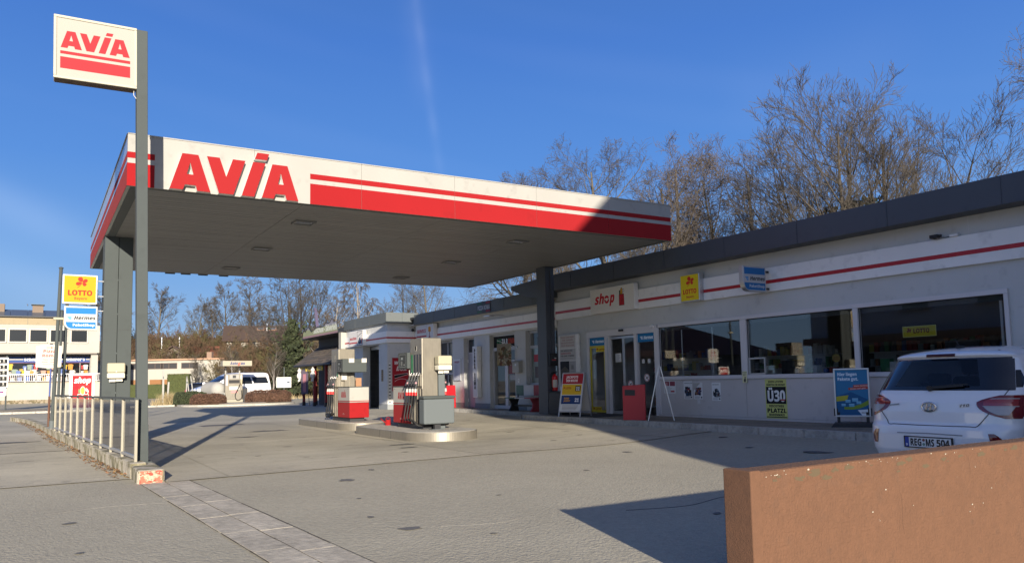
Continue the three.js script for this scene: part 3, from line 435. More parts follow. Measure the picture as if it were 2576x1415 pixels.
{ // poster frame behind the fence
  const p = thing('poster_stand', 'white framed stand with red shop poster behind the glass fence', 'poster stand', [1.05, 0, -24]);
  place('frame', [rbox(0.74, 1.34, 0.62, 1.59, -24.06, -24.0, 0.01)], M.band, p); printed('poster', shopPoster, 'z', p, [1.045, 1.12, -23.998], 0.46, 0.86);
  for (const x of [0.8, 1.28]) place('leg', bar([x, 0, -24.03], [x, 0.63, -24.03], 0.02), M.alu, p); place('foot', rbox(0.7, 1.38, 0, 0.05, -24.25, -23.8, 0.01), M.dark, p);
}
{ // fuel price board by the street
  const b = thing('price_board', 'white fuel price board with black number flaps on grey posts', 'price board', [-2.2, 0, -54.2]);
  for (const x of [-2.9, -1.53]) place('post', bar([x, 0, -54.3], [x, 3.2, -54.3], 0.045), M.grey, b);
  place('board', rbox(-3.1, -1.44, 1.34, 3.08, -54.2, -54.05, 0.02), M.band, b); place('lower_board', rbox(-3.1, -1.5, 0.86, 1.3, -54.2, -54.05, 0.02), M.band, b);
  const num = ['1.99', '2.09', '1.69', '1.39', '1.79']; num.forEach((n, i) => { const t = canvas(256, 96, (k, w, h) => { k.fillStyle = '#16181b'; k.fillRect(0, 0, w, h); k.fillStyle = '#c9c7c0'; k.font = 'bold 92px sans-serif'; k.fillText(n.slice(0, 3), 14, 82); k.font = 'bold 58px sans-serif'; k.fillText(n[3], 178, 52); k.fillRect(178, 66, 36, 8); }); printed('price_flap', t, 'z', b, [-1.86, 2.86 - i * 0.335, -54.045], 0.72, 0.25); });
  const t = canvas(128, 64, (k, w, h) => { k.fillStyle = '#e8e5dc'; k.fillRect(0, 0, w, h); k.fillStyle = '#9c2a4a'; k.fillRect(10, 22, 100, 20); k.fillStyle = '#4a2a7a'; k.fillRect(30, 28, 70, 10); }); printed('strip', t, 'z', b, [-1.85, 1.08, -54.045], 0.6, 0.3);
}

// ---------------------------------------------------------------- pump islands and pumps
function island(label, x0, x1, z0, z1) {
  const o = thing('pump_island', label, 'pump island', [(x0 + x1) / 2, 0, (z0 + z1) / 2], 0, 'raised islands under the canopy');
  const shape = d => { const r = (x1 - x0) / 2 - d, s = new THREE.Shape(), cx = (x0 + x1) / 2, f = (x1 - x0) / 2; s.moveTo(cx - r, z1 - f); s.absarc(cx, z1 - f, r, Math.PI, 0, true); s.lineTo(cx + r, z0 + f); s.absarc(cx, z0 + f, r, 0, -Math.PI, true); s.closePath(); return s; };
  const ex = (s, d, y, b) => new THREE.ExtrudeGeometry(s, { depth: d, bevelEnabled: b > 0, bevelSize: b, bevelThickness: b, bevelSegments: 2, curveSegments: 24 }).rotateX(Math.PI / 2).translate(0, y, 0);
  place('steel_rim', ex(shape(0.006), 0.196, 0.178, 0.006), M.steel, o);
  place('slab_top', ex(shape(0.03), 0.02, 0.1905, 0), M.stone, o);
  const cx = (x0 + x1) / 2; for (const [x, z] of [[x0 + 0.002, (z0 + z1) / 2], [x0 + 0.002, z1 - 1.5], [x1 - 0.002, z1 - 1.5]]) place('rim_joint', box(x - 0.004, x + 0.004, 0, 0.176, z - 0.004, z + 0.004), M.dark, o);
  return o;
}
island('steel-edged pump island with the grey bin at its end', 6.42, 8.0, -18.25, -14.0);
island('steel-edged pump island further under the canopy, red cabinet at its end', 6.6, 7.95, -23.5, -18.85);
const cabFace = canvas(512, 384, (k, w, h) => { k.fillStyle = '#9b9a95'; k.fillRect(0, 0, w, h); drawWord(k, 146, 70, 220, 230, '#8e1620'); });
const cabText = canvas(128, 48, (k, w, h) => { k.fillStyle = '#7d1016'; k.fillRect(0, 0, w, h); k.fillStyle = '#d9b6b0'; k.textAlign = 'center'; k.font = 'bold 16px sans-serif'; k.fillText('Zentraler', 64, 18); k.fillText('Tankautomat', 64, 38); });
const screenFace = n => canvas(192, 224, (k, w, h) => { k.fillStyle = '#2c3033'; k.fillRect(0, 0, w, h); k.strokeStyle = '#8d9294'; k.lineWidth = 5; k.strokeRect(12, 12, w - 24, h - 24); k.fillStyle = '#4d5457'; k.fillRect(40, 50, 80, 52); k.fillStyle = '#8a9093'; k.fillRect(54, 62, 46, 26); k.fillStyle = '#b9bdbd'; k.font = 'bold 40px sans-serif'; k.fillText(n, 130, 190); for (let i = 0; i < 5; i++) k.fillRect(46, 122 + i * 15, 46, 4); });
// local axes: z 0 is the middle of the tall column, +z towards its cabinet end when side = 1
function pump(label, x, z, side, num) {
  const o = local('fuel_pump', label, 'fuel pump', [x, 0.19, z], 0, 'fuel pumps on their islands');
  const Z = (a, b) => side > 0 ? [a, b] : [-b, -a], bz = (x0, x1, y0, y1, a, b) => box(x0, x1, y0, y1, ...Z(a, b)), rz = (x0, x1, y0, y1, a, b, r) => rbox(x0, x1, y0, y1, ...Z(a, b), r, 3);
  place('plinth', [bz(-0.2, 0.2, 0, 0.1, -0.27, 1.1)], M.dark, o);
  // column
  const col = place('column', [rz(-0.235, 0.235, 0.1, 1.95, -0.305, 0.3, 0.02)], M.steel, o);
  // red and white hydraulic cabinet
  const y1 = 0.90, cz0 = 0.305, cz1 = 1.235; place('cabinet', [rz(-0.255, 0.285, 0.10, 0.5, cz0, cz1, 0.018)], M.red, o);
  place('cabinet_top', [rz(-0.255, 0.285, 0.5, y1, cz0, cz1, 0.018)], M.white, o); place('cabinet_lid', [rz(-0.262, 0.292, y1, y1 + 0.02, cz0, cz1 + 0.006, 0.008)], M.grey, o);
  for (const yy of [0.528]) place('red_line', [bz(-0.2575, 0.2875, yy, yy + 0.02, cz0 + 0.012, cz1 + 0.0025)], M.red, o);
  const zc = side * (cz0 + cz1) / 2, lg = printed('cabinet_print', cabFace, 'x', o, [-0.2575, 0.722, zc], 0.87, 0.335); printed('cabinet_text', cabText, 'x', o, [-0.2575, 0.2, zc], 0.17, 0.055);
  for (const a of [0.4, 1.12]) place('lock', new THREE.CylinderGeometry(0.011, 0.011, 0.008, 8).rotateZ(Math.PI / 2).translate(-0.258, 0.86, side * a), M.dark, o);
  // slanted lower panel with vertical ribs, nozzle boots, grade labels: both long sides
  for (const sx of [-1, 1]) {
    const X = v => sx * v, bx = (a, b, y0, y1, z0, z1) => box(Math.min(X(a), X(b)), Math.max(X(a), X(b)), y0, y1, z0, z1);
    for (let i = 0; i < 4; i++) {
      const zz = side * (-0.235 + i * 0.145), mat = i === (side > 0 ? 3 : 0) ? std([0.015, 0.16, 0.07], 0.4) : M.black; void mat;
      place('grade_label', bx(0.2355, 0.239, 1.2, 1.6, zz - 0.045, zz + 0.045), (side > 0 ? i === 3 : i === 3) ? std([0.02, 0.15, 0.065], 0.4) : std([0.02, 0.02, 0.028], 0.35), col);
      place('rib', bx(0.2355, 0.26, 0.12, 0.86, zz - 0.015, zz + 0.015), M.steel, col); place('hose_slot', bx(0.2355, 0.2375, 0.12, 0.86, zz + 0.02, zz + 0.10), M.dark, col);
      place('nozzle_boot', [bx(0.236, 0.275, 0.92, 1.17, zz - 0.055, zz - 0.042), bx(0.236, 0.275, 0.92, 1.17, zz + 0.042, zz + 0.055), bx(0.2355, 0.242, 0.92, 1.17, zz - 0.04, zz + 0.04)], M.steel, col);
      // nozzle and hose
      const N = [X(0.31), 1.02, zz], noz = place('nozzle', [bar([X(0.29), 1.14, zz], [X(0.325), 1.0, zz], 0.022, 0.028, 8), bar([X(0.325), 1.0, zz], [X(0.355), 0.86, zz], 0.03, 0.024, 8), beam([X(0.345), 1.06, zz], [X(0.40), 0.93, zz], 0.02, 0.03), bar([X(0.29), 1.14, zz], [X(0.262), 1.19, zz], 0.013, 0.011, 8)], M.dark, o);
      place('spout', bar([X(0.292), 1.135, zz + 0.004], [X(0.258), 1.20, zz + 0.004], 0.016, 0.013, 8), M.chrome, noz); place('grip_patch', new THREE.SphereGeometry(0.036, 10, 8).scale(1, 0.8, 0.9).translate(X(0.345), 0.985, zz), i % 3 === 0 ? std([0.35, 0.2, 0.22], 0.5) : M.dark, noz);
      place('swivel', [bar([X(0.355), 0.86, zz], [X(0.36), 0.79, zz], 0.024, 0.026, 10)], M.paper, noz); place('collar', [bar([X(0.36), 0.79, zz], [X(0.36), 0.72, zz], 0.034, 0.034, 12)], std([0.55, 0.014, 0.016], 0.35), noz);
      const low = 0.10 + 0.035 * i, zs = side; place('hose', tube([[X(0.36), 0.72, zz], [X(0.37), 0.5, zz + zs * 0.05], [X(0.41), 0.26 - i * 0.02, zz + zs * 0.03], [X(0.37), low, zz - zs * 0.09], [X(0.27), low - 0.02, zz - zs * 0.12]], 0.0165, 30, 7), M.rubber, o);
    }
    place('sticker', bx(0.2355, 0.2372, 1.69, 1.78, side * 0.02 - 0.045, side * 0.02 + 0.045), M.paper, col);
  }
  // display head on two stainless legs over the cabinet
  const h0 = 1.30, h1 = 1.66; place('display_leg', [bz(-0.10, -0.02, 0.92, h0, 0.36, 0.44), bz(0.06, 0.15, 0.92, h0, 0.36, 0.44)], M.steel, o); place('back_sheet', [bz(-0.02, 0.06, 0.92, h0, 0.38, 0.40)], M.steel, o);
  const hd = place('display_head', [rz(-0.30, 0.38, h0, h1, 0.31, 0.83, 0.02)], M.grey, o);
  printed('display_screen', screenFace(num), 'x', hd, [-0.302, (h0 + h1) / 2, side * 0.57], 0.36, 0.31);
  printed('display_screen', screenFace(num), 'X', hd, [0.382, (h0 + h1) / 2, side * 0.57], 0.36, 0.31);
  for (const [a, b] of [[-0.1, 0.05], [0.26, 0.4]]) place('notice', bz(a - 0.03, b - 0.03, h1 - 0.10, h1 + 0.012, 0.832, 0.836), M.paper, hd);
  place('card_notice', [bz(-0.2, -0.05, 1.1, 1.29, 0.44, 0.445)], M.paper, o); place('copper_plate', [bz(0.18, 0.34, 0.92, 1.15, 0.5, 0.52)], std([0.28, 0.15, 0.08], 0.5), o);
  place('pump_number', bz(-0.2372, -0.2355, 1.68, 1.78, -0.05, 0.05), M.paper, col);
  return o;
}
pump('stainless fuel pump next to the grey bin, cabinet on its far side', 7.255, -15.515, -1, '4');
pump('stainless fuel pump with its red and white cabinet turned to the street', 7.26, -20.92, 1, '2');
{ // bin box with towel dispenser on a stand
  const b = thing('waste_bin', 'grey metal bin box on a short foot at the island end', 'bin', [7.25, 0.19, -15.0]);
  place('bin_box', rbox(6.9, 7.62, 0.31, 0.835, -15.12, -14.86, 0.035, 3), M.greyLight, b); place('bin_lid', rbox(6.885, 7.635, 0.836, 0.9, -15.135, -14.845, 0.03, 3), M.grey, b);
  place('foot', [box(7.18, 7.32, 0.185, 0.31, -15.02, -14.94)], M.dark, b); place('foot_plate', box(7.1, 7.4, 0.19, 0.2, -15.07, -14.9), M.greyLight, b);
  const t = thing('towel_dispenser', 'cream paper towel box on a grey stand behind the bin box', 'dispenser', [7.45, 0.19, -15.17]);
  place('stand', rbox(7.38, 7.53, 0.19, 1.62, -15.2, -15.14, 0.008), M.greyLight, t); towelBox(t, 7.45, 1.42, -15.14);
}
{ // red fire bucket lever behind the island
  const t = thing('watering_can', 'red watering can standing between the two pump islands', 'watering can', [7.14, 0.19, -17.4]);
  place('body', new THREE.CylinderGeometry(0.06, 0.07, 0.13, 16).translate(7.14, 0.256, -17.4), M.red, t); place('spout', bar([7.1, 0.23, -17.4], [6.97, 0.34, -17.4], 0.014, 0.01), M.red, t); place('rose', new THREE.CylinderGeometry(0.025, 0.014, 0.02, 10).rotateZ(0.8).translate(6.965, 0.345, -17.4), M.red, t); place('handle', new THREE.TorusGeometry(0.055, 0.008, 6, 14, Math.PI).translate(7.14, 0.32, -17.4), M.red, t);
}
// ---------------------------------------------------------------- the shop
const prismX = (pts, x0, x1, bevel = 0) => prism(pts, x1 - x0, bevel).rotateY(-Math.PI / 2).translate(x1, 0, 0);   // pts are [z, y]
const FX = 13.2;
const shop = thing('shop_building', 'flat-roofed grey shop with dark roof edge, red-striped band and long window front', 'building', [13.2, 0, -12]);
place('wall', [box(FX, FX + 0.25, 0.1, 4.0, -19.0, -17.51), box(FX, FX + 0.25, 2.5, 4.0, -17.51, -6.37), box(FX, FX + 0.25, 0.1, 4.0, -6.37, 4), box(FX + 0.25, 20.5, 0.1, 4.0, -19.0, -18.75), box(FX + 0.25, 20.5, 0.1, 4.0, 3.75, 4), box(20.25, 20.5, 0.1, 4.0, -18.74, 3.74)], M.wall, shop);
place('roof', box(12.82, 20.6, 4.02, 4.18, -19.1, 4.1), M.dark, shop);
place('wall_joint', box(FX - 0.002, FX, 3.46, 3.95, -6.93, -6.922), M.frame, shop);
{
  const j = []; for (let z = 3.4; z > -18.5; z -= 1.915) j.push(z); j.push(-18.95);
  for (let i = 0; i < j.length - 1; i++) { const p = place('fascia_panel', rbox(12.76, 12.815, 3.77, 4.23, j[i + 1] + 0.004, j[i] - 0.004, 0.004, 1), M.fascia, shop); place('cover_strip', box(12.752, 12.76, 3.775, 4.225, j[i + 1] - 0.012, j[i + 1] + 0.012), M.fascia, p); }
  place('eaves_soffit', box(12.815, FX, 3.775, 3.81, -18.95, 4), M.fascia, shop);
  place('roof_end', prismX([[-18.951, 4.225], [-20.9, 4.14], [-20.9, 4.03], [-19.95, 3.70], [-18.951, 3.62]], 12.765, 13.6), M.fascia, shop);
  const b = place('fascia_band', rbox(13.13, FX, 2.945, 3.455, -18.98, 4, 0.008, 2), M.band, shop); place('red_stripe', box(13.1265, 13.13, 3.118, 3.192, -18.975, 3.99), M.redDark, b);
}
{ // glazing
  const fr = (n, ...b) => place(n, rbox(13.15, 13.25, ...b, 0.005, 1), M.frame, shop);
  fr('window_frame', 2.42, 2.5, -14.56, -6.37); fr('window_sill', 1.13, 1.212, -14.56, -6.44);
  fr('mullion', 0.29, 2.419, -14.63, -14.561); fr('mullion', 1.213, 2.419, -11.92, -11.75); fr('mullion', 1.213, 2.419, -9.145, -9.04); fr('mullion', 0.29, 2.419, -6.438, -6.37);
  for (const [a, b] of [[-14.56, -11.92], [-11.75, -9.145], [-9.04, -6.438]]) {
    place('window_pane', new THREE.PlaneGeometry(b - a, 1.21).rotateY(-Math.PI / 2).translate(13.205, 1.816, (a + b) / 2), M.glass, shop);
    place('inner_pane', new THREE.PlaneGeometry(b - a, 1.21).rotateY(-Math.PI / 2).translate(13.232, 1.816, (a + b) / 2), M.tinted, shop);
    place('gasket', [box(13.19, 13.2, 1.212, 1.226, a, b), box(13.19, 13.2, 2.405, 2.42, a, b), box(13.19, 13.2, 1.226, 2.405, a, a + 0.014), box(13.19, 13.2, 1.226, 2.405, b - 0.014, b)], M.black, shop);
  }
  for (const [a, b] of [[-14.56, -11.842], [-11.834, -9.096], [-9.088, -6.44]]) place('cladding_panel', box(13.185, 13.21, 0.295, 1.128, a, b), M.panel, shop);
  place('plinth_board', box(13.17, 13.22, 0.24, 0.29, -14.63, -6.37), M.panel, shop);
  const sw = place('service_hatch', [box(13.165, 13.2, 1.215, 1.245, -11.72, -11.28), box(13.165, 13.2, 1.545, 1.575, -11.72, -11.28), box(13.165, 13.2, 1.246, 1.544, -11.72, -11.695), box(13.165, 13.2, 1.246, 1.544, -11.305, -11.28)], M.alu, shop); void sw;
  for (const z of [-13.9, -12.9]) place('blind_post', bar([13.32, 1.22, z], [13.32, 2.5, z], 0.018), M.alu, shop);
  for (const z of [-6.56]) place('blind_post', box(13.3, 13.34, 1.22, 2.5, z - 0.02, z + 0.02), M.frame, shop);
  place('roller_blind', [box(13.27, 13.33, 2.33, 2.5, -14.5, -6.45)], std([0.1, 0.1, 0.1], 0.6), shop);
  // entrance
  fr('door_header', 2.32, 2.495, -17.51, -14.63); for (const [a, b] of [[-17.51, -17.42], [-16.71, -16.53], [-15.49, -15.385], [-14.72, -14.632]]) fr('door_post', 0.245, 2.319, a, b);
  place('jamb_strip', box(13.135, 13.15, 0.3, 2.3, -16.58, -16.55), M.alu, shop);
  for (const [a, b, n] of [[-17.42, -16.71, 'side_pane'], [-15.385, -14.72, 'side_pane']]) place(n, new THREE.PlaneGeometry(b - a, 2.07).rotateY(-Math.PI / 2).translate(13.21, 1.28, (a + b) / 2), M.glass, shop);
  for (const [a, b] of [[-16.53, -16.0], [-15.99, -15.49]]) { const d = place('sliding_door', [box(13.22, 13.25, 0.25, 0.33, a, b), box(13.22, 13.25, 2.24, 2.3, a, b), box(13.22, 13.25, 0.33, 2.24, a, a + 0.035), box(13.22, 13.25, 0.33, 2.24, b - 0.035, b)], M.alu, shop); place('door_glass', new THREE.PlaneGeometry(b - a - 0.07, 1.91).rotateY(-Math.PI / 2).translate(13.235, 1.285, (a + b) / 2), M.glass, d); }
  place('door_sensor', rbox(13.08, 13.15, 2.42, 2.475, -16.03, -15.88, 0.015), M.black, shop);
  place('bracket', [box(13.06, 13.15, 2.44, 2.49, -14.75, -14.7)], M.band, shop);
}
{ // inside: a closed room with shelves, counter and goods
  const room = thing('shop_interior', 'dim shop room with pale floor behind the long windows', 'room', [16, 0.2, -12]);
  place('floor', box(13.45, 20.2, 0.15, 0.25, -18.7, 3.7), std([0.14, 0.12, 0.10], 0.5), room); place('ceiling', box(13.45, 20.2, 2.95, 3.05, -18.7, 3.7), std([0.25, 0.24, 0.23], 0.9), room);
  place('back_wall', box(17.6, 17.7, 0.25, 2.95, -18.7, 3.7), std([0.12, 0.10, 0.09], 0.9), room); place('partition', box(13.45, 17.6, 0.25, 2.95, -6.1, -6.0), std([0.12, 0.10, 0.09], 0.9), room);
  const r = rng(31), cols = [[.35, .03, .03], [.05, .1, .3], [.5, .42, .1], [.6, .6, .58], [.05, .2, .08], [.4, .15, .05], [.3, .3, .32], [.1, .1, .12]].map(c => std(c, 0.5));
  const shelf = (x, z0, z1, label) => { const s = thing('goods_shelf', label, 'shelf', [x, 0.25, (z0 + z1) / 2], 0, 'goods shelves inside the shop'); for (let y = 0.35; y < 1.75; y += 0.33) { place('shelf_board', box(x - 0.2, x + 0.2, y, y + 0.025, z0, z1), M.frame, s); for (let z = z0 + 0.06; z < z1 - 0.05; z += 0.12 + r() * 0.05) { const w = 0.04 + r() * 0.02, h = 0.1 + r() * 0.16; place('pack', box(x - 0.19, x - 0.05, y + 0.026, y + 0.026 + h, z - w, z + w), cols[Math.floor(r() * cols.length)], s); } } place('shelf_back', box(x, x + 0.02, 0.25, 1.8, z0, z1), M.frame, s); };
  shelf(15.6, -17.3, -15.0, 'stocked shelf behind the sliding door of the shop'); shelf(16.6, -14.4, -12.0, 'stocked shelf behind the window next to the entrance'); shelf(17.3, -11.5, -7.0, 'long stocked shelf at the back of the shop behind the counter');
  const c = thing('shop_counter', 'shop counter with goods behind the wide window', 'counter', [13.9, 0.25, -9.5]);
  place('body', box(13.6, 14.2, 0.25, 1.16, -11.4, -6.6), std([0.12, 0.11, 0.10], 0.6), c);
  for (const [z, w, h, k] of [[-10.9, .05, .16, 3], [-10.75, .05, .2, 6], [-10.6, .06, .15, 4], [-10.45, .05, .22, 3], [-10.2, .05, .14, 1], [-10.05, .06, .17, 0], [-9.8, .05, .12, 3], [-8.9, .09, .3, 4], [-8.72, .08, .24, 3], [-8.55, .09, .18, 4], [-8.3, .12, .12, 2], [-7.6, .04, .14, 3], [-7.5, .04, .14, 3], [-7.4, .04, .14, 3]]) place('box_of_goods', box(13.7, 13.85, 1.162, 1.162 + h, z - w, z + w), cols[k], c);
  place('till', rbox(13.75, 14.0, 1.162, 1.5, -11.5 + 0.15, -11.0, 0.02), M.dark, c); place('bar_stool_back', box(14.0, 14.05, 1.2, 1.75, -7.9, -7.3), M.dark, c);
}
{ // signs on the band
  const s = thing('shop_sign', 'white box sign with red lettering and paper bag over the entrance', 'sign', [13.1, 2.95, -16.15]); place('box', rbox(12.995, 13.128, 2.95, 3.62, -17.08, -15.22, 0.012), M.band, s); printed('face', shopFace, 'x', s, [12.9935, 3.285, -16.15], 1.82, 0.64);
  const l = thing('light_box_sign', 'yellow clover sign box on the striped band of the shop front', 'sign', [13.06, 2.95, -13.24]); place('box', rbox(12.99, 13.128, 2.945, 3.59, -13.555, -12.925, 0.012), M.alu, l); printed('face', cloverTall, 'x', l, [12.9885, 3.268, -13.24], 0.575, 0.6); place('clip', box(13.02, 13.06, 3.22, 3.32, -12.925, -12.905), M.paper, l);
  const h = thing('light_box_sign', 'blue and white parcel sign sticking out from the shop front', 'sign', [12.7, 2.93, -11.05]);
  const sh = new THREE.Shape(); sh.moveTo(12.32, 3.44); sh.lineTo(12.98, 3.44); sh.lineTo(12.98, 2.935); sh.lineTo(12.5, 2.935); sh.quadraticCurveTo(12.34, 2.955, 12.32, 3.12);
  place('box', new THREE.ExtrudeGeometry(sh, { depth: 0.1, bevelEnabled: true, bevelSize: 0.01, bevelThickness: 0.008, bevelSegments: 2 }).translate(0, 0, -11.11), M.alu, h);
  const sg = new THREE.ShapeGeometry(sh, 10), p = sg.attributes.position, uv = sg.attributes.uv; for (let i = 0; i < p.count; i++) uv.setXY(i, (p.getX(i) - 12.32) / 0.66, (p.getY(i) - 2.935) / 0.505); place('face', own(sg.translate(0, 0, -11.0005)), new THREE.MeshStandardMaterial({ map: parcelFace, roughness: 0.6 }), h);
  for (const y of [3.36, 3.0]) place('bracket', box(12.99, 13.13, y - 0.02, y + 0.02, -11.08, -11.04), M.dark, h);
  const c = thing('security_camera', 'small black camera and junction box on top of the striped band', 'camera', [13.12, 3.455, -7.45]); place('body', rbox(13.02, 13.12, 3.47, 3.53, -7.5, -7.36, 0.01), M.black, c); place('lens', bar([13.05, 3.5, -7.36], [13.04, 3.495, -7.3], 0.02), M.black, c); place('foot', box(13.06, 13.09, 3.455, 3.47, -7.45, -7.41), M.black, c); place('junction_box', rbox(13.1, 13.18, 3.457, 3.5, -7.2, -7.06, 0.006), M.band, c); place('cable', tube([[13.1, 3.48, -7.36], [13.12, 3.465, -7.28], [13.13, 3.47, -7.2]], 0.006, 10, 5), M.black, c);
}
{ // glued prints on glass and cladding
  const put = (name, label, cat, map, y0, y1, z0, z1, x = 13.183, group) => { const o = thing(name, label, cat, [x, y0, (z0 + z1) / 2], 0, group); place('sheet', box(x - 0.001, x, y0, y1, z0, z1), M.paper, o); printed('print', map, 'x', o, [x - 0.0025, (y0 + y1) / 2, (z0 + z1) / 2], z1 - z0, y1 - y0); return o; };
  const party = canvas(384, 560, (k, w, h) => { k.fillStyle = '#cdd07c'; k.fillRect(0, 0, w, h); k.fillStyle = '#1a1c1e'; k.fillRect(14, 108, w - 28, 244); k.textAlign = 'center'; k.font = 'bold 40px sans-serif'; fit(k, 'JEDEN LETZTEN', 192, 50, 270); fit(k, 'SAMSTAG IM MONAT', 192, 94, 340); k.fillStyle = '#e9e9e4'; k.font = 'bold 210px sans-serif'; fit(k, 'Ü30', 192, 315, 330); k.fillStyle = '#b23a3a'; k.fillRect(270, 285, 80, 22); k.fillStyle = '#1a1c1e'; k.font = 'bold 44px sans-serif'; fit(k, 'DISCOTHEK', 192, 400, 270); k.font = 'bold 82px sans-serif'; fit(k, 'PLATZL', 192, 478, 350); k.font = 'bold 42px sans-serif'; fit(k, 'BODENMAIS', 192, 524, 280); k.fillRect(8, 535, w - 16, 14); });
  put('party_poster', 'yellow and black disco poster on the cladding under the window', 'poster', party, 0.295, 1.11, -11.32, -10.77);
  const bill = (seed, head, dark) => canvas(128, 192, (k, w, h) => { k.fillStyle = '#e4e4e2'; k.fillRect(0, 0, w, h); const r = rng(seed); k.fillStyle = '#555'; k.font = 'bold 15px sans-serif'; k.fillText(head, 10, 26); for (let i = 0; i < 26; i++) { k.fillStyle = dark[Math.floor(r() * dark.length)]; k.fillRect(12 + r() * 70, 58 + r() * 70, 14 + r() * 26, 12 + r() * 24); } k.fillStyle = '#999'; for (let i = 0; i < 4; i++) k.fillRect(14, 160 + i * 7, 60 + r() * 30, 3); k.fillStyle = '#444'; k.fillRect(100, 164, 18, 16); });
  put('event_poster', 'white event poster with dark photo collage beside the curled poster', 'poster', bill(1, 'VERANSTALTUNG', ['#23262c', '#4a3a30', '#7a2c30', '#2c3f5a', '#6b6b70']), 0.67, 1.09, -13.76, -13.47);
  const curl = put('event_poster', 'white poster with its corner curled over beside the collage poster', 'poster', bill(2, '', ['#1f2024', '#3a2c3a', '#7a3c30', '#54507a', '#8a6b50']), 0.67, 1.06, -13.43, -13.14); place('curled_corner', prismX([[-13.43, 1.05], [-13.2, 1.05], [-13.43, 0.86]], 13.166, 13.17), M.paper, curl);
  put('event_poster', 'white poster with townscape photo next to the dog sign', 'poster', bill(3, 'EINE WOCHE', ['#2b2f36', '#5a4038', '#30415a', '#888', '#4a2a2a']), 0.64, 1.05, -12.85, -12.58);
  put('notice_sheet', 'pale notice sheet with red photos beside the entrance', 'notice', canvas(192, 144, (k, w, h) => { k.fillStyle = '#dcdcda'; k.fillRect(0, 0, w, h); k.fillStyle = '#8c4450'; k.fillRect(8, 6, 80, 52); k.fillRect(98, 6, 84, 52); k.fillStyle = '#b88'; k.fillRect(30, 20, 30, 38); k.fillStyle = '#999'; for (let i = 0; i < 5; i++) k.fillRect(10, 72 + i * 13, 90 + (i * 37) % 60, 4); k.fillStyle = '#a44'; k.fillRect(110, 112, 60, 18); }), 0.8, 1.1, -14.44, -14.03);
  put('dog_sign', 'small yellow sign with a sitting dog on the mullion', 'sign', canvas(64, 112, (k, w, h) => { k.fillStyle = '#d6d3a4'; k.fillRect(0, 0, w, h); k.fillStyle = '#333'; k.font = 'bold 11px sans-serif'; k.fillText('Wir müssen', 2, 14); k.fillText('draußen', 6, 28); k.fillText('bleiben', 8, 42); k.beginPath(); k.ellipse(34, 88, 13, 18, 0.2, 0, 7); k.fill(); k.beginPath(); k.ellipse(38, 62, 8, 9, 0, 0, 7); k.fill(); }), 1.04, 1.29, -11.9, -11.77, 13.147);
  put('socket_cover', 'small white socket cover under the curled poster', 'socket', canvas(32, 32, (k, w, h) => { k.fillStyle = '#d8d8d6'; k.fillRect(0, 0, w, h); k.strokeStyle = '#aaa'; k.strokeRect(5, 5, 22, 22); }), 0.56, 0.66, -13.32, -13.22);
  put('window_sign', 'yellow clover strip sign inside the window behind the hatchback', 'sign', canvas(384, 112, (k, w, h) => { k.fillStyle = '#d9c417'; k.fillRect(0, 0, w, h); k.strokeStyle = '#efe48a'; k.lineWidth = 6; k.strokeRect(3, 3, w - 6, h - 6); clover(k, 76, 46, 30, '#8e2016'); k.fillStyle = '#7c1c14'; k.font = 'bold 62px sans-serif'; fit(k, 'LOTTO', 122, 74, 190); }), 1.82, 2.01, -8.23, -7.62, 13.262);
  put('round_sticker', 'round yellow goods sticker inside the window above the disco poster', 'sticker', canvas(128, 128, (k, w, h) => { k.fillStyle = '#a08a4a'; k.beginPath(); k.arc(64, 64, 64, 0, 7); k.fill(); k.fillStyle = '#8a3a2a'; k.font = 'bold 32px serif'; k.textAlign = 'center'; k.fillText('Chupa', 64, 60); k.fillText('Chups', 64, 92); }), 1.42, 1.58, -9.71, -9.53, 13.26);
  for (const [z, y] of [[-15.76, 1.03], [-15.08, 1.19]]) { const o = thing('no_dogs_sticker', 'round no-dogs sticker on the entrance glass', 'sticker', [13.2, y, z], 0, 'no-dogs stickers on the entrance glass'), t = canvas(96, 96, (k) => { k.fillStyle = '#e8e8e6'; k.beginPath(); k.arc(48, 48, 48, 0, 7); k.fill(); k.strokeStyle = '#a8484a'; k.lineWidth = 7; k.beginPath(); k.arc(48, 48, 42, 0, 7); k.stroke(); k.fillStyle = '#222'; k.fillRect(32, 44, 30, 13); k.fillRect(32, 50, 5, 20); k.fillRect(56, 50, 5, 20); k.fillRect(58, 32, 14, 14); k.beginPath(); k.moveTo(18, 18); k.lineTo(78, 78); k.stroke(); }); place('disc', own(new THREE.CircleGeometry(0.1, 28).rotateY(-Math.PI / 2).translate(13.2 - (z < -15.5 ? -0.03 : 0.0), y, z)), new THREE.MeshStandardMaterial({ map: t, roughness: 0.5, side: THREE.DoubleSide }), o); }
  put('opening_notice', 'white typed notice on the sliding door', 'notice', canvas(96, 128, (k, w, h) => { k.fillStyle = '#d2d2cf'; k.fillRect(0, 0, w, h); k.fillStyle = '#777'; for (let i = 0; i < 10; i++) k.fillRect(8, 14 + i * 11, 40 + (i * 29) % 40, 4); }), 1.62, 1.85, -16.34, -16.1, 13.23);
  for (const z of [-15.2, -14.98]) put('small_notice', 'small white card notice on the entrance side pane', 'notice', canvas(32, 32, (k) => { k.fillStyle = '#d4d4d0'; k.fillRect(0, 0, 32, 32); k.fillStyle = '#888'; k.fillRect(5, 10, 22, 3); k.fillRect(5, 18, 16, 3); }), 1.56, 1.66, z - 0.05, z + 0.05, 13.205, 'card notices on the side pane');
  put('parcel_strip', 'blue parcel service strip over the yellow-framed side pane', 'sign', parcelStrip, 2.1, 2.32, -17.42, -16.71, 13.2); put('parcel_strip', 'blue parcel service strip over the side pane next to the window', 'sign', parcelStrip, 2.1, 2.32, -15.385, -14.72, 13.2);
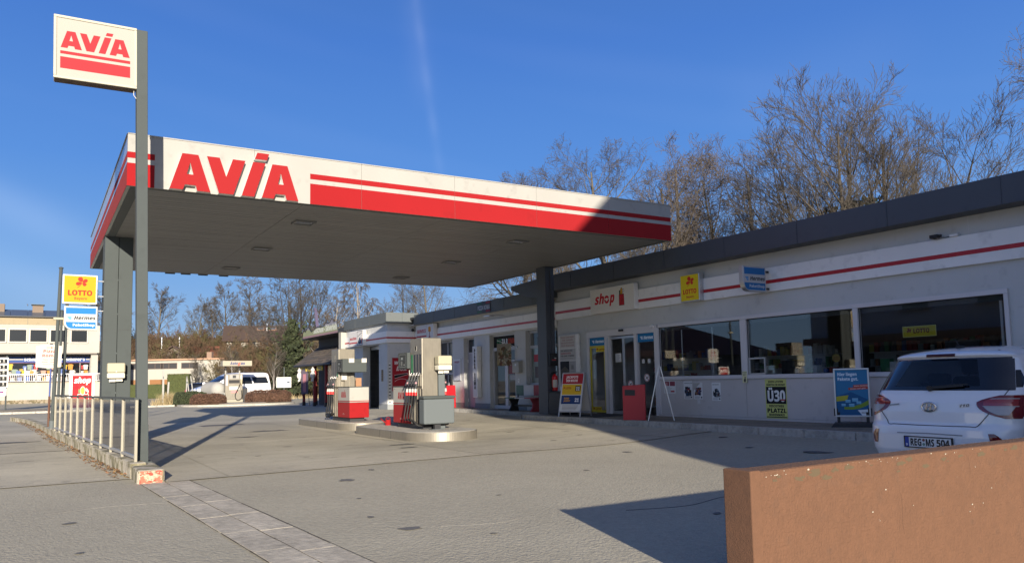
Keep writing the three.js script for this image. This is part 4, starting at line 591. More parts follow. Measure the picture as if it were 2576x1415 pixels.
  const y = thing('clover_frame', 'yellow lottery frame stuck round the narrow side pane', 'window frame', [13.19, 0.28, -17.06]), ym = std([0.58, 0.47, 0.02], 0.5);
  place('frame', [box(13.185, 13.2, 2.03, 2.095, -17.41, -16.72), box(13.185, 13.2, 0.27, 0.335, -17.41, -16.72), box(13.185, 13.2, 0.335, 2.03, -17.41, -17.345), box(13.185, 13.2, 0.335, 2.03, -16.785, -16.72)], ym, y);
  const yl = canvas(192, 64, (k, w, h) => { k.fillStyle = '#e0c81e'; k.fillRect(0, 0, w, h); clover(k, 30, 28, 22, '#a8301e'); k.fillStyle = '#8e2a1c'; k.font = 'bold 40px sans-serif'; fit(k, 'LOTTO', 60, 47, 122); }); printed('corner_label', yl, 'x', y, [13.1835, 1.985, -16.93], 0.4, 0.12); printed('corner_label', yl, 'x', y, [13.1835, 0.36, -17.15], 0.4, 0.12);
}
{ // glazed notice case left of the entrance
  const c = thing('notice_case', 'tall white notice case with rounded corners behind the jackpot board', 'notice case', [13.14, 0.82, -18.3]);
  place('case', rbox(13.07, FX, 0.82, 2.49, -18.8, -17.84, 0.06, 4), M.band, c);
  const a = canvas(256, 128, (k, w, h) => { k.fillStyle = '#c9c5bf'; k.fillRect(0, 0, w, h); k.textAlign = 'center'; k.fillStyle = '#9a5a58'; k.font = '26px sans-serif'; ['Rainer Kollermeier', 'AVIA Tankstelle', 'Bahnhofstrasse 83', '94249 Bodenmais'].forEach((t, i) => k.fillText(t, 128, 28 + i * 28)); });
  const b = canvas(256, 128, (k, w, h) => { k.fillStyle = '#bfbdb9'; k.fillRect(0, 0, w, h); k.font = 'bold 25px sans-serif'; k.fillStyle = '#3c3c40'; k.fillText('EIN HERZLICHES', 12, 32); k.fillText('FÜR IHRE STIMME!', 12, 88); k.fillStyle = '#a04048'; k.fillText('DANKESCHÖN', 12, 60); k.fillStyle = '#777'; k.fillRect(12, 104, 200, 3); });
  const d = canvas(256, 256, (k, w, h) => { k.fillStyle = '#b4b2b0'; k.fillRect(0, 0, w, h); k.fillStyle = '#2a2e34'; k.fillRect(0, 0, 150, 200); k.fillStyle = '#59544e'; k.beginPath(); k.moveTo(0, 90); k.lineTo(80, 50); k.lineTo(150, 95); k.lineTo(150, 150); k.lineTo(0, 150); k.fill(); k.fillStyle = '#7a1c26'; k.fillRect(0, 200, 130, 56); k.fillRect(160, 130, 80, 26); k.fillStyle = '#8a8a88'; for (let i = 0; i < 7; i++) k.fillRect(162, 12 + i * 14, 70, 4); k.fillRect(180, 40, 40, 40); });
  printed('paper', a, 'x', c, [13.068, 2.27, -18.32], 0.78, 0.36); printed('paper', b, 'x', c, [13.068, 1.9, -18.32], 0.78, 0.34); printed('paper', d, 'x', c, [13.068, 1.34, -18.32], 0.78, 0.74);
}
function aBoard(name, label, pos, turn, w, h, map, legs = 0.12) {                       // hinged two-sided pavement board; local +z is the printed side
  const o = local(name, label, 'pavement board', pos, turn), lean = 0.28; const side = s => {
    const g = n => n.rotateX(-lean * s * 1).translate(0, 0, 0); void g;
    const T = geo => { geo.translate(0, 0, 0).rotateX(-s * Math.asin(lean / h * 0.95)).translate(0, 0, s * lean); return geo; };
    const f = place('frame', [rbox(-w / 2, w / 2, h - 0.03, h, -0.012, 0.012, 0.006), rbox(-w / 2, w / 2, legs, legs + 0.03, -0.012, 0.012, 0.006), rbox(-w / 2, -w / 2 + 0.028, 0, h, -0.012, 0.012, 0.006), rbox(w / 2 - 0.028, w / 2, 0, h, -0.012, 0.012, 0.006)].map(T), M.alu, o);
    place('board', T(box(-w / 2 + 0.028, w / 2 - 0.028, legs + 0.03, h - 0.03, -0.006, 0.004)), M.paper, o);
    if (map) place('print', own(T(new THREE.PlaneGeometry(w - 0.056, h - legs - 0.06).rotateY(s < 0 ? Math.PI : 0).translate(0, (h + legs) / 2, s * 0.0075))), new THREE.MeshStandardMaterial({ map, roughness: 0.45 }), o); void f;
  }; side(1); side(-1); place('hinge', bar([-w / 2, h * 0.97, 0], [w / 2, h * 0.97, 0], 0.014), M.alu, o); return o;
}
const jackpot = canvas(384, 512, (k, w, h) => { k.fillStyle = '#cfd0cf'; k.fillRect(0, 0, w, h); k.fillStyle = '#a3202a'; k.fillRect(0, 0, w, 140); k.fillStyle = '#ece4e0'; k.textAlign = 'center'; k.font = 'bold 46px sans-serif'; fit(k, 'JACKPOTS', 180, 62, 220); fit(k, 'DER WOCHE', 180, 112, 220); k.fillStyle = '#d3ab1e'; k.fillRect(10, 148, w - 20, 140); k.fillStyle = '#1c3a6e'; k.fillRect(10, 298, w - 20, 118); k.fillStyle = '#a23a20'; k.font = 'bold 38px sans-serif'; k.textAlign = 'left'; fit(k, 'LOTTO', 70, 212, 110); clover(k, 48, 196, 18, '#b03a20'); k.fillStyle = '#e0a020'; k.font = 'bold 30px sans-serif'; fit(k, 'EURO', 60, 350, 100); fit(k, 'JACKPOT', 60, 384, 120); k.fillStyle = '#181818'; k.fillRect(258, 170, 98, 70); k.fillStyle = '#eee'; k.font = 'bold 66px serif'; fit(k, '11', 270, 228, 72); fit(k, '21', 266, 384, 80); k.fillStyle = '#777'; for (let i = 0; i < 4; i++) k.fillRect(40, 434 + i * 18, 300 - i * 12, 6); });
aBoard('lottery_board', 'white pavement board with red, yellow and blue jackpot poster', [11.68, 0.246, -16.12], -1.19, 0.66, 1.14, jackpot);
aBoard('folding_board', 'bare folding pavement board standing side-on beside the red bin', [11.86, 0.246, -13.12], 0.84, 0.6, 1.22, null, 0.3);
{
  const map = canvas(384, 576, (k, w, h) => { k.fillStyle = '#3a7da6'; k.fillRect(0, 0, w, h); k.fillStyle = '#dfe8ec'; k.font = 'bold 54px sans-serif'; fit(k, 'Hier liegen', 26, 74, 235); fit(k, 'Pakete gut.', 26, 134, 250); k.save(); k.translate(150, 195); k.rotate(-0.05); k.fillStyle = '#b5483c'; k.fillRect(60, 0, 190, 32); k.fillRect(0, 32, 250, 30); k.fillStyle = '#f0d8d0'; k.font = 'bold 22px sans-serif'; k.fillText('Meine Sendung', 70, 24); k.fillText('Hinten rum? geht.', 20, 56); k.restore(); k.fillStyle = '#27608c'; k.beginPath(); k.moveTo(0, 330); k.lineTo(180, 280); k.lineTo(384, 380); k.lineTo(384, 576); k.lineTo(0, 576); k.fill(); k.fillStyle = '#b9b23c'; k.beginPath(); k.moveTo(0, 340); k.lineTo(150, 320); k.lineTo(130, 390); k.lineTo(0, 400); k.fill(); k.fillStyle = '#7f9a3a'; k.beginPath(); k.moveTo(90, 470); k.quadraticCurveTo(260, 470, 384, 380); k.lineTo(384, 440); k.quadraticCurveTo(260, 520, 90, 500); k.fill(); k.fillStyle = '#6fb0cf'; for (const [x, y, s] of [[110, 380, 60], [190, 360, 70], [60, 430, 50], [150, 430, 64], [240, 400, 56]]) { k.fillRect(x, y, s, s * .6); k.fillStyle = '#8cc4da'; k.fillRect(x, y, s, s * .18); k.fillStyle = '#6fb0cf'; } k.fillStyle = '#dfe6ea'; k.beginPath(); k.moveTo(250, 510); k.lineTo(384, 500); k.lineTo(384, 576); k.lineTo(300, 576); k.fill(); k.fillStyle = '#333'; k.font = 'italic bold 24px sans-serif'; k.fillText('Hermes', 292, 552); });
  const o = local('parcel_board', 'blue parcel poster in a grey frame on a black wheeled base', 'pavement board', [12.56, 0.246, -8.83], -0.98); o.scale.setScalar(0.86);
  place('base', prism([[-0.42, 0], [0.42, 0], [0.36, 0.07], [-0.36, 0.07]], 0.5, 0.012).translate(0, 0, -0.25), M.dark, o);
  for (const x of [-0.28, 0.28]) { place('stay', box(x - 0.03, x + 0.03, 0.07, 0.3, -0.02, 0.02), M.black, o); place('corner_block', box(x * 1.17 - 0.04, x * 1.17 + 0.04, 0.22, 0.38, -0.03, 0.012), M.black, o); }
  const f = place('frame', [rbox(-0.345, 0.345, 1.18, 1.215, -0.02, 0.025, 0.008), rbox(-0.345, 0.345, 0.2, 0.235, -0.02, 0.025, 0.008), rbox(-0.345, -0.31, 0.235, 1.18, -0.02, 0.025, 0.008), rbox(0.31, 0.345, 0.235, 1.18, -0.02, 0.025, 0.008), box(-0.31, 0.31, 0.235, 1.18, -0.015, 0.005)], M.alu, o); printed('poster', map, 'z', f, [0, 0.7075, 0.0085], 0.62, 0.945);
}
function redBin(label, pos, turn, lean) { const o = local('red_bin', label, 'bin', pos, turn, 'red litter bins'); o.rotation.z = lean; place('body', prism([[-0.23, 0], [0.25, 0], [0.23, 0.78], [-0.25, 0.74]], 0.4, 0.012).translate(0, 0.012, -0.2), M.redDark, o); place('opening', rbox(-0.21, 0.02, 0.55, 0.68, 0.211, 0.216, 0.002), M.black, o); place('lid_edge', box(-0.24, 0.22, 0.755, 0.765, 0.2, 0.218), M.redDark, o); return o; }
redBin('red metal litter bin leaning between the entrance and the folding board', [11.6, 0.246, -13.72], -0.75, -0.03);
redBin('red metal litter bin by the glazed workshop doors', [12.75, 0.246, -25.5], -1.2, 0);
{ const m = place('door_mat', rbox(11.75, 13.05, 0.246, 0.256, -16.7, -15.35, 0.004), std([0.03, 0.03, 0.032], 0.95)); tag(m, 'dark door mat on the pavement before the sliding door', 'mat'); }
// ---------------------------------------------------------------- pizzeria wing
{
  const w = thing('pizzeria_wing', 'low grey wing with pizzeria door, workshop doors and red-striped band', 'building', [13.2, 0, -24]);
  const wl = (a, b, y0, y1, x = FX) => box(x, x + 0.3, y0, y1, a, b);
  place('wall', [wl(-29.2, -19.01, 2.74, 3.7), wl(-21.45, -20.78, 0.2, 2.739), wl(-24.17, -23.09, 0.2, 2.739), wl(-25.88, -24.98, 0.2, 2.739), wl(-29.2, -27.9, 0.2, 2.739), wl(-20.78, -19.01, 0.2, 1.03), box(FX + 0.3, 19, 0.1, 3.7, -19.3, -19.02), box(18.7, 19, 0.1, 3.7, -29.2, -19.31)], M.wall, w);
  place('plinth', [box(FX - 0.012, FX, 0.2, 0.42, -24.17, -23.09), box(FX - 0.012, FX, 0.2, 0.42, -25.88, -24.98), box(FX - 0.012, FX, 0.2, 0.42, -21.45, -20.78), box(FX - 0.012, FX, 0.2, 0.42, -29.19, -27.9)], M.plinth, w);
  place('roof', box(12.9, 19.2, 3.7, 3.8, -29.2, -19.05), M.dark, w);
  const j = [-19.0, -19.8, -21.5, -23.3, -25.0, -26.75, -28.55]; for (let i = 0; i < j.length - 1; i++) { const p = place('fascia_panel', rbox(12.85, 12.9, 3.46, 3.875, j[i + 1] + 0.004, j[i] - 0.004, 0.004, 1), M.fasciaLeft, w); place('cover_strip', box(12.842, 12.85, 3.462, 3.873, j[i + 1] - 0.01, j[i + 1] + 0.01), M.fasciaLeft, p); }
  place('eaves_soffit', box(12.9, FX, 3.465, 3.5, -29.2, -19.05), M.wall, w);
  const b = place('fascia_band', rbox(13.13, FX, 2.793, 3.25, -29.2, -19.0, 0.008, 2), M.band, w); place('red_stripe', box(13.1265, 13.13, 2.955, 3.02, -29.19, -19.005), M.redDark, b);
  // inside, closed and dim
  place('room', [box(13.5, 18.7, 0.15, 0.25, -29, -19.3), box(13.5, 18.7, 2.75, 2.85, -29, -19.3), box(16.5, 16.6, 0.25, 2.75, -29, -19.3), box(13.5, 16.5, 0.25, 2.75, -23.95, -23.85), box(13.5, 16.5, 0.25, 2.75, -25.3, -25.2)], std([0.2, 0.19, 0.18], 0.9), w);
  place('serving_counter', [box(14.6, 15.1, 0.25, 1.25, -23.4, -20.5)], std([0.25, 0.24, 0.22], 0.5), w);
  // pizzeria entrance, white frames set back in the reveal
  const fx = 13.33, fr = (...g) => place('door_frame', g.map(q => box(fx, fx + 0.07, ...q)), std([0.50, 0.51, 0.53], 0.45), w);
  fr([2.19, 2.3, -23.09, -21.45], [0.25, 2.19, -23.09, -23.02], [0.25, 2.19, -22.3, -22.12], [0.25, 2.19, -21.52, -21.45], [2.68, 2.739, -23.09, -21.45], [0.25, 0.36, -23.02, -22.3], [0.25, 0.36, -22.12, -21.52], [1.78, 1.86, -22.12, -21.52]);
  for (const [a, c, y0, y1] of [[-23.02, -22.3, 0.36, 2.19], [-22.12, -21.52, 0.36, 1.78], [-22.12, -21.52, 1.86, 2.19]]) place('door_glass', new THREE.PlaneGeometry(c - a, y1 - y0).rotateY(-Math.PI / 2).translate(fx + 0.03, (y0 + y1) / 2, (a + c) / 2), M.glass, w);
  // window by the bench
  place('window_frame', [box(fx, fx + 0.07, 2.18, 2.27, -20.77, -19.3), box(fx, fx + 0.07, 1.03, 1.1, -20.77, -19.3), box(fx, fx + 0.07, 2.66, 2.739, -20.77, -19.3), box(fx, fx + 0.07, 1.1, 2.18, -20.77, -20.7), box(fx, fx + 0.07, 2.27, 2.66, -20.77, -20.7)], std([0.42, 0.43, 0.45], 0.45), w);
  place('window_pane', [new THREE.PlaneGeometry(1.4, 1.08).rotateY(-Math.PI / 2).translate(fx + 0.03, 1.64, -20.0), new THREE.PlaneGeometry(1.4, 0.39).rotateY(-Math.PI / 2).translate(fx + 0.03, 2.465, -20.0)], M.glass, w);
  place('window_film', box(fx + 0.05, fx + 0.054, 1.1, 2.18, -20.7, -19.3), std([0.16, 0.20, 0.18], 0.3), w);
  // plain door with skylight, hinges
  const dd = place('plain_door', [box(13.38, 13.43, 0.25, 2.16, -24.93, -24.2)], std([0.34, 0.345, 0.38], 0.5), w); place('door_frame', [box(13.36, 13.44, 0.25, 2.739, -24.98, -24.93), box(13.36, 13.44, 0.25, 2.739, -24.2, -24.17), box(13.36, 13.44, 2.16, 2.22, -24.93, -24.2), box(13.36, 13.44, 2.68, 2.739, -24.93, -24.2)], std([0.40, 0.41, 0.44], 0.5), w);
  place('skylight', new THREE.PlaneGeometry(0.73, 0.46).rotateY(-Math.PI / 2).translate(13.4, 2.45, -24.565), std([0.035, 0.04, 0.05], 0.1), w); place('handle', [bar([13.34, 1.25, -24.3], [13.38, 1.25, -24.3], 0.012), new THREE.SphereGeometry(0.025, 10, 8).translate(13.33, 1.25, -24.3)], M.alu, dd);
  for (const y of [0.45, 1.85]) place('hinge', bar([13.36, y, -24.95], [13.36, y + 0.12, -24.95], 0.018), M.band, dd);
  // glazed workshop doors
  const gx = 13.36; place('workshop_door', [...[-27.9, -27.25, -26.6, -25.94].map(z => box(gx, gx + 0.06, 0.25, 2.739, z - 0.0, z + 0.06)), ...[0.25, 0.85, 1.45, 2.05, 2.66].map(y => box(gx, gx + 0.06, y, y + 0.075, -27.84, -25.94))].map(g => g), std([0.36, 0.37, 0.40], 0.5), w);
  for (let i = 0; i < 3; i++) for (let q = 0; q < 4; q++) place('door_pane', new THREE.PlaneGeometry(0.59, 0.525).rotateY(-Math.PI / 2).translate(gx + 0.03, 0.5875 + q * 0.6, -27.545 + i * 0.65), std([0.04, 0.045, 0.055], 0.08), w);
}
{
  const s = thing('pizzeria_sign', 'tall narrow white box sign with vertical black letters', 'sign', [13.1, 0.6, -23.8]); place('box', rbox(13.02, FX - 0.012, 0.62, 2.4, -24.0, -23.66, 0.02, 3), M.band, s);
  printed('face', canvas(112, 640, (k, w, h) => { k.fillStyle = '#cfd0d2'; k.fillRect(0, 0, w, h); k.fillStyle = '#15181c'; k.textAlign = 'center'; k.font = 'bold 66px sans-serif'; k.strokeStyle = '#15181c'; k.lineWidth = 5; 'PIZZA ROMA'.split('').forEach((c, i) => { k.fillText(c, 54, 74 + i * 52); k.strokeText(c, 54, 74 + i * 52); }); }), 'x', s, [13.0185, 1.51, -23.83], 0.29, 1.72);
  const t = thing('transom_sign', 'dark transom panel with green, white and red pizzeria lettering', 'sign', [13.36, 2.3, -22.27]); place('panel', box(13.35, 13.37, 2.3, 2.68, -23.05, -21.5), M.black, t);
  printed('lettering', canvas(512, 128, (k, w, h) => { k.fillStyle = '#10110f'; k.fillRect(0, 0, w, h); k.font = 'bold 84px sans-serif'; k.fillStyle = '#2f7a52'; fit(k, 'PIZ', 60, 94, 110); k.fillStyle = '#d8d8d4'; fit(k, 'ZA R', 175, 94, 130); k.fillStyle = '#c2452e'; fit(k, 'OMA', 312, 94, 150); }), 'x', t, [13.348, 2.49, -22.27], 1.5, 0.36);
  const bn = thing('roof_banner', 'small grey pizzeria banner with flag colours on the roof edge', 'banner', [12.84, 3.5, -22.85]); place('cloth', box(12.835, 12.84, 3.49, 3.85, -23.27, -22.35), M.fasciaLeft, bn);
  printed('print', canvas(256, 112, (k, w, h) => { k.fillStyle = '#4a5058'; k.fillRect(0, 0, w, h); k.fillStyle = '#3f6a5a'; k.fillRect(0, 0, 90, 22); k.fillRect(0, 92, 90, 20); k.fillStyle = '#8a3a4a'; k.fillRect(170, 0, 86, 22); k.fillRect(170, 92, 86, 20); k.fillStyle = '#aab0b8'; k.font = 'bold 66px sans-serif'; fit(k, 'PIZZA ROMA', 8, 84, 240); }), 'x', bn, [12.833, 3.67, -22.81], 0.9, 0.34);
  const f = thing('flood_lamp', 'flat flood lamp on an arm above the pizzeria band', 'lamp', [12.95, 3.25, -22.2]); place('arm', [beam([13.13, 3.33, -22.0], [12.8, 3.36, -22.1], 0.02, 0.02)], M.alu, f); place('head', rbox(12.62, 12.82, 3.30, 3.34, -22.45, -22.05, 0.01), M.alu, f); place('glass', box(12.64, 12.8, 3.297, 3.3, -22.43, -22.07), std([0.3, 0.3, 0.3], 0.2), f);
  const fl = thing('pizza_flag', 'small cloth flag with pizza photo on a slanted rod', 'flag', [13.1, 1.9, -21.9]); place('rod', bar([13.2, 2.25, -21.3], [12.72, 2.48, -21.75], 0.01), M.alu, fl); place('wall_socket', new THREE.CylinderGeometry(0.04, 0.04, 0.02, 12).rotateZ(Math.PI / 2).translate(13.19, 2.25, -21.3), M.alu, fl);
  const ft = canvas(128, 192, (k, w, h) => { k.fillStyle = '#8a8476'; k.fillRect(0, 0, w, h); const r = rng(15); for (let i = 0; i < 60; i++) { k.fillStyle = ['#8f7f5c', '#5f4a38', '#9a8d6c', '#5c5c48', '#6a4a3c', '#a69f8c'][Math.floor(r() * 6)]; k.beginPath(); k.ellipse(r() * w, 40 + r() * 150, 6 + r() * 22, 4 + r() * 12, r() * 3, 0, 7); k.fill(); } });
  const fg = own(new THREE.PlaneGeometry(0.5, 0.72, 6, 6)); { const p = fg.attributes.position; for (let i = 0; i < p.count; i++) p.setZ(i, 0.02 * Math.sin(p.getX(i) * 14)); fg.computeVertexNormals(); } place('cloth', fg.rotateY(-0.95).translate(12.9, 2.02, -21.62), new THREE.MeshStandardMaterial({ map: ft, roughness: 0.9, side: THREE.DoubleSide }), fl);
  const m = thing('letter_box', 'grey letter box beside the pizzeria door', 'letter box', [13.12, 1.43, -21.15]); place('case', prismX([[-21.38, 1.43], [-21.0, 1.43], [-21.0, 1.78], [-21.38, 1.78]], 13.06, FX, 0.006), std([0.36, 0.35, 0.31], 0.5), m); place('roof_flap', prism([[13.03, 1.77], [13.2, 1.77], [13.2, 1.82]], 0.42).translate(0, 0, -21.4), std([0.36, 0.35, 0.31], 0.5), m); place('badge', new THREE.CylinderGeometry(0.04, 0.04, 0.004, 16).rotateZ(Math.PI / 2).translate(13.052, 1.68, -21.19), M.alu, m); const bell = thing('door_bell', 'small white bell plate under the letter box', 'door bell', [13.19, 1.1, -21.2]); place('plate', rbox(13.185, FX, 1.12, 1.24, -21.26, -21.18, 0.004), M.band, bell); place('button', new THREE.CylinderGeometry(0.012, 0.012, 0.006, 10).rotateZ(Math.PI / 2).translate(13.183, 1.18, -21.22), M.dark, bell);
  const nt = thing('price_notice', 'framed printed notice on the pier by the workshop doors', 'notice', [13.18, 1.2, -25.45]); place('frame', rbox(13.17, FX - 0.001, 1.2, 2.0, -25.74, -25.2, 0.008), M.alu, nt); printed('sheet', canvas(192, 288, (k, w, h) => { k.fillStyle = '#b9bdc6'; k.fillRect(0, 0, w, h); k.fillStyle = '#8a5060'; k.fillRect(14, 16, w - 28, 14); k.fillRect(14, 40, w - 60, 6); k.fillStyle = '#8d93a0'; for (let i = 0; i < 22; i++) k.fillRect(16, 60 + i * 10, 60 + (i * 53) % 90, 4); }), 'x', nt, [13.168, 1.6, -25.47], 0.46, 0.72);
  // goods poster behind the window film
  const gp = thing('window_poster', 'dark red poster behind the window by the bench', 'poster', [13.36, 1.7, -20.2]); place('sheet', box(13.355, 13.36, 1.75, 1.98, -20.55, -19.9), M.redDark, gp); const gq = thing('window_poster', 'pale poster with grill photo behind the window by the bench', 'poster', [13.36, 1.15, -20.2]); place('sheet', box(13.355, 13.36, 1.15, 1.72, -20.6, -19.8), std([0.22, 0.25, 0.22], 0.4), gq); place('photo', box(13.352, 13.355, 1.25, 1.6, -20.5, -20.2), std([0.08, 0.05, 0.05], 0.4), gq);
  const mp = thing('door_poster', 'pale poster on the pizzeria door glass', 'poster', [13.35, 1.5, -22.5]); place('sheet', box(13.352, 13.356, 1.72, 2.12, -22.62, -22.33), std([0.3, 0.31, 0.33], 0.5), mp); place('emblem', new THREE.CylinderGeometry(0.08, 0.08, 0.003, 18).rotateZ(Math.PI / 2).translate(13.351, 1.9, -22.47), M.dark, mp);
  const rp = thing('door_poster', 'dark red menu poster on the pizzeria door glass', 'poster', [13.35, 1.3, -21.8]); place('sheet', box(13.352, 13.356, 1.4, 1.75, -22.1, -21.55), std([0.2, 0.03, 0.03], 0.5), rp); place('menu', box(13.35, 13.352, 1.2, 1.36, -22.0, -21.6), std([0.35, 0.34, 0.33], 0.5), rp);
}
{ // bench in the colours of the Italian flag
  const b = local('bench', 'wooden bench painted green, white and red outside the pizzeria', 'bench', [12.82, 0.246, -20.15], -Math.PI / 2);
  const G = std([0.075, 0.15, 0.115], 0.6), W = std([0.50, 0.50, 0.50], 0.6), R = std([0.30, 0.035, 0.045], 0.6), cols = [[G, -0.86, -0.28], [W, -0.275, 0.285], [R, 0.29, 0.86]];
  for (const [m, a, c] of cols) { place('seat', [rbox(a, c, 0.385, 0.415, -0.02, 0.2, 0.006), rbox(a, c, 0.385, 0.415, 0.205, 0.3, 0.006)], m, b); const bk = place('backrest', [rbox(Math.max(a, -0.72), Math.min(c, 0.72), 0.47, 0.79, -0.075, -0.045, 0.008)], m, b); place('inset', [rbox(Math.max(a, -0.72) + 0.06, Math.min(c, 0.72) - 0.06, 0.52, 0.72, -0.045, -0.04, 0.003)], m, bk); }
  for (const [m, x] of [[G, -0.62], [R, 0.62]]) place('leg', prism([[-0.06, 0], [0.3, 0], [0.22, 0.12], [0.2, 0.24], [0.28, 0.38], [-0.08, 0.38], [-0.02, 0.22]], 0.05, 0.004).rotateY(-Math.PI / 2).translate(x + 0.025, 0, 0), m === G ? M.black : m, b);
  place('stretcher', rbox(-0.6, 0.6, 0.14, 0.2, 0.08, 0.11, 0.006), M.black, b); for (const x of [-0.6, 0.6]) place('back_stay', beam([x, 0.38, -0.03], [x, 0.72, -0.09], 0.05, 0.03), M.black, b);
}
// ---------------------------------------------------------------- wash hall
{
  const x0 = 11.97, w = thing('wash_hall', 'grey wash hall with dark open bay and striped band', 'building', [13, 0, -31.6]), y0 = 0.05;
  place('wall', [box(x0, 12.3, y0, 3.9, -30.1, -29.2), box(x0, 12.3, y0, 3.9, -34.05, -31.95), box(x0, 12.3, 2.75, 3.9, -31.95, -30.1), box(12.301, 19, y0, 3.9, -29.45, -29.2), box(12.301, 19, y0, 3.9, -34.05, -33.8), box(18.75, 19, y0, 3.9, -33.79, -29.46)], M.wall, w);
  place('plinth', [box(x0 - 0.012, x0, y0, 0.34, -30.1, -29.188), box(x0 - 0.012, x0, y0, 0.34, -34.05, -31.95), box(x0, 13.19, y0, 0.34, -29.2, -29.188)], M.plinth, w);
  place('roof', box(x0 + 0.02, 19, 3.9, 3.96, -34.0, -29.25), M.dark, w); place('roof_flange', rbox(13.3, 13.42, 3.96, 4.08, -30.4, -30.2, 0.02), M.greyLight, w);
  const fz = [-29.1, -30.9, -32.6, -34.1]; for (let i = 0; i < 3; i++) place('fascia_panel', rbox(11.86, 11.92, 3.576, 4.0, fz[i + 1] + 0.004, fz[i] - 0.004, 0.004, 1), M.fasciaLeft, w);
  for (const [a, b] of [[11.86, 12.55], [12.556, 13.25]]) place('fascia_panel', rbox(a, b, 3.575, 3.999, -29.098, -29.04, 0.004, 1), M.fasciaLeft, w);
  place('eaves_soffit', [box(11.92, x0, 3.58, 3.61, -34.05, -29.1), box(x0 + 0.001, 13.2, 3.58, 3.61, -29.2, -29.1)], M.wall, w);
  const b = place('fascia_band', [rbox(11.90, x0, 2.793, 3.25, -34.05, -29.13, 0.008, 2), rbox(11.9705, 13.125, 2.793, 3.25, -29.2, -29.13, 0.008, 2)], M.band, w); place('red_stripe', [box(11.8965, 11.9, 2.955, 3.02, -34.04, -29.127), box(11.9, 13.12, 2.955, 3.02, -29.13, -29.1265)], M.redDark, b);
  // tiled bay
  place('bay_floor', box(12.3, 18.7, 0.02, 0.1, -33.79, -29.46), std([0.1, 0.1, 0.1], 0.6), w); place('bay_ceiling', box(12.3, 18.7, 3.0, 3.06, -33.79, -29.46), std([0.2, 0.2, 0.2], 0.8), w); place('bay_back', box(16.9, 17, 0.1, 3, -33.79, -29.46), std([0.12, 0.12, 0.13], 0.5), w);
  const tm = [std([0.30, 0.31, 0.32], 0.25), std([0.27, 0.28, 0.29], 0.25)], tg = new THREE.BoxGeometry(0.296, 0.236, 0.012), r = rng(2);
  for (let i = 0; i < 14; i++) for (let j = 0; j < 11; j++) { const m = new THREE.Mesh(tg, tm[Math.floor(r() * 2)]); m.name = 'wall_tile'; m.castShadow = m.receiveShadow = true; m.position.set(12.5 + i * 0.302 - 13, 0.23 + j * 0.242, -33.78 + 31.6); w.add(m); }
  place('track', box(x0 + 0.35, x0 + 0.4, 2.6, 2.74, -31.95, -30.1), M.alu, w);
  const s1 = thing('wash_sign', 'white box sign with red lettering and car wash picture', 'sign', [11.85, 2.78, -32.2]); place('box', rbox(11.75, 11.898, 2.78, 3.44, -33.05, -31.35, 0.012), M.band, s1);
  printed('face', canvas(384, 160, (k, w2, h) => { k.fillStyle = '#cfcdca'; k.fillRect(0, 0, w2, h); k.fillStyle = '#a81c28'; k.fillRect(0, 118, 230, 14); k.font = 'bold 44px sans-serif'; fit(k, 'waschbox', 16, 92, 190); k.strokeStyle = '#444'; k.lineWidth = 6; k.strokeRect(228, 4, 150, 152); k.beginPath(); k.moveTo(240, 60); k.lineTo(365, 20); k.stroke(); k.fillStyle = '#3a4a60'; k.beginPath(); k.ellipse(300, 118, 50, 26, 0, 0, 7); k.fill(); k.fillStyle = '#8a2a30'; k.fillRect(338, 84, 22, 60); k.fillStyle = '#3a4a60'; k.beginPath(); k.ellipse(300, 92, 26, 18, 0, 0, 7); k.fill(); }), 'x', s1, [11.7485, 3.11, -32.2], 1.66, 0.62);
  const s2b = thing('service_sign', 'white box sign with red service lettering and picture', 'sign', [13.05, 2.87, -27.8]); place('box', rbox(12.95, 13.128, 2.87, 3.44, -28.56, -27.0, 0.012), M.band, s2b);
  printed('face', canvas(384, 144, (k, w2, h) => { k.fillStyle = '#cfcdca'; k.fillRect(0, 0, w2, h); k.fillStyle = '#a82430'; k.fillRect(0, 112, 240, 14); k.font = 'bold 46px sans-serif'; fit(k, 'SERVICE', 14, 80, 210); k.strokeStyle = '#aaa'; k.lineWidth = 4; k.strokeRect(236, 3, 144, 138); k.fillStyle = '#c98a2c'; k.fillRect(282, 44, 56, 34); k.beginPath(); k.ellipse(308, 38, 30, 12, 0, 0, 7); k.fill(); k.fillStyle = '#7a2030'; k.fillRect(303, 78, 12, 56); k.fillRect(290, 128, 40, 10); }), 'x', s2b, [12.9485, 3.155, -27.78], 1.5, 0.54);
  const cam = thing('security_camera', 'tiny black dome camera in the corner above the wash hall poster', 'camera', [13.05, 3.27, -29.05]); place('dome', new THREE.SphereGeometry(0.06, 12, 10).translate(13.02, 3.3, -29.06), M.black, cam); place('foot', box(13.0, 13.08, 3.3, 3.34, -29.13, -29.06), M.black, cam);
  const p = thing('wash_poster', 'large red poster with white lettering on the wash hall', 'poster', [12.6, 0.9, -29.18]); place('frame', rbox(12.17, 12.92, 0.85, 2.18, -29.2, -29.165, 0.008), M.redDark, p);
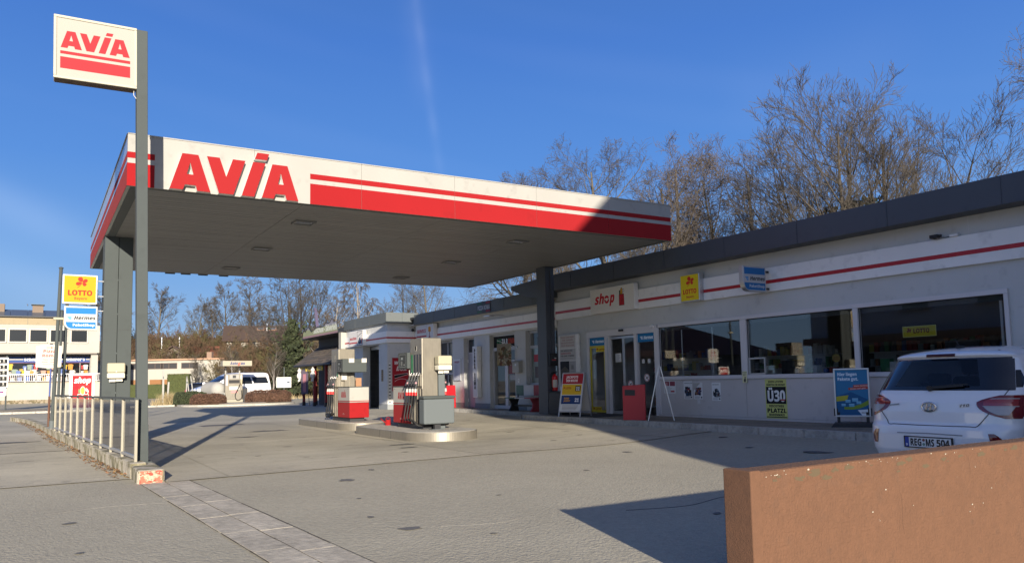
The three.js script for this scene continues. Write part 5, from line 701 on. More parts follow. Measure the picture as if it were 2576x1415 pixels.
  printed('print', canvas(288, 512, (k, w2, h) => { k.fillStyle = '#a01a26'; k.fillRect(0, 0, w2, h); k.fillStyle = '#d8c8c6'; k.font = 'italic bold 92px sans-serif'; fit(k, 'wash', 18, 96, 220); fit(k, 'box', 50, 196, 190); k.fillStyle = '#151515'; k.beginPath(); k.moveTo(24, 270); k.lineTo(250, 236); k.lineTo(260, 258); k.lineTo(28, 322); k.fill(); k.strokeStyle = '#d8c8c6'; k.lineWidth = 6; k.stroke(); k.beginPath(); k.moveTo(30, 372); k.quadraticCurveTo(90, 318, 190, 330); k.quadraticCurveTo(250, 340, 270, 372); k.stroke(); }), 'z', p, [12.545, 1.515, -29.163], 0.71, 1.28);
  const hz = thing('hazard_strip', 'narrow black and white hazard tape on the hall corner', 'hazard tape', [12.07, 0.4, -29.19]); for (let i = 0; i < 24; i++) place('stripe', box(12.03, 12.1, 0.4 + i * 0.067, 0.4 + i * 0.067 + 0.033, -29.2, -29.186), i % 2 ? M.band : M.dark, hz);
  const pl = thing('wall_plaque', 'small brown plaque on the pier beside the wash bay', 'plaque', [11.96, 1.3, -29.75]); place('plate', rbox(11.945, x0, 1.25, 1.72, -29.8, -29.64, 0.004), std([0.2, 0.15, 0.09], 0.6), pl); for (let i = 0; i < 4; i++) place('line', box(11.942, 11.945, 1.32 + i * 0.1, 1.36 + i * 0.1, -29.77, -29.67), std([0.1, 0.08, 0.05], 0.6), pl);
}
// ---------------------------------------------------------------- ski school hut
{
  const w = thing('ski_hut', 'dark wooden hut with shingled lean-to roof on red posts', 'building', [13, 0, -38]);
  place('end_wall', box(11.73, 12.2, 0.05, 3.5, -34.4, -34.07), M.house, w);
  place('hut_wall', box(12.62, 18, 0.05, 3.9, -40.2, -34.41), std([0.045, 0.05, 0.06], 0.8), w);
  place('upper_roof', box(11.75, 18.2, 3.48, 3.56, -40.3, -34.42), M.dark, w);
  // overlapping rows of shingles
  const r = rng(61), sh = [std([0.085, 0.068, 0.055], 0.9), std([0.105, 0.083, 0.064], 0.9), std([0.065, 0.055, 0.048], 0.9)]; const rows = 7, zA = -40.35, zB = -34.45, tilt = Math.atan2(3.06 - 2.14, 12.62 - 11.4);
  for (let i = 0; i < rows; i++) for (let z = zA; z < zB - 0.05;) { const l = Math.min(0.34 + r() * 0.2, zB - z), t = (i + 0.5) / rows, g = new THREE.BoxGeometry(0.27, 0.02, l - 0.012); g.rotateZ(tilt - 0.05 + (r() - .5) * 0.05).rotateX((r() - .5) * 0.04).translate(11.4 + (12.62 - 11.4) * t, 2.16 + (3.06 - 2.14) * t + r() * 0.012, z + l / 2); place('shingle', g, sh[Math.floor(r() * 3)], w); z += l; }
  place('roof_board', prism([[11.42, 2.12], [12.62, 3.03], [12.62, 3.0], [11.42, 2.09]], 5.85).translate(0, 0, zA + 0.02), M.dark, w); place('gutter', bar([11.37, 2.1, zA], [11.37, 2.1, zB], 0.05), M.dark, w);
  const red = std([0.22, 0.022, 0.020], 0.6); for (const [x, z] of [[11.55, -39.2], [12.3, -39.6], [11.6, -37.6], [11.6, -35.8]]) { const p = place('post', rbox(x - 0.06, x + 0.06, 0.05, 2.15, z - 0.06, z + 0.06, 0.01), red, w); place('post_foot', rbox(x - 0.07, x + 0.07, 0, 0.32, z - 0.07, z + 0.07, 0.01), M.dark, p); }
  place('platform', rbox(11.25, 12.6, 0, 0.12, -40.2, -34.45, 0.02), M.stone, w);
  place('display_window', box(12.58, 12.62, 0.5, 2.1, -38.9, -37.2), std([0.03, 0.035, 0.045], 0.1), w); place('door', box(12.58, 12.62, 0.12, 2.1, -36.6, -35.6), std([0.10, 0.09, 0.085], 0.6), w);
  const sg = thing('ski_sign', 'long ski school sign cut to a mountain skyline', 'sign', [11.6, 3.45, -36.3]); const top = [[-39.35, 3.86], [-39.1, 3.98], [-38.9, 3.9], [-38.4, 4.14], [-37.9, 3.86], [-37.4, 3.92], [-36.9, 4.04], [-36.4, 3.98], [-35.9, 4.0], [-35.6, 4.16], [-35.3, 4.1], [-35.05, 4.12], [-34.75, 4.28], [-34.45, 4.06], [-34.15, 4.14], [-33.9, 4.2]];
  const oz = -0.15, pts = [[-39.5, 3.5], [-34.1, 3.5], ...top.map(p => [p[0] + oz, p[1] - 0.08]).reverse()].filter(p => p[0] <= -34.09);
  const map = canvas(1024, 160, (k, w2, h) => { const gdt = ['#8a8f62', '#8d9168', '#7f8470']; for (let i = 0; i < 1024; i += 4) { k.fillStyle = gdt[(i * 7 >> 4) % 3]; k.fillRect(i, 60, 4, 80); } k.fillStyle = '#77747f'; k.fillRect(0, 0, w2, 66); k.fillStyle = '#86868c'; for (let i = 0; i < 18; i++) { k.beginPath(); k.moveTo(i * 60, 70); k.lineTo(i * 60 + 30, 18); k.lineTo(i * 60 + 62, 70); k.fill(); } k.fillStyle = '#8c6f73'; k.fillRect(0, 138, w2, 22); k.fillStyle = '#c9ccc0'; k.font = 'bold 84px sans-serif'; fit(k, 'Skischule - Skiverleih', 340, 122, 670); });
  const sb = prismX(pts, 11.58, 11.62); place('board', sb, M.dark, sg); const fg = new THREE.ShapeGeometry(new THREE.Shape(pts.map(p => new THREE.Vector2(...p)))), q = fg.attributes.position, uv = fg.attributes.uv; for (let i = 0; i < q.count; i++) uv.setXY(i, (q.getX(i) + 39.5) / 5.4, (q.getY(i) - 3.5) / 0.7); place('face', own(fg.rotateY(-Math.PI / 2).translate(11.578, 0, 0)), new THREE.MeshStandardMaterial({ map, roughness: 0.6, side: THREE.DoubleSide }), sg);
  for (let i = 0; i < 12; i++) { const a = top[i], b = top[i + 1]; if (b[0] + oz > -34.1) break; place('ridge_outline', beam([11.575, a[1] - 0.08, a[0] + oz], [11.575, b[1] - 0.08, b[0] + oz], 0.03, 0.03), M.dark, sg); }
  const ms = thing('wooden_ski_mast', 'old purple ski standing upright on the hut roof', 'ski', [12.6, 3.56, -40.2]); place('ski', beam([12.62, 3.56, -40.2], [12.5, 5.0, -40.3], 0.16, 0.03), std([0.05, 0.04, 0.09], 0.6), ms); place('tip', beam([12.5, 5.0, -40.3], [12.46, 5.2, -40.36], 0.12, 0.03), std([0.05, 0.04, 0.09], 0.6), ms);
  for (const [z, l] of [[-39.0, 'yellow ski hire sign hung under the eaves by the outer post'], [-37.9, 'yellow ski hire sign hung under the eaves between the posts'], [-36.4, 'yellow ski hire sign hung under the eaves near the pump']]) { const o = thing('hanging_sign', l, 'sign', [11.5, 1.75, z], 0, 'yellow signs under the hut eaves'); place('board', rbox(11.47, 11.52, 1.82, 2.06, z - 0.45, z + 0.4, 0.01), std([0.36, 0.27, 0.03], 0.6), o); place('lettering', box(11.466, 11.47, 1.9, 1.96, z - 0.3, z + 0.25), M.dark, o); place('hook', bar([11.5, 2.05, z], [11.5, 2.14, z], 0.01), M.dark, o); }
  for (const [z, l] of [[-39.55, 'white stuffed rabbit hung at the corner of the hut eaves'], [-37.3, 'white stuffed toy hung between the yellow signs']]) { const o = thing('plush_toy', l, 'toy', [11.45, 1.4, z]); place('body', [new THREE.SphereGeometry(0.13, 12, 10).scale(1, 1.4, 1).translate(11.42, 1.62, z), new THREE.SphereGeometry(0.1, 12, 10).translate(11.42, 1.87, z), bar([11.42, 1.93, z - 0.04], [11.42, 2.1, z - 0.06], 0.03, 0.02), bar([11.42, 1.93, z + 0.04], [11.42, 2.1, z + 0.05], 0.03, 0.02), bar([11.42, 1.5, z - 0.06], [11.4, 1.32, z - 0.08], 0.04), bar([11.42, 1.5, z + 0.06], [11.4, 1.34, z + 0.08], 0.04)], std([0.55, 0.53, 0.5], 0.95), o); place('string', bar([11.42, 1.97, z], [11.42, 2.12, z], 0.004), M.dark, o); }
  const bf = thing('beach_flag', 'dark narrow feather flag leaning by the red post', 'flag', [11.5, 0, -38.7]); place('pole', bar([11.6, 0, -38.3], [11.5, 1.9, -38.9], 0.015), M.dark, bf); const cg = new THREE.PlaneGeometry(0.5, 1.2, 4, 4); place('cloth', own(cg.rotateY(-1.1).translate(11.45, 1.3, -38.75)), std([0.09, 0.07, 0.10], 0.8, { side: THREE.DoubleSide }), bf); place('pink_panel', own(new THREE.PlaneGeometry(0.22, 0.9).rotateY(-1.1).translate(11.44, 1.25, -38.74)), std([0.3, 0.13, 0.16], 0.8, { side: THREE.DoubleSide }), bf);
}
// ---------------------------------------------------------------- orange garden wall
{
  const w = thing('garden_wall', 'low rendered orange wall with smooth end pier', 'wall', [3.3, 0, -3.02]);
  place('end_pier', rbox(3.262, 3.342, -0.9, 0.69, -3.125, -2.928, 0.008, 3), M.orangeSmooth, w);
  place('rendered_wall', rbox(3.3435, 13, -0.9, 0.682, -3.118, -2.945, 0.012, 3), M.orange, w);
  const moss = std([0.085, 0.062, 0.036], 0.95), r0 = rng(23);          // grey-brown weathered patches along the upper edge
  for (let i = 0; i < 26; i++) { const x = 3.45 + r0() * 3.2, s = 0.008 + r0() * 0.03, pts = []; for (let k = 0; k < 14; k++) { const a = k / 14 * 6.283, q = s * (0.45 + r0() * 0.8); pts.push(new THREE.Vector2(Math.cos(a) * q * 1.5, Math.sin(a) * q * 0.5)); } place('weathered_patch', new THREE.ShapeGeometry(new THREE.Shape(pts)).translate(x, 0.652 - r0() * r0() * 0.1, -2.9446 + i * 0.00005), moss, w); }
  place('hairline_crack', [tube([[4.62, 0.45, -2.9455], [4.625, 0.36, -2.9455], [4.618, 0.28, -2.9455], [4.63, 0.2, -2.9455]], 0.0016, 16, 4), tube([[5.4, 0.62, -2.9455], [5.42, 0.55, -2.9455], [5.41, 0.48, -2.9455]], 0.0014, 12, 4)], std([0.05, 0.025, 0.015], 0.95), w);
  const r = rng(19), chip = std([0.34, 0.31, 0.26], 0.95); for (let i = 0; i < 46; i++) { const top = i < 30, x = top ? 3.4 + Math.pow(r(), 1.4) * 2.2 : 4.2 + r() * 2.1, s = 0.0015 + r() * r() * 0.006; place('paint_chip', new THREE.CircleGeometry(s, 6).scale(1.5, 0.8, 1).translate(x, top ? 0.676 - r() * 0.03 : 0.2 + r() * 0.35, -2.9428 + i * 0.00003), chip, w); }
}
// ---------------------------------------------------------------- vehicles: a body lofted from plan outlines, rear at x 0, nose towards +x
const ip = (t, h) => { let i = 0; while (i < t.length - 2 && h > t[i + 1][0]) i++; const a = t[i], b = t[i + 1], k = clamp((h - a[0]) / (b[0] - a[0]), 0, 1); return a.map((v, n) => v + (b[n] - v) * k); };
function smoothRows(t, n) { const c = t[0].length, curves = []; for (let q = 1; q < c; q++) curves.push(q); const out = []; for (let i = 0; i <= n; i++) { const h = t[0][0] + (t[t.length - 1][0] - t[0][0]) * i / n; const e = 0.012; const A = ip(t, h - e), B = ip(t, h), C = ip(t, h + e); out.push(B.map((v, k) => k ? (A[k] + 2 * v + C[k]) / 4 : v)); } return out; }
function Body(rows, N = { rear: 26, arc: 10, side: 40, front: 14 }) {
  // row: [h, rear, front, halfWidth, rRear, rFront, bulgeRear, bulgeFront]
  const outline = h => {
    const [, re, fr, w, r0, r1, b0, b1] = ip(rows, h), right = [], L = fr - re;
    const push = (x, z) => { const k = clamp((x - re) / L, 0, 1), q = (z / w) * (z / w); right.push([x + b0 * q * Math.pow(1 - k, 6) - b1 * q * Math.pow(k, 6), z]); };
    for (let i = 0; i < N.rear; i++) push(re, (w - r0) * i / N.rear);
    for (let i = 0; i < N.arc; i++) { const a = Math.PI / 2 * i / N.arc; push(re + r0 - r0 * Math.cos(a), w - r0 + r0 * Math.sin(a)); }
    for (let i = 0; i < N.side; i++) push(re + r0 + (fr - r1 - re - r0) * i / N.side, w);
    for (let i = 0; i < N.arc; i++) { const a = Math.PI / 2 * i / N.arc; push(fr - r1 + r1 * Math.sin(a), w - r1 + r1 * Math.cos(a)); }
    for (let i = 0; i <= N.front; i++) push(fr, (w - r1) * (1 - i / N.front));
    return right;
  };
  const at = (s, h) => { const p = outline(h), sg = s < 0 ? -1 : 1; let d = Math.abs(s); for (let i = 0; i < p.length - 1; i++) { const l = Math.hypot(p[i + 1][0] - p[i][0], p[i + 1][1] - p[i][1]); if (d <= l) { const k = d / l; return V(p[i][0] + (p[i + 1][0] - p[i][0]) * k, h, sg * (p[i][1] + (p[i + 1][1] - p[i][1]) * k)); } d -= l; } const e = p[p.length - 1]; return V(e[0], h, sg * e[1]); };
  const normal = (s, h) => { const e = 0.01, a = at(s + e, h).sub(at(s - e, h)), b = at(s, h + e).sub(at(s, h - e)); return a.cross(b).normalize().multiplyScalar(-1); };
  const patch = (h0, h1, sl, sr, nh, ns, off, cull) => {               // a piece of skin between two s-curves, lifted by off
    const pos = [], idx = []; for (let j = 0; j <= nh; j++) { const h = h0 + (h1 - h0) * j / nh, a = sl(h), b = sr(h); for (let i = 0; i <= ns; i++) { const s = a + (b - a) * i / ns, p = at(s, h), n = normal(s, h); if (n.dot(V(p.x - 1.8, 0.2, p.z)) < 0) n.negate(); p.addScaledVector(n, off); pos.push(p.x, p.y, p.z); } }
    for (let j = 0; j < nh; j++) for (let i = 0; i < ns; i++) { const a = j * (ns + 1) + i, b = a + 1, c = a + ns + 1, d = c + 1; idx.push(a, c, b, b, c, d); }
    const g = new THREE.BufferGeometry(); g.setAttribute('position', new THREE.Float32BufferAttribute(pos, 3)); g.setIndex(idx); g.computeVertexNormals(); return g;
  };
  const shell = (hs, skip) => {
    const pos = [], idx = [], R = outline(hs[0]).length, n = R * 2 - 2;
    for (const h of hs) { const p = outline(h), ring = [...p, ...p.slice(1, -1).reverse().map(q => [q[0], -q[1]])]; for (const q of ring) pos.push(q[0], h, q[1]); }
    for (let j = 0; j < hs.length - 1; j++) for (let i = 0; i < n; i++) { const a = j * n + i, b = j * n + (i + 1) % n, c = a + n, d = b + n; if (skip && skip((pos[a * 3] + pos[d * 3]) / 2, (hs[j] + hs[j + 1]) / 2, (pos[a * 3 + 2] + pos[d * 3 + 2]) / 2)) continue; idx.push(a, c, b, b, c, d); }
    const top = hs.length - 1, c0 = pos.length / 3, ring = []; let cx = 0; for (let i = 0; i < n; i++) cx += pos[(top * n + i) * 3] / n; pos.push(cx, hs[top] + 0.004, 0); for (let i = 0; i < n; i++) idx.push(top * n + i, c0, top * n + (i + 1) % n); void ring;
    const g = new THREE.BufferGeometry(); g.setAttribute('position', new THREE.Float32BufferAttribute(pos, 3)); g.setIndex(idx); g.computeVertexNormals(); return g;
  };
  return { at, normal, patch, shell, outline };
}
const carWhite = new THREE.MeshPhysicalMaterial({ color: new THREE.Color().setRGB(0.80, 0.80, 0.81), roughness: 0.32, clearcoat: 1, clearcoatRoughness: 0.05 });
const darkGlass = std([0.012, 0.014, 0.018], 0.06), tailRed = new THREE.MeshPhysicalMaterial({ color: new THREE.Color().setRGB(0.16, 0.006, 0.010), roughness: 0.12, clearcoat: 1 }), redLens = new THREE.MeshPhysicalMaterial({ color: new THREE.Color().setRGB(0.30, 0.03, 0.035), roughness: 0.18, clearcoat: 1 }), clearLens = std([0.42, 0.40, 0.40], 0.15);
function wheel(o, x, z, r, w) { const t = place('tyre', new THREE.TorusGeometry(r - 0.09, 0.09, 12, 32).scale(1, 1, w / 0.18).translate(x, r, z), M.rubber, o); place('rim', [new THREE.CylinderGeometry(r - 0.1, r - 0.1, w * 0.7, 24).rotateX(Math.PI / 2).translate(x, r, z)], M.alu, t); place('hub', new THREE.CylinderGeometry(0.05, 0.05, w * 0.9, 12).rotateX(Math.PI / 2).translate(x, r, z), M.greyLight, t); }
{ // small white hatchback parked with its tail to us
  const o = local('hatchback', 'small white hatchback with red tail lamps parked nose to the shop', 'car', [7.90, -0.02, -4.70], -0.03); o.scale.set(0.93, 1, 0.98);
  const rows = [ // h, rear, front, half width, r rear, r front, bulge rear, bulge front
    [0.20, 0.16, 3.45, 0.70, 0.25, 0.35, 0.05, 0.15], [0.28, 0.06, 3.56, 0.765, 0.26, 0.38, 0.06, 0.16], [0.40, 0.015, 3.62, 0.80, 0.26, 0.40, 0.07, 0.18], [0.56, 0.0, 3.62, 0.812, 0.25, 0.40, 0.08, 0.18], [0.645, 0.012, 3.61, 0.814, 0.25, 0.40, 0.08, 0.18], [0.69, 0.052, 3.58, 0.815, 0.24, 0.42, 0.09, 0.2], [0.80, 0.058, 3.46, 0.817, 0.25, 0.45, 0.09, 0.2], [0.90, 0.075, 3.20, 0.815, 0.26, 0.5, 0.10, 0.2], [0.985, 0.11, 2.85, 0.803, 0.27, 0.4, 0.11, 0.15], [1.03, 0.145, 2.72, 0.79, 0.27, 0.35, 0.12, 0.12], [1.15, 0.225, 2.50, 0.752, 0.25, 0.3, 0.13, 0.12], [1.28, 0.315, 2.27, 0.70, 0.22, 0.3, 0.14, 0.12], [1.355, 0.365, 2.12, 0.665, 0.20, 0.3, 0.14, 0.12], [1.38, 0.325, 2.06, 0.652, 0.19, 0.3, 0.13, 0.12], [1.405, 0.335, 1.99, 0.615, 0.24, 0.3, 0.13, 0.1], [1.43, 0.40, 1.90, 0.56, 0.28, 0.3, 0.14, 0.1], [1.455, 0.56, 1.78, 0.475, 0.30, 0.3, 0.14, 0.1], [1.48, 0.82, 1.62, 0.34, 0.24, 0.2, 0.12, 0.05], [1.495, 1.08, 1.42, 0.16, 0.1, 0.08, 0.05, 0.02]];
  const B = Body(rows), hs = []; for (let h = 0.20; h < 1.496; h += 0.0125) hs.push(Math.min(h, 1.495)); const nose = h => ip(rows, h)[2];
  const gl = h => 0.655 + (1.03 - h) * -0.02 - Math.max(0, h - 1.03) * 0.42, inRear = (x, h, z) => x < 0.62 && h > 1.045 && h < 1.35 && Math.abs(z) < gl(h) - 0.12 || (h > 1.06 && h < 1.35 && x > nose(h) - 0.22 && Math.abs(z) < 0.56);
  const body = place('body', B.shell(hs, inRear), carWhite, o); body.material = carWhite.clone(); body.material.side = THREE.DoubleSide;
  const half = s => s;
  // rear window: black printed border with the clear pane inside
  const edge = h => { const t = (h - 1.022) / 0.336; return 0.80 - 0.10 * Math.max(0, t) - 0.05 * Math.pow(2 * t - 1, 2) * 0; };
  const rg = place('window_border', [B.patch(1.022, 1.062, h => -edge(h), edge, 3, 40, 0.004), B.patch(1.335, 1.358, h => -edge(h) + 0.02, h => edge(h) - 0.02, 2, 40, 0.004), B.patch(1.06, 1.337, h => -edge(h), h => -gl(h) + 0.17, 10, 10, 0.004), B.patch(1.06, 1.337, h => gl(h) - 0.17, h => edge(h), 10, 10, 0.004)], M.black, o); rg.material = new THREE.MeshPhysicalMaterial({ color: 0x050506, roughness: 0.08, clearcoat: 1, side: THREE.DoubleSide });
  place('rear_window', B.patch(1.055, 1.342, h => -gl(h) + 0.09, h => gl(h) - 0.09, 12, 30, 0.001), new THREE.MeshPhysicalMaterial({ color: new THREE.Color().setRGB(0.45, 0.5, 0.56), roughness: 0.02, transmission: 1, thickness: 0, side: THREE.DoubleSide }), rg);
  { const a = B.at(-0.02, 1.045), b = B.at(0.32, 1.072), c = B.at(-0.06, 1.06); a.x -= 0.03; b.x -= 0.02; place('wiper_arm', [beam([a.x, a.y, a.z], [b.x, b.y, b.z], 0.03, 0.018), beam([a.x, a.y + 0.012, -0.06], [b.x, b.y + 0.015, 0.36], 0.014, 0.012), bar([a.x + 0.03, a.y, a.z], [a.x - 0.012, a.y, a.z], 0.03)], M.black, o); void c; }
  // cabin behind the glass
  place('cabin_lining', [box(0.75, 2.2, 0.55, 0.6, -0.66, 0.66), box(0.8, 0.9, 0.6, 1.02, -0.6, 0.6), box(0.25, 0.8, 0.9, 0.92, -0.62, 0.62), box(0.85, 0.97, 1.0, 1.09, -0.56, -0.14), box(0.85, 0.97, 1.0, 1.09, 0.12, 0.56)], std([0.03, 0.03, 0.034], 0.9), o);
  for (const z of [-0.36, 0.36]) { place('seat', [rbox(1.55, 1.68, 0.6, 1.16, z - 0.24, z + 0.24, 0.06, 3), rbox(1.6, 1.7, 1.18, 1.38, z - 0.14, z + 0.14, 0.04, 3), bar([1.64, 1.12, z - 0.06], [1.64, 1.22, z - 0.06], 0.008), bar([1.64, 1.12, z + 0.06], [1.64, 1.22, z + 0.06], 0.008)], std([0.02, 0.02, 0.023], 0.9), o); place('headrest', rbox(0.86, 0.95, 1.06, 1.2, z - 0.13, z + 0.13, 0.04, 3), std([0.02, 0.02, 0.023], 0.9), o); }
  // side windows with pillars: dark glass
  const perRear = h => { const p = B.outline(h); let d = 0; for (let i = 0; i < 36; i++) d += Math.hypot(p[i + 1][0] - p[i][0], p[i + 1][1] - p[i][1]); return d; };
  for (const s of [-1, 1]) {
    const P = (a, b, n, off = 0.004, h0 = 1.04, h1 = 1.335) => s > 0 ? B.patch(h0, h1, a, b, n, 12, off) : B.patch(h0, h1, h => -b(h), h => -a(h), n, 12, off);
    place('quarter_window', P(h => edge(h) + 0.004, h => edge(h) + 0.115 - Math.abs(h - 1.12) * 0.55, 8, 0.004, 1.05, 1.22), darkGlass, o).material = new THREE.MeshStandardMaterial({ color: 0x060708, roughness: 0.06, side: THREE.DoubleSide });
    place('side_window', P(h => perRear(h) + 0.32 + (h - 1.04) * 0.25, h => perRear(h) + 0.95 - (h - 1.04) * 0.1, 10), darkGlass, o).material = new THREE.MeshStandardMaterial({ color: 0x08090b, roughness: 0.05, side: THREE.DoubleSide });
    place('side_window', P(h => perRear(h) + 1.03 - (h - 1.04) * 0.1, h => perRear(h) + 1.85 - (h - 1.04) * 1.3, 10), darkGlass, o).material = new THREE.MeshStandardMaterial({ color: 0x08090b, roughness: 0.05, side: THREE.DoubleSide });
    place('window_trim', P(h => perRear(h) + 0.28 + (h - 1.04) * 0.25, h => perRear(h) + 0.32 + (h - 1.04) * 0.25, 10, 0.005), M.alu, o).material = std([0.3, 0.3, 0.3], 0.4, { side: THREE.DoubleSide });
    // tail lamp: dark red housing, red lens over a clear lens
    const D = m => { const q = m.clone(); q.side = THREE.DoubleSide; return q; };
    const inn = h => 0.475 + Math.pow(Math.max(0, 0.905 - h) / 0.155, 2.4) * 0.26 + Math.pow(Math.max(0, h - 0.905) / 0.07, 1.5) * 0.20, outE = h => 0.99 - Math.max(0, 0.87 - h) * 0.75 - Math.max(0, h - 0.93) * 0.3;
    const lamp = place('tail_lamp', P(inn, outE, 10, 0.006, 0.75, 0.975), D(tailRed), o);
    place('red_lens', P(h => inn(h) + 0.065, h => outE(h) - 0.14, 6, 0.010, 0.872, 0.935), D(redLens), lamp); place('clear_lens', P(h => inn(h) + 0.06, h => outE(h) - 0.16, 6, 0.010, 0.785, 0.862), D(clearLens), lamp); place('lamp_rim', [P(h => inn(h) + 0.055, h => outE(h) - 0.13, 1, 0.0105, 0.863, 0.871), P(h => inn(h) + 0.055, h => outE(h) - 0.13, 1, 0.0105, 0.936, 0.943)], D(clearLens), lamp);
    place('reflector', P(h => 0.60 + (0.60 - h) * 0.25, h => 0.66 + (0.60 - h) * 0.35 + 0.05 * Math.sin((h - 0.46) / 0.14 * Math.PI), 6, 0.005, 0.46, 0.605), D(tailRed), o);
    // shut line of the tailgate
    const line = []; for (let i = 0; i <= 16; i++) { const t = i / 16, h = t < 0.5 ? 0.665 + 0.0 * t : 0.665 + (t - 0.5) * 2 * 0.37, ss = t < 0.5 ? 0.48 * t * 2 : 0.48 + 0.12 * Math.sin((t - 0.5) * Math.PI) + (t - .5) * 0.28; const p = B.at(s * ss, h + (t < .5 ? 0.01 * t * t : 0)); p.x -= 0.0015; line.push([p.x, p.y, p.z]); }
    place('shut_line', tube(line, 0.0045, 40, 5), M.black, o);
  }
  place('brake_lamp', B.patch(1.376, 1.402, h => -0.16, h => 0.16, 3, 12, 0.004), new THREE.MeshStandardMaterial({ color: new THREE.Color().setRGB(0.05, 0.004, 0.005), roughness: 0.1, side: THREE.DoubleSide }), o);
  { const a = [0.72, 1.463, 0.02]; place('aerial', [rbox(0.68, 0.80, 1.46, 1.495, -0.025, 0.025, 0.012), bar([0.72, 1.49, 0], [0.64, 1.57, 0], 0.008, 0.004)], M.black, o); void a; }
  // bumper crease, plate and badges
  { const ln = []; for (let i = -12; i <= 12; i++) { const p = B.at(i / 12 * 0.36, 0.585); ln.push([p.x - 0.002, p.y - Math.abs(i) * 0.0006, p.z]); } place('bumper_crease', tube(ln, 0.006, 40, 5), std([0.3, 0.3, 0.31], 0.4), o); }
  const plateT = canvas(512, 112, (k, w, h) => { k.fillStyle = '#d9d9d6'; k.fillRect(0, 0, w, h); k.fillStyle = '#1c3f9a'; k.fillRect(0, 0, 50, h); k.fillStyle = '#e8e8e8'; k.font = 'bold 34px sans-serif'; k.fillText('D', 12, 96); k.fillStyle = '#16181c'; k.font = 'bold 100px sans-serif'; fit(k, 'REG', 62, 92, 130); fit(k, 'MS', 232, 92, 96); fit(k, '504', 350, 92, 140); k.fillStyle = '#7a4038'; k.beginPath(); k.arc(213, 32, 15, 0, 7); k.fill(); k.fillStyle = '#6a8a78'; k.beginPath(); k.arc(213, 76, 15, 0, 7); k.fill(); k.strokeStyle = '#111'; k.lineWidth = 6; k.strokeRect(3, 3, w - 6, h - 6); });
  const pl = place('number_plate', rbox(-0.012, 0.0, 0.43, 0.55, -0.27, 0.27, 0.004), M.black, o); { const g = own(new THREE.PlaneGeometry(0.52, 0.11).rotateY(-Math.PI / 2).translate(-0.0135, 0.49, 0)); place('plate_face', g, new THREE.MeshStandardMaterial({ map: plateT, roughness: 0.4 }), pl); }
  const bd = place('badge', new THREE.TorusGeometry(0.062, 0.009, 8, 32).scale(1.25, 0.78, 0.6).rotateY(-Math.PI / 2).translate(0.048, 0.855, 0), M.chrome, o);
  place('badge_plate', new THREE.CylinderGeometry(0.062, 0.062, 0.006, 28).rotateZ(Math.PI / 2).scale(1, 0.78, 1.25).translate(0.054, 0.855, 0), std([0.5, 0.51, 0.53], 0.3), bd);
  place('badge_letter', [beam([0.045, 0.822, -0.03], [0.045, 0.89, -0.014], 0.006, 0.014), beam([0.045, 0.82, 0.014], [0.045, 0.888, 0.032], 0.006, 0.014), tube([[0.045, 0.845, -0.03], [0.044, 0.862, 0], [0.045, 0.866, 0.03]], 0.006, 10, 5)], M.chrome, bd); place('keyhole_cover', tube([[0.047, 0.822, -0.045], [0.046, 0.812, 0], [0.047, 0.822, 0.045]], 0.009, 12, 6), M.greyLight, bd);
  const word = (t, font) => canvas(256, 64, (k, w, h) => { k.clearRect(0, 0, w, h); k.fillStyle = '#c4c6c9'; k.fillRect(0, 0, w, h); k.fillStyle = '#4e5256'; k.font = font; fit(k, t, 6, 48, 244); });
  for (const [t, f, s, w, h] of [['HYUNDAI', 'bold 46px sans-serif', -0.42, 0.13, 0.02], ['i10', 'italic bold 56px sans-serif', 0.36, 0.10, 0.038]]) { const p = B.at(s, 0.872), n = V(-1, 0.1, s * 0.35).normalize(); const g = own(new THREE.PlaneGeometry(w, h)); g.applyQuaternion(new THREE.Quaternion().setFromUnitVectors(V(0, 0, 1), n)); g.translate(p.x + n.x * 0.006, p.y, p.z + n.z * 0.006); place('lettering', g, new THREE.MeshStandardMaterial({ map: word(t, f), roughness: 0.3, metalness: 0.2 }), o); }
  for (const x of [0.62, 2.98]) for (const z of [-0.70, 0.70]) wheel(o, x, z, 0.29, 0.18);
  place('underbody', box(0.3, 3.3, 0.18, 0.3, -0.62, 0.62), M.black, o); place('roof_seam', [-1, 1].map(s => tube([[0.55, 1.425, s * 0.50], [1.2, 1.447, s * 0.50], [1.7, 1.44, s * 0.50]], 0.006, 12, 5)), M.black, o);
}
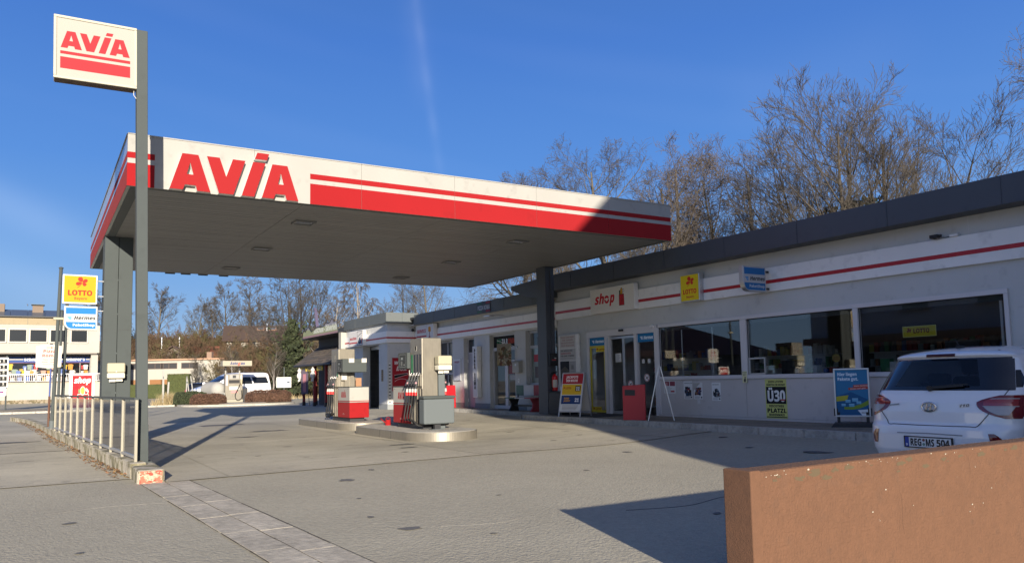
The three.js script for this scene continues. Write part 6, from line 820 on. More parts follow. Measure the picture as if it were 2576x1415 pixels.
{ // white passenger van behind the gas pump
  const o = local('passenger_van', 'white passenger van with dark rear windows parked behind the hedges', 'van', [13.9, 0.0, -56.6], Math.PI + 0.243); o.scale.setScalar(1.06);
  const rows = [[0.28, 0.06, 4.85, 0.88, 0.15, 0.4, 0.03, 0.2], [0.45, 0, 4.97, 0.96, 0.16, 0.45, 0.03, 0.24], [0.75, 0.0, 4.98, 0.985, 0.16, 0.45, 0.03, 0.25], [0.95, 0.01, 4.85, 0.985, 0.16, 0.5, 0.03, 0.3], [1.08, 0.03, 4.45, 0.98, 0.16, 0.5, 0.03, 0.3], [1.18, 0.05, 4.02, 0.97, 0.16, 0.4, 0.03, 0.2], [1.5, 0.1, 3.45, 0.92, 0.15, 0.3, 0.03, 0.15], [1.78, 0.15, 2.95, 0.86, 0.14, 0.3, 0.03, 0.12], [1.9, 0.2, 2.65, 0.78, 0.14, 0.3, 0.03, 0.1], [1.95, 0.4, 2.3, 0.6, 0.14, 0.2, 0.03, 0.05]];
  const B = Body(rows), hs = span(0.28, 1.95, 60), dbl = m => { const q = m.clone(); q.side = THREE.DoubleSide; return q; };
  place('body', B.shell(hs), dbl(carWhite), o);
  for (const s of [-1, 1]) {
    const P = (a, b, h0, h1, off = 0.006) => s > 0 ? B.patch(h0, h1, a, b, 6, 14, off) : B.patch(h0, h1, h => -b(h), h => -a(h), 6, 14, off);
    place('side_window', P(h => 1.08, h => 2.12, 1.24, 1.66), dbl(darkGlass), o); place('side_window', P(h => 2.2, h => 2.98, 1.22, 1.66), dbl(darkGlass), o); place('door_window', P(h => 3.08, h => 4.25 - (h - 1.2) * 1.4, 1.2, 1.66), dbl(darkGlass), o);
    place('tail_lamp', P(h => 0.72, h => 0.90, 0.95, 1.62), dbl(tailRed), o); place('headlamp', P(h => 4.92 - (h - 0.85) * 1.2, h => 5.45 - (h - 0.85) * 1.4, 0.86, 1.06), dbl(clearLens), o); place('sill_strip', P(h => 1.0, h => 4.9, 0.30, 0.5), dbl(M.greyLight), o);  // the strip along the lower sill is plain grey
    place('mirror', rbox(3.65, 3.8, 1.18, 1.38, s > 0 ? 0.98 : -1.16, s > 0 ? 1.16 : -0.98, 0.04), carWhite, o); place('slide_rail', P(h => 0.95, h => 2.3, 1.05, 1.075, 0.008), dbl(M.greyLight), o);
    wheel(o, 1.0, s * 0.86, 0.34, 0.2); wheel(o, 3.95, s * 0.86, 0.34, 0.2);
  }
  const front = h => B.outline(h); void front; place('windscreen', [B.patch(1.2, 1.76, h => { const p = B.outline(h); let d = 0; for (let i = 0; i < p.length - 1; i++) d += Math.hypot(p[i + 1][0] - p[i][0], p[i + 1][1] - p[i][1]); return d - 0.78; }, h => { const p = B.outline(h); let d = 0; for (let i = 0; i < p.length - 1; i++) d += Math.hypot(p[i + 1][0] - p[i][0], p[i + 1][1] - p[i][1]); return d - 0.01; }, 8, 10, 0.006), B.patch(1.2, 1.76, h => { const p = B.outline(h); let d = 0; for (let i = 0; i < p.length - 1; i++) d += Math.hypot(p[i + 1][0] - p[i][0], p[i + 1][1] - p[i][1]); return -d + 0.01; }, h => { const p = B.outline(h); let d = 0; for (let i = 0; i < p.length - 1; i++) d += Math.hypot(p[i + 1][0] - p[i][0], p[i + 1][1] - p[i][1]); return -d + 0.78; }, 8, 10, 0.006)], dbl(darkGlass), o);
  place('grille', rbox(4.9, 4.985, 0.62, 0.82, -0.42, 0.42, 0.02), M.dark, o);
}
{ // dark estate car further back, its tail lamp lit by the sun
  const o = local('estate_car', 'black estate car with red tail lamp beside the white van', 'car', [9.9, 0.0, -64.5], -0.5);
  const rows = [[0.25, 0.05, 4.3, 0.82, 0.2, 0.35, 0.05, 0.2], [0.6, 0, 4.4, 0.87, 0.22, 0.4, 0.06, 0.2], [0.85, 0.05, 4.2, 0.87, 0.22, 0.45, 0.06, 0.2], [0.98, 0.1, 3.4, 0.85, 0.22, 0.4, 0.06, 0.1], [1.3, 0.3, 2.75, 0.72, 0.2, 0.3, 0.06, 0.1], [1.42, 0.45, 2.3, 0.62, 0.2, 0.3, 0.06, 0.1], [1.46, 0.8, 1.9, 0.45, 0.2, 0.2, 0.04, 0.05]], B = Body(rows), dbl = m => { const q = m.clone(); q.side = THREE.DoubleSide; return q; };
  place('body', B.shell(span(0.25, 1.46, 44)), dbl(new THREE.MeshPhysicalMaterial({ color: 0x0b0c0e, roughness: 0.25, clearcoat: 1 })), o);
  for (const s of [-1, 1]) { const P = (a, b, h0, h1, off = 0.006) => s > 0 ? B.patch(h0, h1, a, b, 6, 14, off) : B.patch(h0, h1, h => -b(h), h => -a(h), 6, 14, off); place('tail_lamp', P(h => 0.55, h => 0.98, 0.78, 0.98), dbl(redLens), o); place('side_window', P(h => 1.2, h => 2.9 - (h - 1) * 1.4, 1.03, 1.3), dbl(darkGlass), o); wheel(o, 0.8, s * 0.76, 0.31, 0.18); wheel(o, 3.4, s * 0.76, 0.31, 0.18); }
  place('rear_window', B.patch(1.02, 1.32, h => -0.55, h => 0.55, 6, 14, 0.006), dbl(darkGlass), o); place('bumper_trim', B.patch(0.5, 0.58, h => -0.6, h => 0.6, 2, 14, 0.01), dbl(M.greyLight), o);
}
// ---------------------------------------------------------------- gas pump island with clipped hedges
const foliage = (seed, n, box3, size, mat, inside) => {          // many small leaf faces spread through a volume
  const g = new THREE.BufferGeometry(); g.setAttribute('position', new THREE.Float32BufferAttribute([-.5, 0, 0, 0, -.32, .08, .5, 0, 0, 0, .32, .08], 3)); g.setIndex([0, 1, 2, 0, 2, 3]); g.computeVertexNormals(); g.scale(size, size, size);
  const im = new THREE.InstancedMesh(g, mat, n), r = rng(seed), o = new THREE.Object3D(), c = new THREE.Color();
  for (let i = 0; i < n; i++) { let p; for (let q = 0; q < 20; q++) { p = [box3[0] + (box3[1] - box3[0]) * r(), box3[2] + (box3[3] - box3[2]) * r(), box3[4] + (box3[5] - box3[4]) * r()]; if (!inside || inside(...p, r)) break; } o.position.set(...p); o.rotation.set(r() * 6.3, r() * 6.3, r() * 6.3); o.scale.setScalar(0.6 + r() * 0.9); o.updateMatrix(); im.setMatrixAt(i, o.matrix); const v = 0.55 + r() * 0.9; im.setColorAt(i, c.setRGB(v * (0.9 + r() * .2), v, v * (0.85 + r() * .3))); }
  im.castShadow = im.receiveShadow = true; return im;
};
function hedge(label, x0, x1, y1, z0, z1, color, seed, group) {
  const o = local('clipped_hedge', label, 'hedge', [(x0 + x1) / 2, 0.1, (z0 + z1) / 2], 0, group), w = (x1 - x0) / 2, d = (z1 - z0) / 2, h = y1 - 0.1, mat = std(color, 0.95, { side: THREE.DoubleSide });
  place('branch_core', new RoundedBoxGeometry(w * 1.66, h * 0.84, d * 1.6, 4, Math.min(0.3, d * 0.75, h * 0.4)).translate(0, h * 0.42, 0), mat, o);
  const im = foliage(seed, 9000, [-w, w, 0.0, h * 1.06, -d, d], 0.06, mat, (x, y, z, rr) => { const q = Math.pow(Math.abs(x) / w, 4) + Math.pow(Math.abs(z) / d, 3.2) + Math.pow(y / h, 5) * (0.9 + 0.12 * Math.sin(x * 7 + seed) + 0.1 * Math.sin(x * 17 + z * 5)); return q > 0.42 + 0.3 * rr() && q < 1.0 + 0.12 * rr(); }); im.name = 'leaves'; im.userData = { kind: 'stuff' }; o.add(im); return o;
}
{
  const isl = thing('planted_island', 'kerbed planting island round the gas pump', 'traffic island', [10.8, 0, -51]);
  const s = (d) => { const q = new THREE.Shape(), x0 = 7.3 + d, x1 = 14.0 - d, z0 = -53.6 + d, z1 = -47.3 - d, r = 2.6 - d; q.moveTo(x0 + r, z1); q.lineTo(x1 - r, z1); q.absarc(x1 - r, z1 - r, r, Math.PI / 2, 0, true); q.lineTo(x1, z0 + r); q.absarc(x1 - r, z0 + r, r, 0, -Math.PI / 2, true); q.lineTo(x0 + r, z0); q.absarc(x0 + r, z0 + r, r, -Math.PI / 2, -Math.PI, true); q.lineTo(x0, z1 - r); q.absarc(x0 + r, z1 - r, r, Math.PI, Math.PI / 2, true); return q; };
  const ex = (q, d, y) => new THREE.ExtrudeGeometry(q, { depth: d, bevelEnabled: false, curveSegments: 16 }).rotateX(Math.PI / 2).translate(0, y, 0);
  place('kerb', ex(s(0), 0.12, 0.10), M.stone, isl); place('soil', ex(s(0.16), 0.05, 0.125), std([0.16, 0.14, 0.10], 0.95), isl); place('pump_pad', rbox(9.2, 11.9, 0.06, 0.14, -53, -48.2, 0.02), M.stone, isl);
  const R = [0.098, 0.052, 0.034]; hedge('rounded brown clipped hedge beside the green bush', 7.75, 9.75, 0.72, -50.0, -48.4, R, 71, 'brown hedges on the gas pump island'); hedge('long brown clipped hedge beyond the gas pump', 11.05, 13.8, 0.86, -50.6, -49.0, R, 72, 'brown hedges on the gas pump island'); hedge('dark green clipped bush behind the rounded brown hedge', 7.2, 9.1, 0.86, -52.8, -50.4, [0.042, 0.055, 0.024], 73);
  const p = thing('gas_pump', 'steel gas pump with a lettered canopy board and black hose', 'gas pump', [10.65, 0.14, -51.6]);
  place('base', rbox(10.12, 11.22, 0.14, 0.32, -51.9, -51.3, 0.02), M.cream, p); place('cabinet', rbox(10.15, 11.2, 0.32, 1.92, -51.85, -51.35, 0.02), M.steel, p); place('display_panel', rbox(10.4, 10.98, 1.62, 1.88, -51.36, -51.33, 0.01), M.white, p); place('display', box(10.58, 10.78, 1.67, 1.84, -51.33, -51.325), M.dark, p); place('recess', box(10.35, 11.02, 1.34, 1.55, -51.352, -51.345), M.black, p);
  place('notice', box(10.38, 11.0, 0.92, 1.15, -51.349, -51.34), M.paper, p); place('red_notice', box(10.5, 10.88, 0.74, 0.88, -51.349, -51.34), std([0.55, 0.2, 0.2], 0.6), p); place('side_label', [box(10.16, 10.28, 1.2, 1.85, -51.349, -51.342), box(11.06, 11.16, 1.6, 1.85, -51.349, -51.342)], std([0.5, 0.45, 0.46], 0.6), p);
  place('hose', tube([[11.1, 1.45, -51.3], [10.9, 1.0, -51.25], [10.72, 0.55, -51.25], [10.85, 0.27, -51.25], [11.1, 0.36, -51.28], [11.12, 0.9, -51.3]], 0.025, 30), M.rubber, p); place('gun', [bar([11.1, 1.25, -51.28], [11.12, 1.6, -51.28], 0.05, 0.06)], std([0.35, 0.3, 0.2], 0.5), p);
  for (const x of [10.2, 11.05]) { place('support', bar([x, 1.92, -51.6], [x, 2.15, -51.6], 0.05), M.white, p); place('support_top', bar([x, 2.15, -51.6], [x, 2.45, -51.6], 0.035), M.dark, p); }
  const c = place('canopy_board', rbox(9.95, 11.75, 2.42, 2.76, -51.95, -51.25, 0.02), M.cream, p); printed('lettering', canvas(512, 96, (k, w, h) => { k.fillStyle = '#9a9485'; k.fillRect(0, 0, w, h); k.font = 'italic bold 76px serif'; k.fillStyle = '#2c3566'; fit(k, 'Auto', 120, 72, 140); k.fillStyle = '#c8433c'; fit(k, 'g', 262, 72, 40); k.fillStyle = '#2c3566'; fit(k, 'as', 304, 72, 80); }), 'z', c, [10.85, 2.59, -51.248], 1.76, 0.31);
  const t = thing('gas_tank', 'white cylindrical gas tank beside the gas pump', 'tank', [9.7, 0.14, -53.2]); place('shell', [new THREE.CapsuleGeometry(0.5, 1.2, 8, 24).rotateX(Math.PI / 2).rotateY(0.3).translate(9.75, 0.95, -53.1)], M.white, t); place('label', new THREE.CylinderGeometry(0.505, 0.505, 0.3, 10, 1, true, -0.35, 0.7).rotateX(Math.PI / 2).rotateZ(1.2).rotateY(0.3).translate(9.72, 0.95, -52.9), std([0.4, 0.2, 0.14], 0.6, { side: THREE.DoubleSide }), t); place('saddle', [box(9.5, 10.0, 0.12, 0.55, -53.7, -53.5), box(9.5, 10.0, 0.12, 0.55, -52.7, -52.5)], M.greyLight, t);
  const u = thing('meter_cabinet', 'dark meter cabinet next to the gas pump', 'cabinet', [11.5, 0.14, -51.9]); place('body', rbox(11.28, 11.6, 0.14, 1.0, -52.2, -51.75, 0.02), M.dark, u); place('steel_rack', [bar([11.68, 0.14, -51.7], [11.68, 0.95, -51.7], 0.03), bar([11.95, 0.14, -51.7], [11.95, 0.7, -51.7], 0.03), bar([11.68, 0.9, -51.7], [11.95, 0.68, -51.7], 0.03)], M.alu, u);
  const g = thing('guard_rail', 'short white guard rail beside the gas tank', 'guard rail', [9.8, 0.14, -50.9]); place('rail', [bar([9.75, 0.14, -50.9], [9.75, 0.75, -50.9], 0.03), bar([10.0, 0.14, -50.9], [10.0, 0.75, -50.9], 0.03), bar([9.75, 0.75, -50.9], [10.0, 0.75, -50.9], 0.03), box(9.7, 10.05, 0.14, 0.35, -50.95, -50.85)], M.white, g);
  const n = thing('warning_sign', 'white warning panel with a car symbol on a thin pole', 'sign', [14.75, 0, -55]); place('pole', bar([14.8, 0, -55], [14.8, 2.4, -55], 0.025), M.greyLight, n); place('panel', rbox(14.27, 15.27, 0.98, 1.72, -54.97, -54.93, 0.01), M.white, n); printed('print', canvas(256, 180, (k, w, h) => { k.fillStyle = '#dcdad4'; k.fillRect(0, 0, w, h); k.fillStyle = '#a5a39d'; for (let i = 0; i < 9; i++) k.fillRect(16, 18 + i * 17, (i > 2 && i < 6 ? 120 : 210), 6); k.fillStyle = '#3a4658'; k.fillRect(176, 82, 60, 18); k.fillRect(190, 70, 30, 14); }), 'z', n, [14.77, 1.35, -54.928], 1.02, 0.7);
}
{ // striped posts and dry grass tuft by the exit
  for (const [x, dx, l] of [[6.75, 0.0, 'upright white marker post with pale top by the exit'], [8.1, 0.02, 'upright white marker post behind the green bush'], [8.35, -0.22, 'leaning white marker post next to the upright one'], [8.6, -0.25, 'leaning white marker post nearest the black estate car']]) { const p = thing('marker_post', l, 'post', [x, 0, -53], 0, 'white marker posts'); place('board', beam([x, 0.02, -53], [x + dx, x < 7 ? 2.3 : 1.85, -53], x < 7 ? 0.11 : 0.06, 0.03), M.white, p); place('reflector', beam([x + dx * 0.8, x < 7 ? 1.7 : 1.4, -52.98], [x + dx * 0.85, x < 7 ? 1.85 : 1.5, -52.98], 0.05, 0.01), M.greyLight, p); if (x < 7) place('second_board', beam([x + 0.25, 0.02, -53.05], [x + 0.32, 1.5, -53.05], 0.1, 0.03), M.white, p); }
  const g = new THREE.BufferGeometry(); g.setAttribute('position', new THREE.Float32BufferAttribute([-.012, 0, 0, .012, 0, 0, .05, 1, .02], 3)); g.setIndex([0, 1, 2]); g.computeVertexNormals();
  const N = 2600, im = new THREE.InstancedMesh(g, std([0.34, 0.27, 0.15], 0.95, { side: THREE.DoubleSide }), N), r = rng(33), o = new THREE.Object3D(); for (let i = 0; i < N; i++) { const k = r(), big = i < 1200, x = big ? 7.1 + (r() + r() - 1) * 0.55 : (k < .5 ? 6.2 + r() * 1.8 : 13 + r() * 9), z = big ? -53.2 + (r() + r() - 1) * 0.5 : (k < .5 ? -53 - r() * 1.5 : -63 - r() * 5); o.position.set(x, 0, z); o.rotation.set((r() - .5) * .9, r() * 6.3, (r() - .5) * .9); o.scale.set(1, big ? 0.5 + r() * 0.5 : 0.2 + r() * 0.4, 1); o.updateMatrix(); im.setMatrixAt(i, o.matrix); } im.name = 'dry_grass'; tag(im, 'pale dry grass growing in tufts by the exit and the hedge', 'grass', null, 'stuff'); im.castShadow = im.receiveShadow = true; scene.add(im);
  const v = ground_('verge', [-2, 0, -50]); place('verge_gravel', sheet(span(-14, 0.5, 8), span(-55, -46.2, 5), 0.03), new THREE.MeshStandardMaterial({ map: stoneMap, color: new THREE.Color().setRGB(0.7, 0.62, 0.5), bumpMap: stoneBump, bumpScale: 0.02, roughness: 1 }), v); for (let x = -12; x < 0.4; x += 1) place('kerb_stone', rbox(x, x + 0.985, -0.05, 0.1, -46.2, -46.05, 0.01), M.stone, v);
  for (const [x0, x1, z] of [[3.2, 7.2, -51.2]]) for (let x = x0; x < x1 - 0.1; x += 1) place('kerb_stone', rbox(x, x + 0.985, -0.05, 0.1, z - 0.15, z, 0.01), M.stone, v);
  place('side_lane', sheet(span(2.4, 9.6, 6), span(-86, -53.6, 6), 0.006), M.road, v);
}
// ---------------------------------------------------------------- department store across the road
{
  const Z = -80, w = thing('store_building', 'white two-storey store with blue fascia over a shop window', 'building', [0, 0, -84]);
  place('upper_wall', box(-14, 4.78, 4.4, 6.86, Z - 12, Z), M.house, w); place('parapet', box(-14.1, 4.3, 6.861, 7.5, Z - 12, Z + 0.03), new THREE.MeshStandardMaterial({ map: wearMap, color: new THREE.Color().setRGB(0.30, 0.25, 0.17), roughness: 0.9 }), w); place('parapet_joint', box(-0.84, -0.82, 6.87, 7.48, Z + 0.03, Z + 0.035), M.greyLight, w);
  place('roof_edge', box(-14.2, 4.6, 7.5, 7.58, Z - 12, Z + 0.35), M.dark, w);
  for (let i = 0; i < 14; i++) place('roof_panel', new THREE.BoxGeometry(1.28, 0.05, 2.2).rotateX(0.32).translate(-13.2 + i * 1.3, 7.95, Z - 1.0), std([0.07, 0.085, 0.11], 0.3), w);
  place('ridge_roof', box(-14, 4.0, 7.6, 8.2, Z - 9, Z - 2.2), std([0.10, 0.04, 0.03], 0.8), w); place('chimney', rbox(-0.52, 0.32, 8.0, 8.65, Z - 2, Z - 1.2, 0.02), std([0.17, 0.13, 0.10], 0.9), w); place('chimney_cover', [box(-0.62, 0.42, 8.72, 8.78, Z - 2.1, Z - 1.1), ...[-0.5, 0.3].map(x => bar([x, 8.6, Z - 1.6], [x, 8.75, Z - 1.6], 0.03))], M.greyLight, w); place('satellite_dish', new THREE.SphereGeometry(0.42, 16, 8, 0, Math.PI * 2, 0, 0.6).scale(0.5, 1, 1).rotateZ(-1.2).translate(-1.25, 8.55, Z - 1), M.white, w); place('chimney', rbox(-3.6, -2.6, 8.0, 8.75, Z - 2, Z - 1.2, 0.02), std([0.17, 0.13, 0.10], 0.9), w);
  for (const x of [-3.67, -2.13, -0.6, 0.94, 2.54]) { const f = place('window', [box(x - 0.09, x + 1.31, 6.4, 6.52, Z - 0.02, Z + 0.05), box(x - 0.09, x + 1.31, 5.26, 5.36, Z - 0.02, Z + 0.12), box(x - 0.09, x, 5.36, 6.4, Z - 0.02, Z + 0.05), box(x + 1.22, x + 1.31, 5.36, 6.4, Z - 0.02, Z + 0.05)], std([0.42, 0.40, 0.36], 0.7), w); place('pane', box(x, x + 1.22, 5.36, 6.4, Z + 0.001, Z + 0.012), std([0.014, 0.016, 0.018], 0.15), f); place('sash', box(x + 0.02, x + 1.2, 5.4, 5.43, Z + 0.012, Z + 0.02), M.dark, f); }
  place('overhang_soffit', box(-14, 4.6, 4.3, 4.4, Z - 3, Z - 0.01), std([0.2, 0.18, 0.16], 0.8), w);
  const blue = std([0.012, 0.05, 0.2], 0.7); place('shop_fascia', box(-14, 4.1, 3.6, 4.12, Z - 1.6, Z - 1.5), blue, w); place('fascia_stripe', box(-14, 4.1, 3.8, 3.92, Z - 1.5, Z - 1.495), M.white, w); place('fascia_line', box(-14, 4.1, 3.55, 3.6, Z - 1.6, Z - 1.49), std([0.1, 0.02, 0.09], 0.5), w);
  const nm = canvas(256, 80, (k, w2, h) => { k.fillStyle = '#173f80'; k.fillRect(0, 0, w2, h); k.fillStyle = '#c6c6c6'; k.font = 'bold 66px serif'; fit(k, "Scherer's", 8, 60, 236); }); for (const x of [-0.25, 2.95]) printed('lettering', nm, 'z', w, [x, 3.85, Z - 1.488], 1.65, 0.46);
  place('shop_wall', [box(4.12, 4.78, 0.5, 4.3, Z - 2.6, Z - 1.4), box(-14, 4.78, 1.6, 4.3, Z - 4.6, Z - 4.5), box(-14, 4.1, 1.6, 1.7, Z - 4.5, Z)], std([0.32, 0.31, 0.29], 0.8), w); place('corner_pillar', box(4.15, 4.7, 0.4, 4.4, Z - 0.9, Z - 0.35), M.house, w);
  for (const x of [-2.4, -0.1, 1.6, 3.3]) place('glazing_bar', box(x, x + 0.06, 1.7, 3.6, Z - 1.62, Z - 1.54), M.white, w);
  place('shop_glass', own(new THREE.PlaneGeometry(18, 1.9).translate(-4.9, 2.65, Z - 1.6)), M.glass, w);
  place('retaining_wall', box(-14, 4.95, 0.3, 1.72, Z + 0.2, Z + 0.6), M.house, w); place('wall_cap', box(-14, 5.0, 1.72, 1.8, Z + 0.15, Z + 0.65), std([0.42, 0.36, 0.28], 0.8), w); place('wall_foot', box(-14, 4.98, 0.0, 0.3, Z + 0.18, Z + 0.62), new THREE.MeshStandardMaterial({ map: mossMap, color: new THREE.Color().setRGB(0.6, 0.55, 0.5), roughness: 0.9 }), w); place('terrace', box(-14, 4.9, 1.6, 1.7, Z - 1.6, Z + 0.2), M.stone, w);
  const r = rng(55), cl = [[.5, .22, .05], [.6, .58, .52], [.5, .36, .04], [.45, .25, .2], [.05, .05, .06], [.2, .25, .2], [.4, .05, .05], [.1, .15, .35], [.55, .5, .45]].map(c => std(c, 0.9)), tint = ['orange', 'cream', 'yellow', 'dusty pink', 'black', 'olive', 'red', 'navy', 'beige'];
  for (let i = 0; i < 54; i++) { const x = -3.4 + r() * 7.3, row = Math.floor(r() * 3), y = [1.9, 2.45, 2.95][row], s = 0.16 + r() * 0.14, ci = Math.floor(r() * cl.length), g = thing('shop_goods', tint[ci] + [' garment hanging in the store window', ' folded goods on the store window shelf', ' bag shown in the store window'][row], 'goods', [x, y, Z - 2.2], 0, ['garments in the store window', 'goods on the store shelf', 'bags in the store window'][row]); place('item', prism([[x - s * .7, y], [x + s * .7, y], [x + s * .75, y + s * 1.5], [x + s, y + s * 1.3], [x + s * .8, y + s * 1.9], [x + s * .3, y + s * 2], [x - s * .3, y + s * 2], [x - s * .8, y + s * 1.9], [x - s, y + s * 1.3], [x - s * .75, y + s * 1.5]], 0.12).translate(0, 0, Z - 2.2 + r() * 0.4), cl[ci], g); }
  place('rack', [box(-3.4, 4.0, 1.86, 1.89, Z - 2.4, Z - 1.9), box(-3.4, 4.0, 2.42, 2.44, Z - 2.4, Z - 1.9), box(-3.4, 4.0, 2.92, 2.94, Z - 2.4, Z - 1.9)], M.dark, w);
  const f = thing('terrace_railing', 'pale vertical-bar railing on the white retaining wall', 'railing', [0, 1.8, -79.6]); place('top_rail', box(-5, 4.85, 2.5, 2.55, -79.62, -79.57), M.frame, f); place('bottom_rail', box(-5, 4.85, 1.9, 1.93, -79.62, -79.58), M.frame, f); for (let i = 0; i < 70; i++) { const x = -4.9 + i * 0.14; place('bar', box(x - 0.014, x + 0.014, 1.93, 2.5, -79.61, -79.585), M.frame, f); } for (const x of [-0.9, 2.05]) place('tall_post', box(x - 0.04, x + 0.04, 1.3, 3.1, -79.55, -79.48), M.frame, f);
}
{ // low white workshop building with a strip of windows
  const turn = -0.545, o = local('low_white_building', 'low white building with window strip and garage doors', 'building', [11, 0, -92.6], turn), L0 = -12, L1 = 7.6;
  place('wall', box(L0, L1, 0, 4.05, -9, 0), M.house, o); place('roof_slab', box(L0 - 0.1, L1 + 0.25, 4.06, 4.22, -9.1, 0.25), new THREE.MeshStandardMaterial({ map: wearMap, color: new THREE.Color().setRGB(0.38, 0.24, 0.17), roughness: 0.9 }), o); place('chimney', rbox(4.6, 5.15, 4.2, 5.0, -3, -2.4, 0.02), std([0.22, 0.15, 0.11], 0.9), o);
  for (const x of [-6, -3.4, -0.95, 0.55, 2.8]) { const x1 = x + 1.8, f = place('window', [box(x, x1, 3.72, 3.78, -0.02, 0.04), box(x, x1, 3.14, 3.2, -0.02, 0.04), box(x, x + 0.06, 3.2, 3.72, -0.02, 0.04), box(x1 - 0.06, x1, 3.2, 3.72, -0.02, 0.04), box(x + 0.87, x + 0.93, 3.2, 3.72, -0.02, 0.04)], std([0.09, 0.065, 0.055], 0.6), o); place('pane', box(x + 0.06, x1 - 0.06, 3.2, 3.72, -0.01, 0.01), std([0.05, 0.05, 0.055], 0.1), f); }
  for (const x of [-3.2, -0.6, 0.6]) place('garage_door', box(x, x + 1.4, 0, 2.0, 0.001, 0.05), std([0.22, 0.10, 0.035], 0.6), o);
  place('porch_wall', box(6.6, 7.0, 0, 3.9, 0.01, 0.3), M.house, o); place('gate', [...span(3.9, 7.4, 24).map(x => box(x - 0.02, x + 0.02, 0.3, 1.9, 1.2, 1.23)), box(3.8, 7.5, 1.86, 1.92, 1.19, 1.24)], M.dark, o); place('notice_board', [box(5.0, 5.6, 1.5, 2.1, 1.5, 1.53)], M.white, o);
  const hg = (l, x0, x1, y, z) => { const h = local('garden_hedge', l, 'hedge', o.localToWorld(V((x0 + x1) / 2, 0, z)).toArray(), turn), w = (x1 - x0) / 2; place('core', new RoundedBoxGeometry(w * 2, y, 0.9, 2, 0.1).translate(0, y / 2, 0), std([0.050, 0.062, 0.020], 0.95), h); const im = foliage(Math.round(x0 * 7 + 99), 4200, [-w, w, 0, y * 1.02, -0.5, 0.5], 0.1, std([0.075, 0.085, 0.026], 0.95, { side: THREE.DoubleSide }), (a, b, c) => b > y * 0.94 || Math.abs(c) > 0.42 || Math.abs(a) > w - 0.08); im.name = 'leaves'; im.userData = { kind: 'stuff' }; h.add(im); };  // hedge core darker than the leaves, inner shade put into its colour
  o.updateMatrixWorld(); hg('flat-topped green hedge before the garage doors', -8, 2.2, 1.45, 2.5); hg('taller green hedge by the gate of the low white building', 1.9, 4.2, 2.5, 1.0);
}
// ---------------------------------------------------------------- houses on the slope
function house(label, pos, turn, L, D, hw, hr, wallM, roofM, extras) {
  const o = local('house', label, 'house', pos, turn); place('wall', [box(-L / 2, L / 2, -3, hw, -D / 2, D / 2), prism([[-D / 2, hw], [D / 2, hw], [0, hr - 0.12]], L - 0.1).rotateY(Math.PI / 2).translate(-L / 2 + 0.05, 0, 0)], wallM, o);
  const a = Math.atan2(hr - hw, D / 2), sl = Math.hypot(hr - hw, D / 2) + 0.7; for (const s of [-1, 1]) place('roof', new THREE.BoxGeometry(L + 1.0, 0.14, sl).translate(0, 0, s * (sl / 2)).rotateX(s * a).translate(0, hr, 0), roofM, o);
  if (extras) extras(o); return o;
}
const roofBrown = std([0.062, 0.040, 0.031], 0.9);
house('big house on the slope with dark brown roof and two skylights', [26.2, 4.6, -112], -0.25, 7.6, 7, 2.9, 4.85, M.house, roofBrown, o => { for (const x of [0.6, 2.2]) { const f = place('skylight', new THREE.BoxGeometry(1.0, 0.12, 0.75).rotateX(0.509).translate(x, 4.35, 1.05), std([0.3, 0.17, 0.11], 0.6), o); place('skylight_pane', new THREE.BoxGeometry(0.8, 0.03, 0.55).rotateX(0.509).translate(x, 4.43, 1.09), std([0.12, 0.13, 0.15], 0.1), f); } place('flue', bar([1.45, 3.9, 1.4], [1.45, 5.1, 1.4], 0.07), M.chrome, o); for (const x of [-3, -1, 1.2, 3]) place('window', box(x, x + 1, 1.2, 2.4, 3.5, 3.56), darkGlass, o); });
house('house with orange tiled roof and steel flue beyond the thicket', [17.6, 2.0, -110], -0.3, 5.8, 5.6, 2.5, 4.4, M.house, new THREE.MeshStandardMaterial({ map: tileMap, color: new THREE.Color().setRGB(0.95, 0.8, 0.75), roughness: 0.9 }), o => { place('flue', bar([-1.5, 3.4, 1.4], [-1.5, 5.6, 1.4], 0.09), M.chrome, o); place('window', box(0, 1, 1, 2, 2.8, 2.85), darkGlass, o); });
house('small gabled house with white balcony board beyond the thicket', [15.2, 1.7, -108], -0.3 - Math.PI / 2, 4.4, 5.6, 2.7, 4.6, std([0.12, 0.10, 0.085], 0.9), roofBrown, o => { place('balcony', box(2.25, 2.45, 2.4, 2.95, -1.5, 1.5), M.house, o); place('flue', bar([-1, 3.4, 1.9], [-1, 5.9, 1.9], 0.09), M.chrome, o); });
// ---------------------------------------------------------------- hill with brush
const hillY = (x, z) => { const d = -z - 96 + 0.45 * (x - 10) * 0.6; return clamp(d / 26, 0, 1) * 5.8 * sstep(4, 14, x + 2) + clamp((d - 30) / 60, 0, 1) * 6; };
{
  const xs = span(-60, 160, 44), zs = span(-330, -84, 44), pos = [], idx = []; for (const z of zs) for (const x of xs) pos.push(x, hillY(x, z) - 0.15, z); for (let j = 0; j < 44; j++) for (let i = 0; i < 44; i++) { const a = j * 45 + i; idx.push(a, a + 45, a + 1, a + 1, a + 45, a + 46); } const g = new THREE.BufferGeometry(); g.setAttribute('position', new THREE.Float32BufferAttribute(pos, 3)); g.setIndex(idx); g.computeVertexNormals(); tag(place('hill', g, new THREE.MeshStandardMaterial({ map: stoneMap, color: new THREE.Color().setRGB(0.28, 0.22, 0.13), roughness: 1 })), null, null, null, 'structure');
}
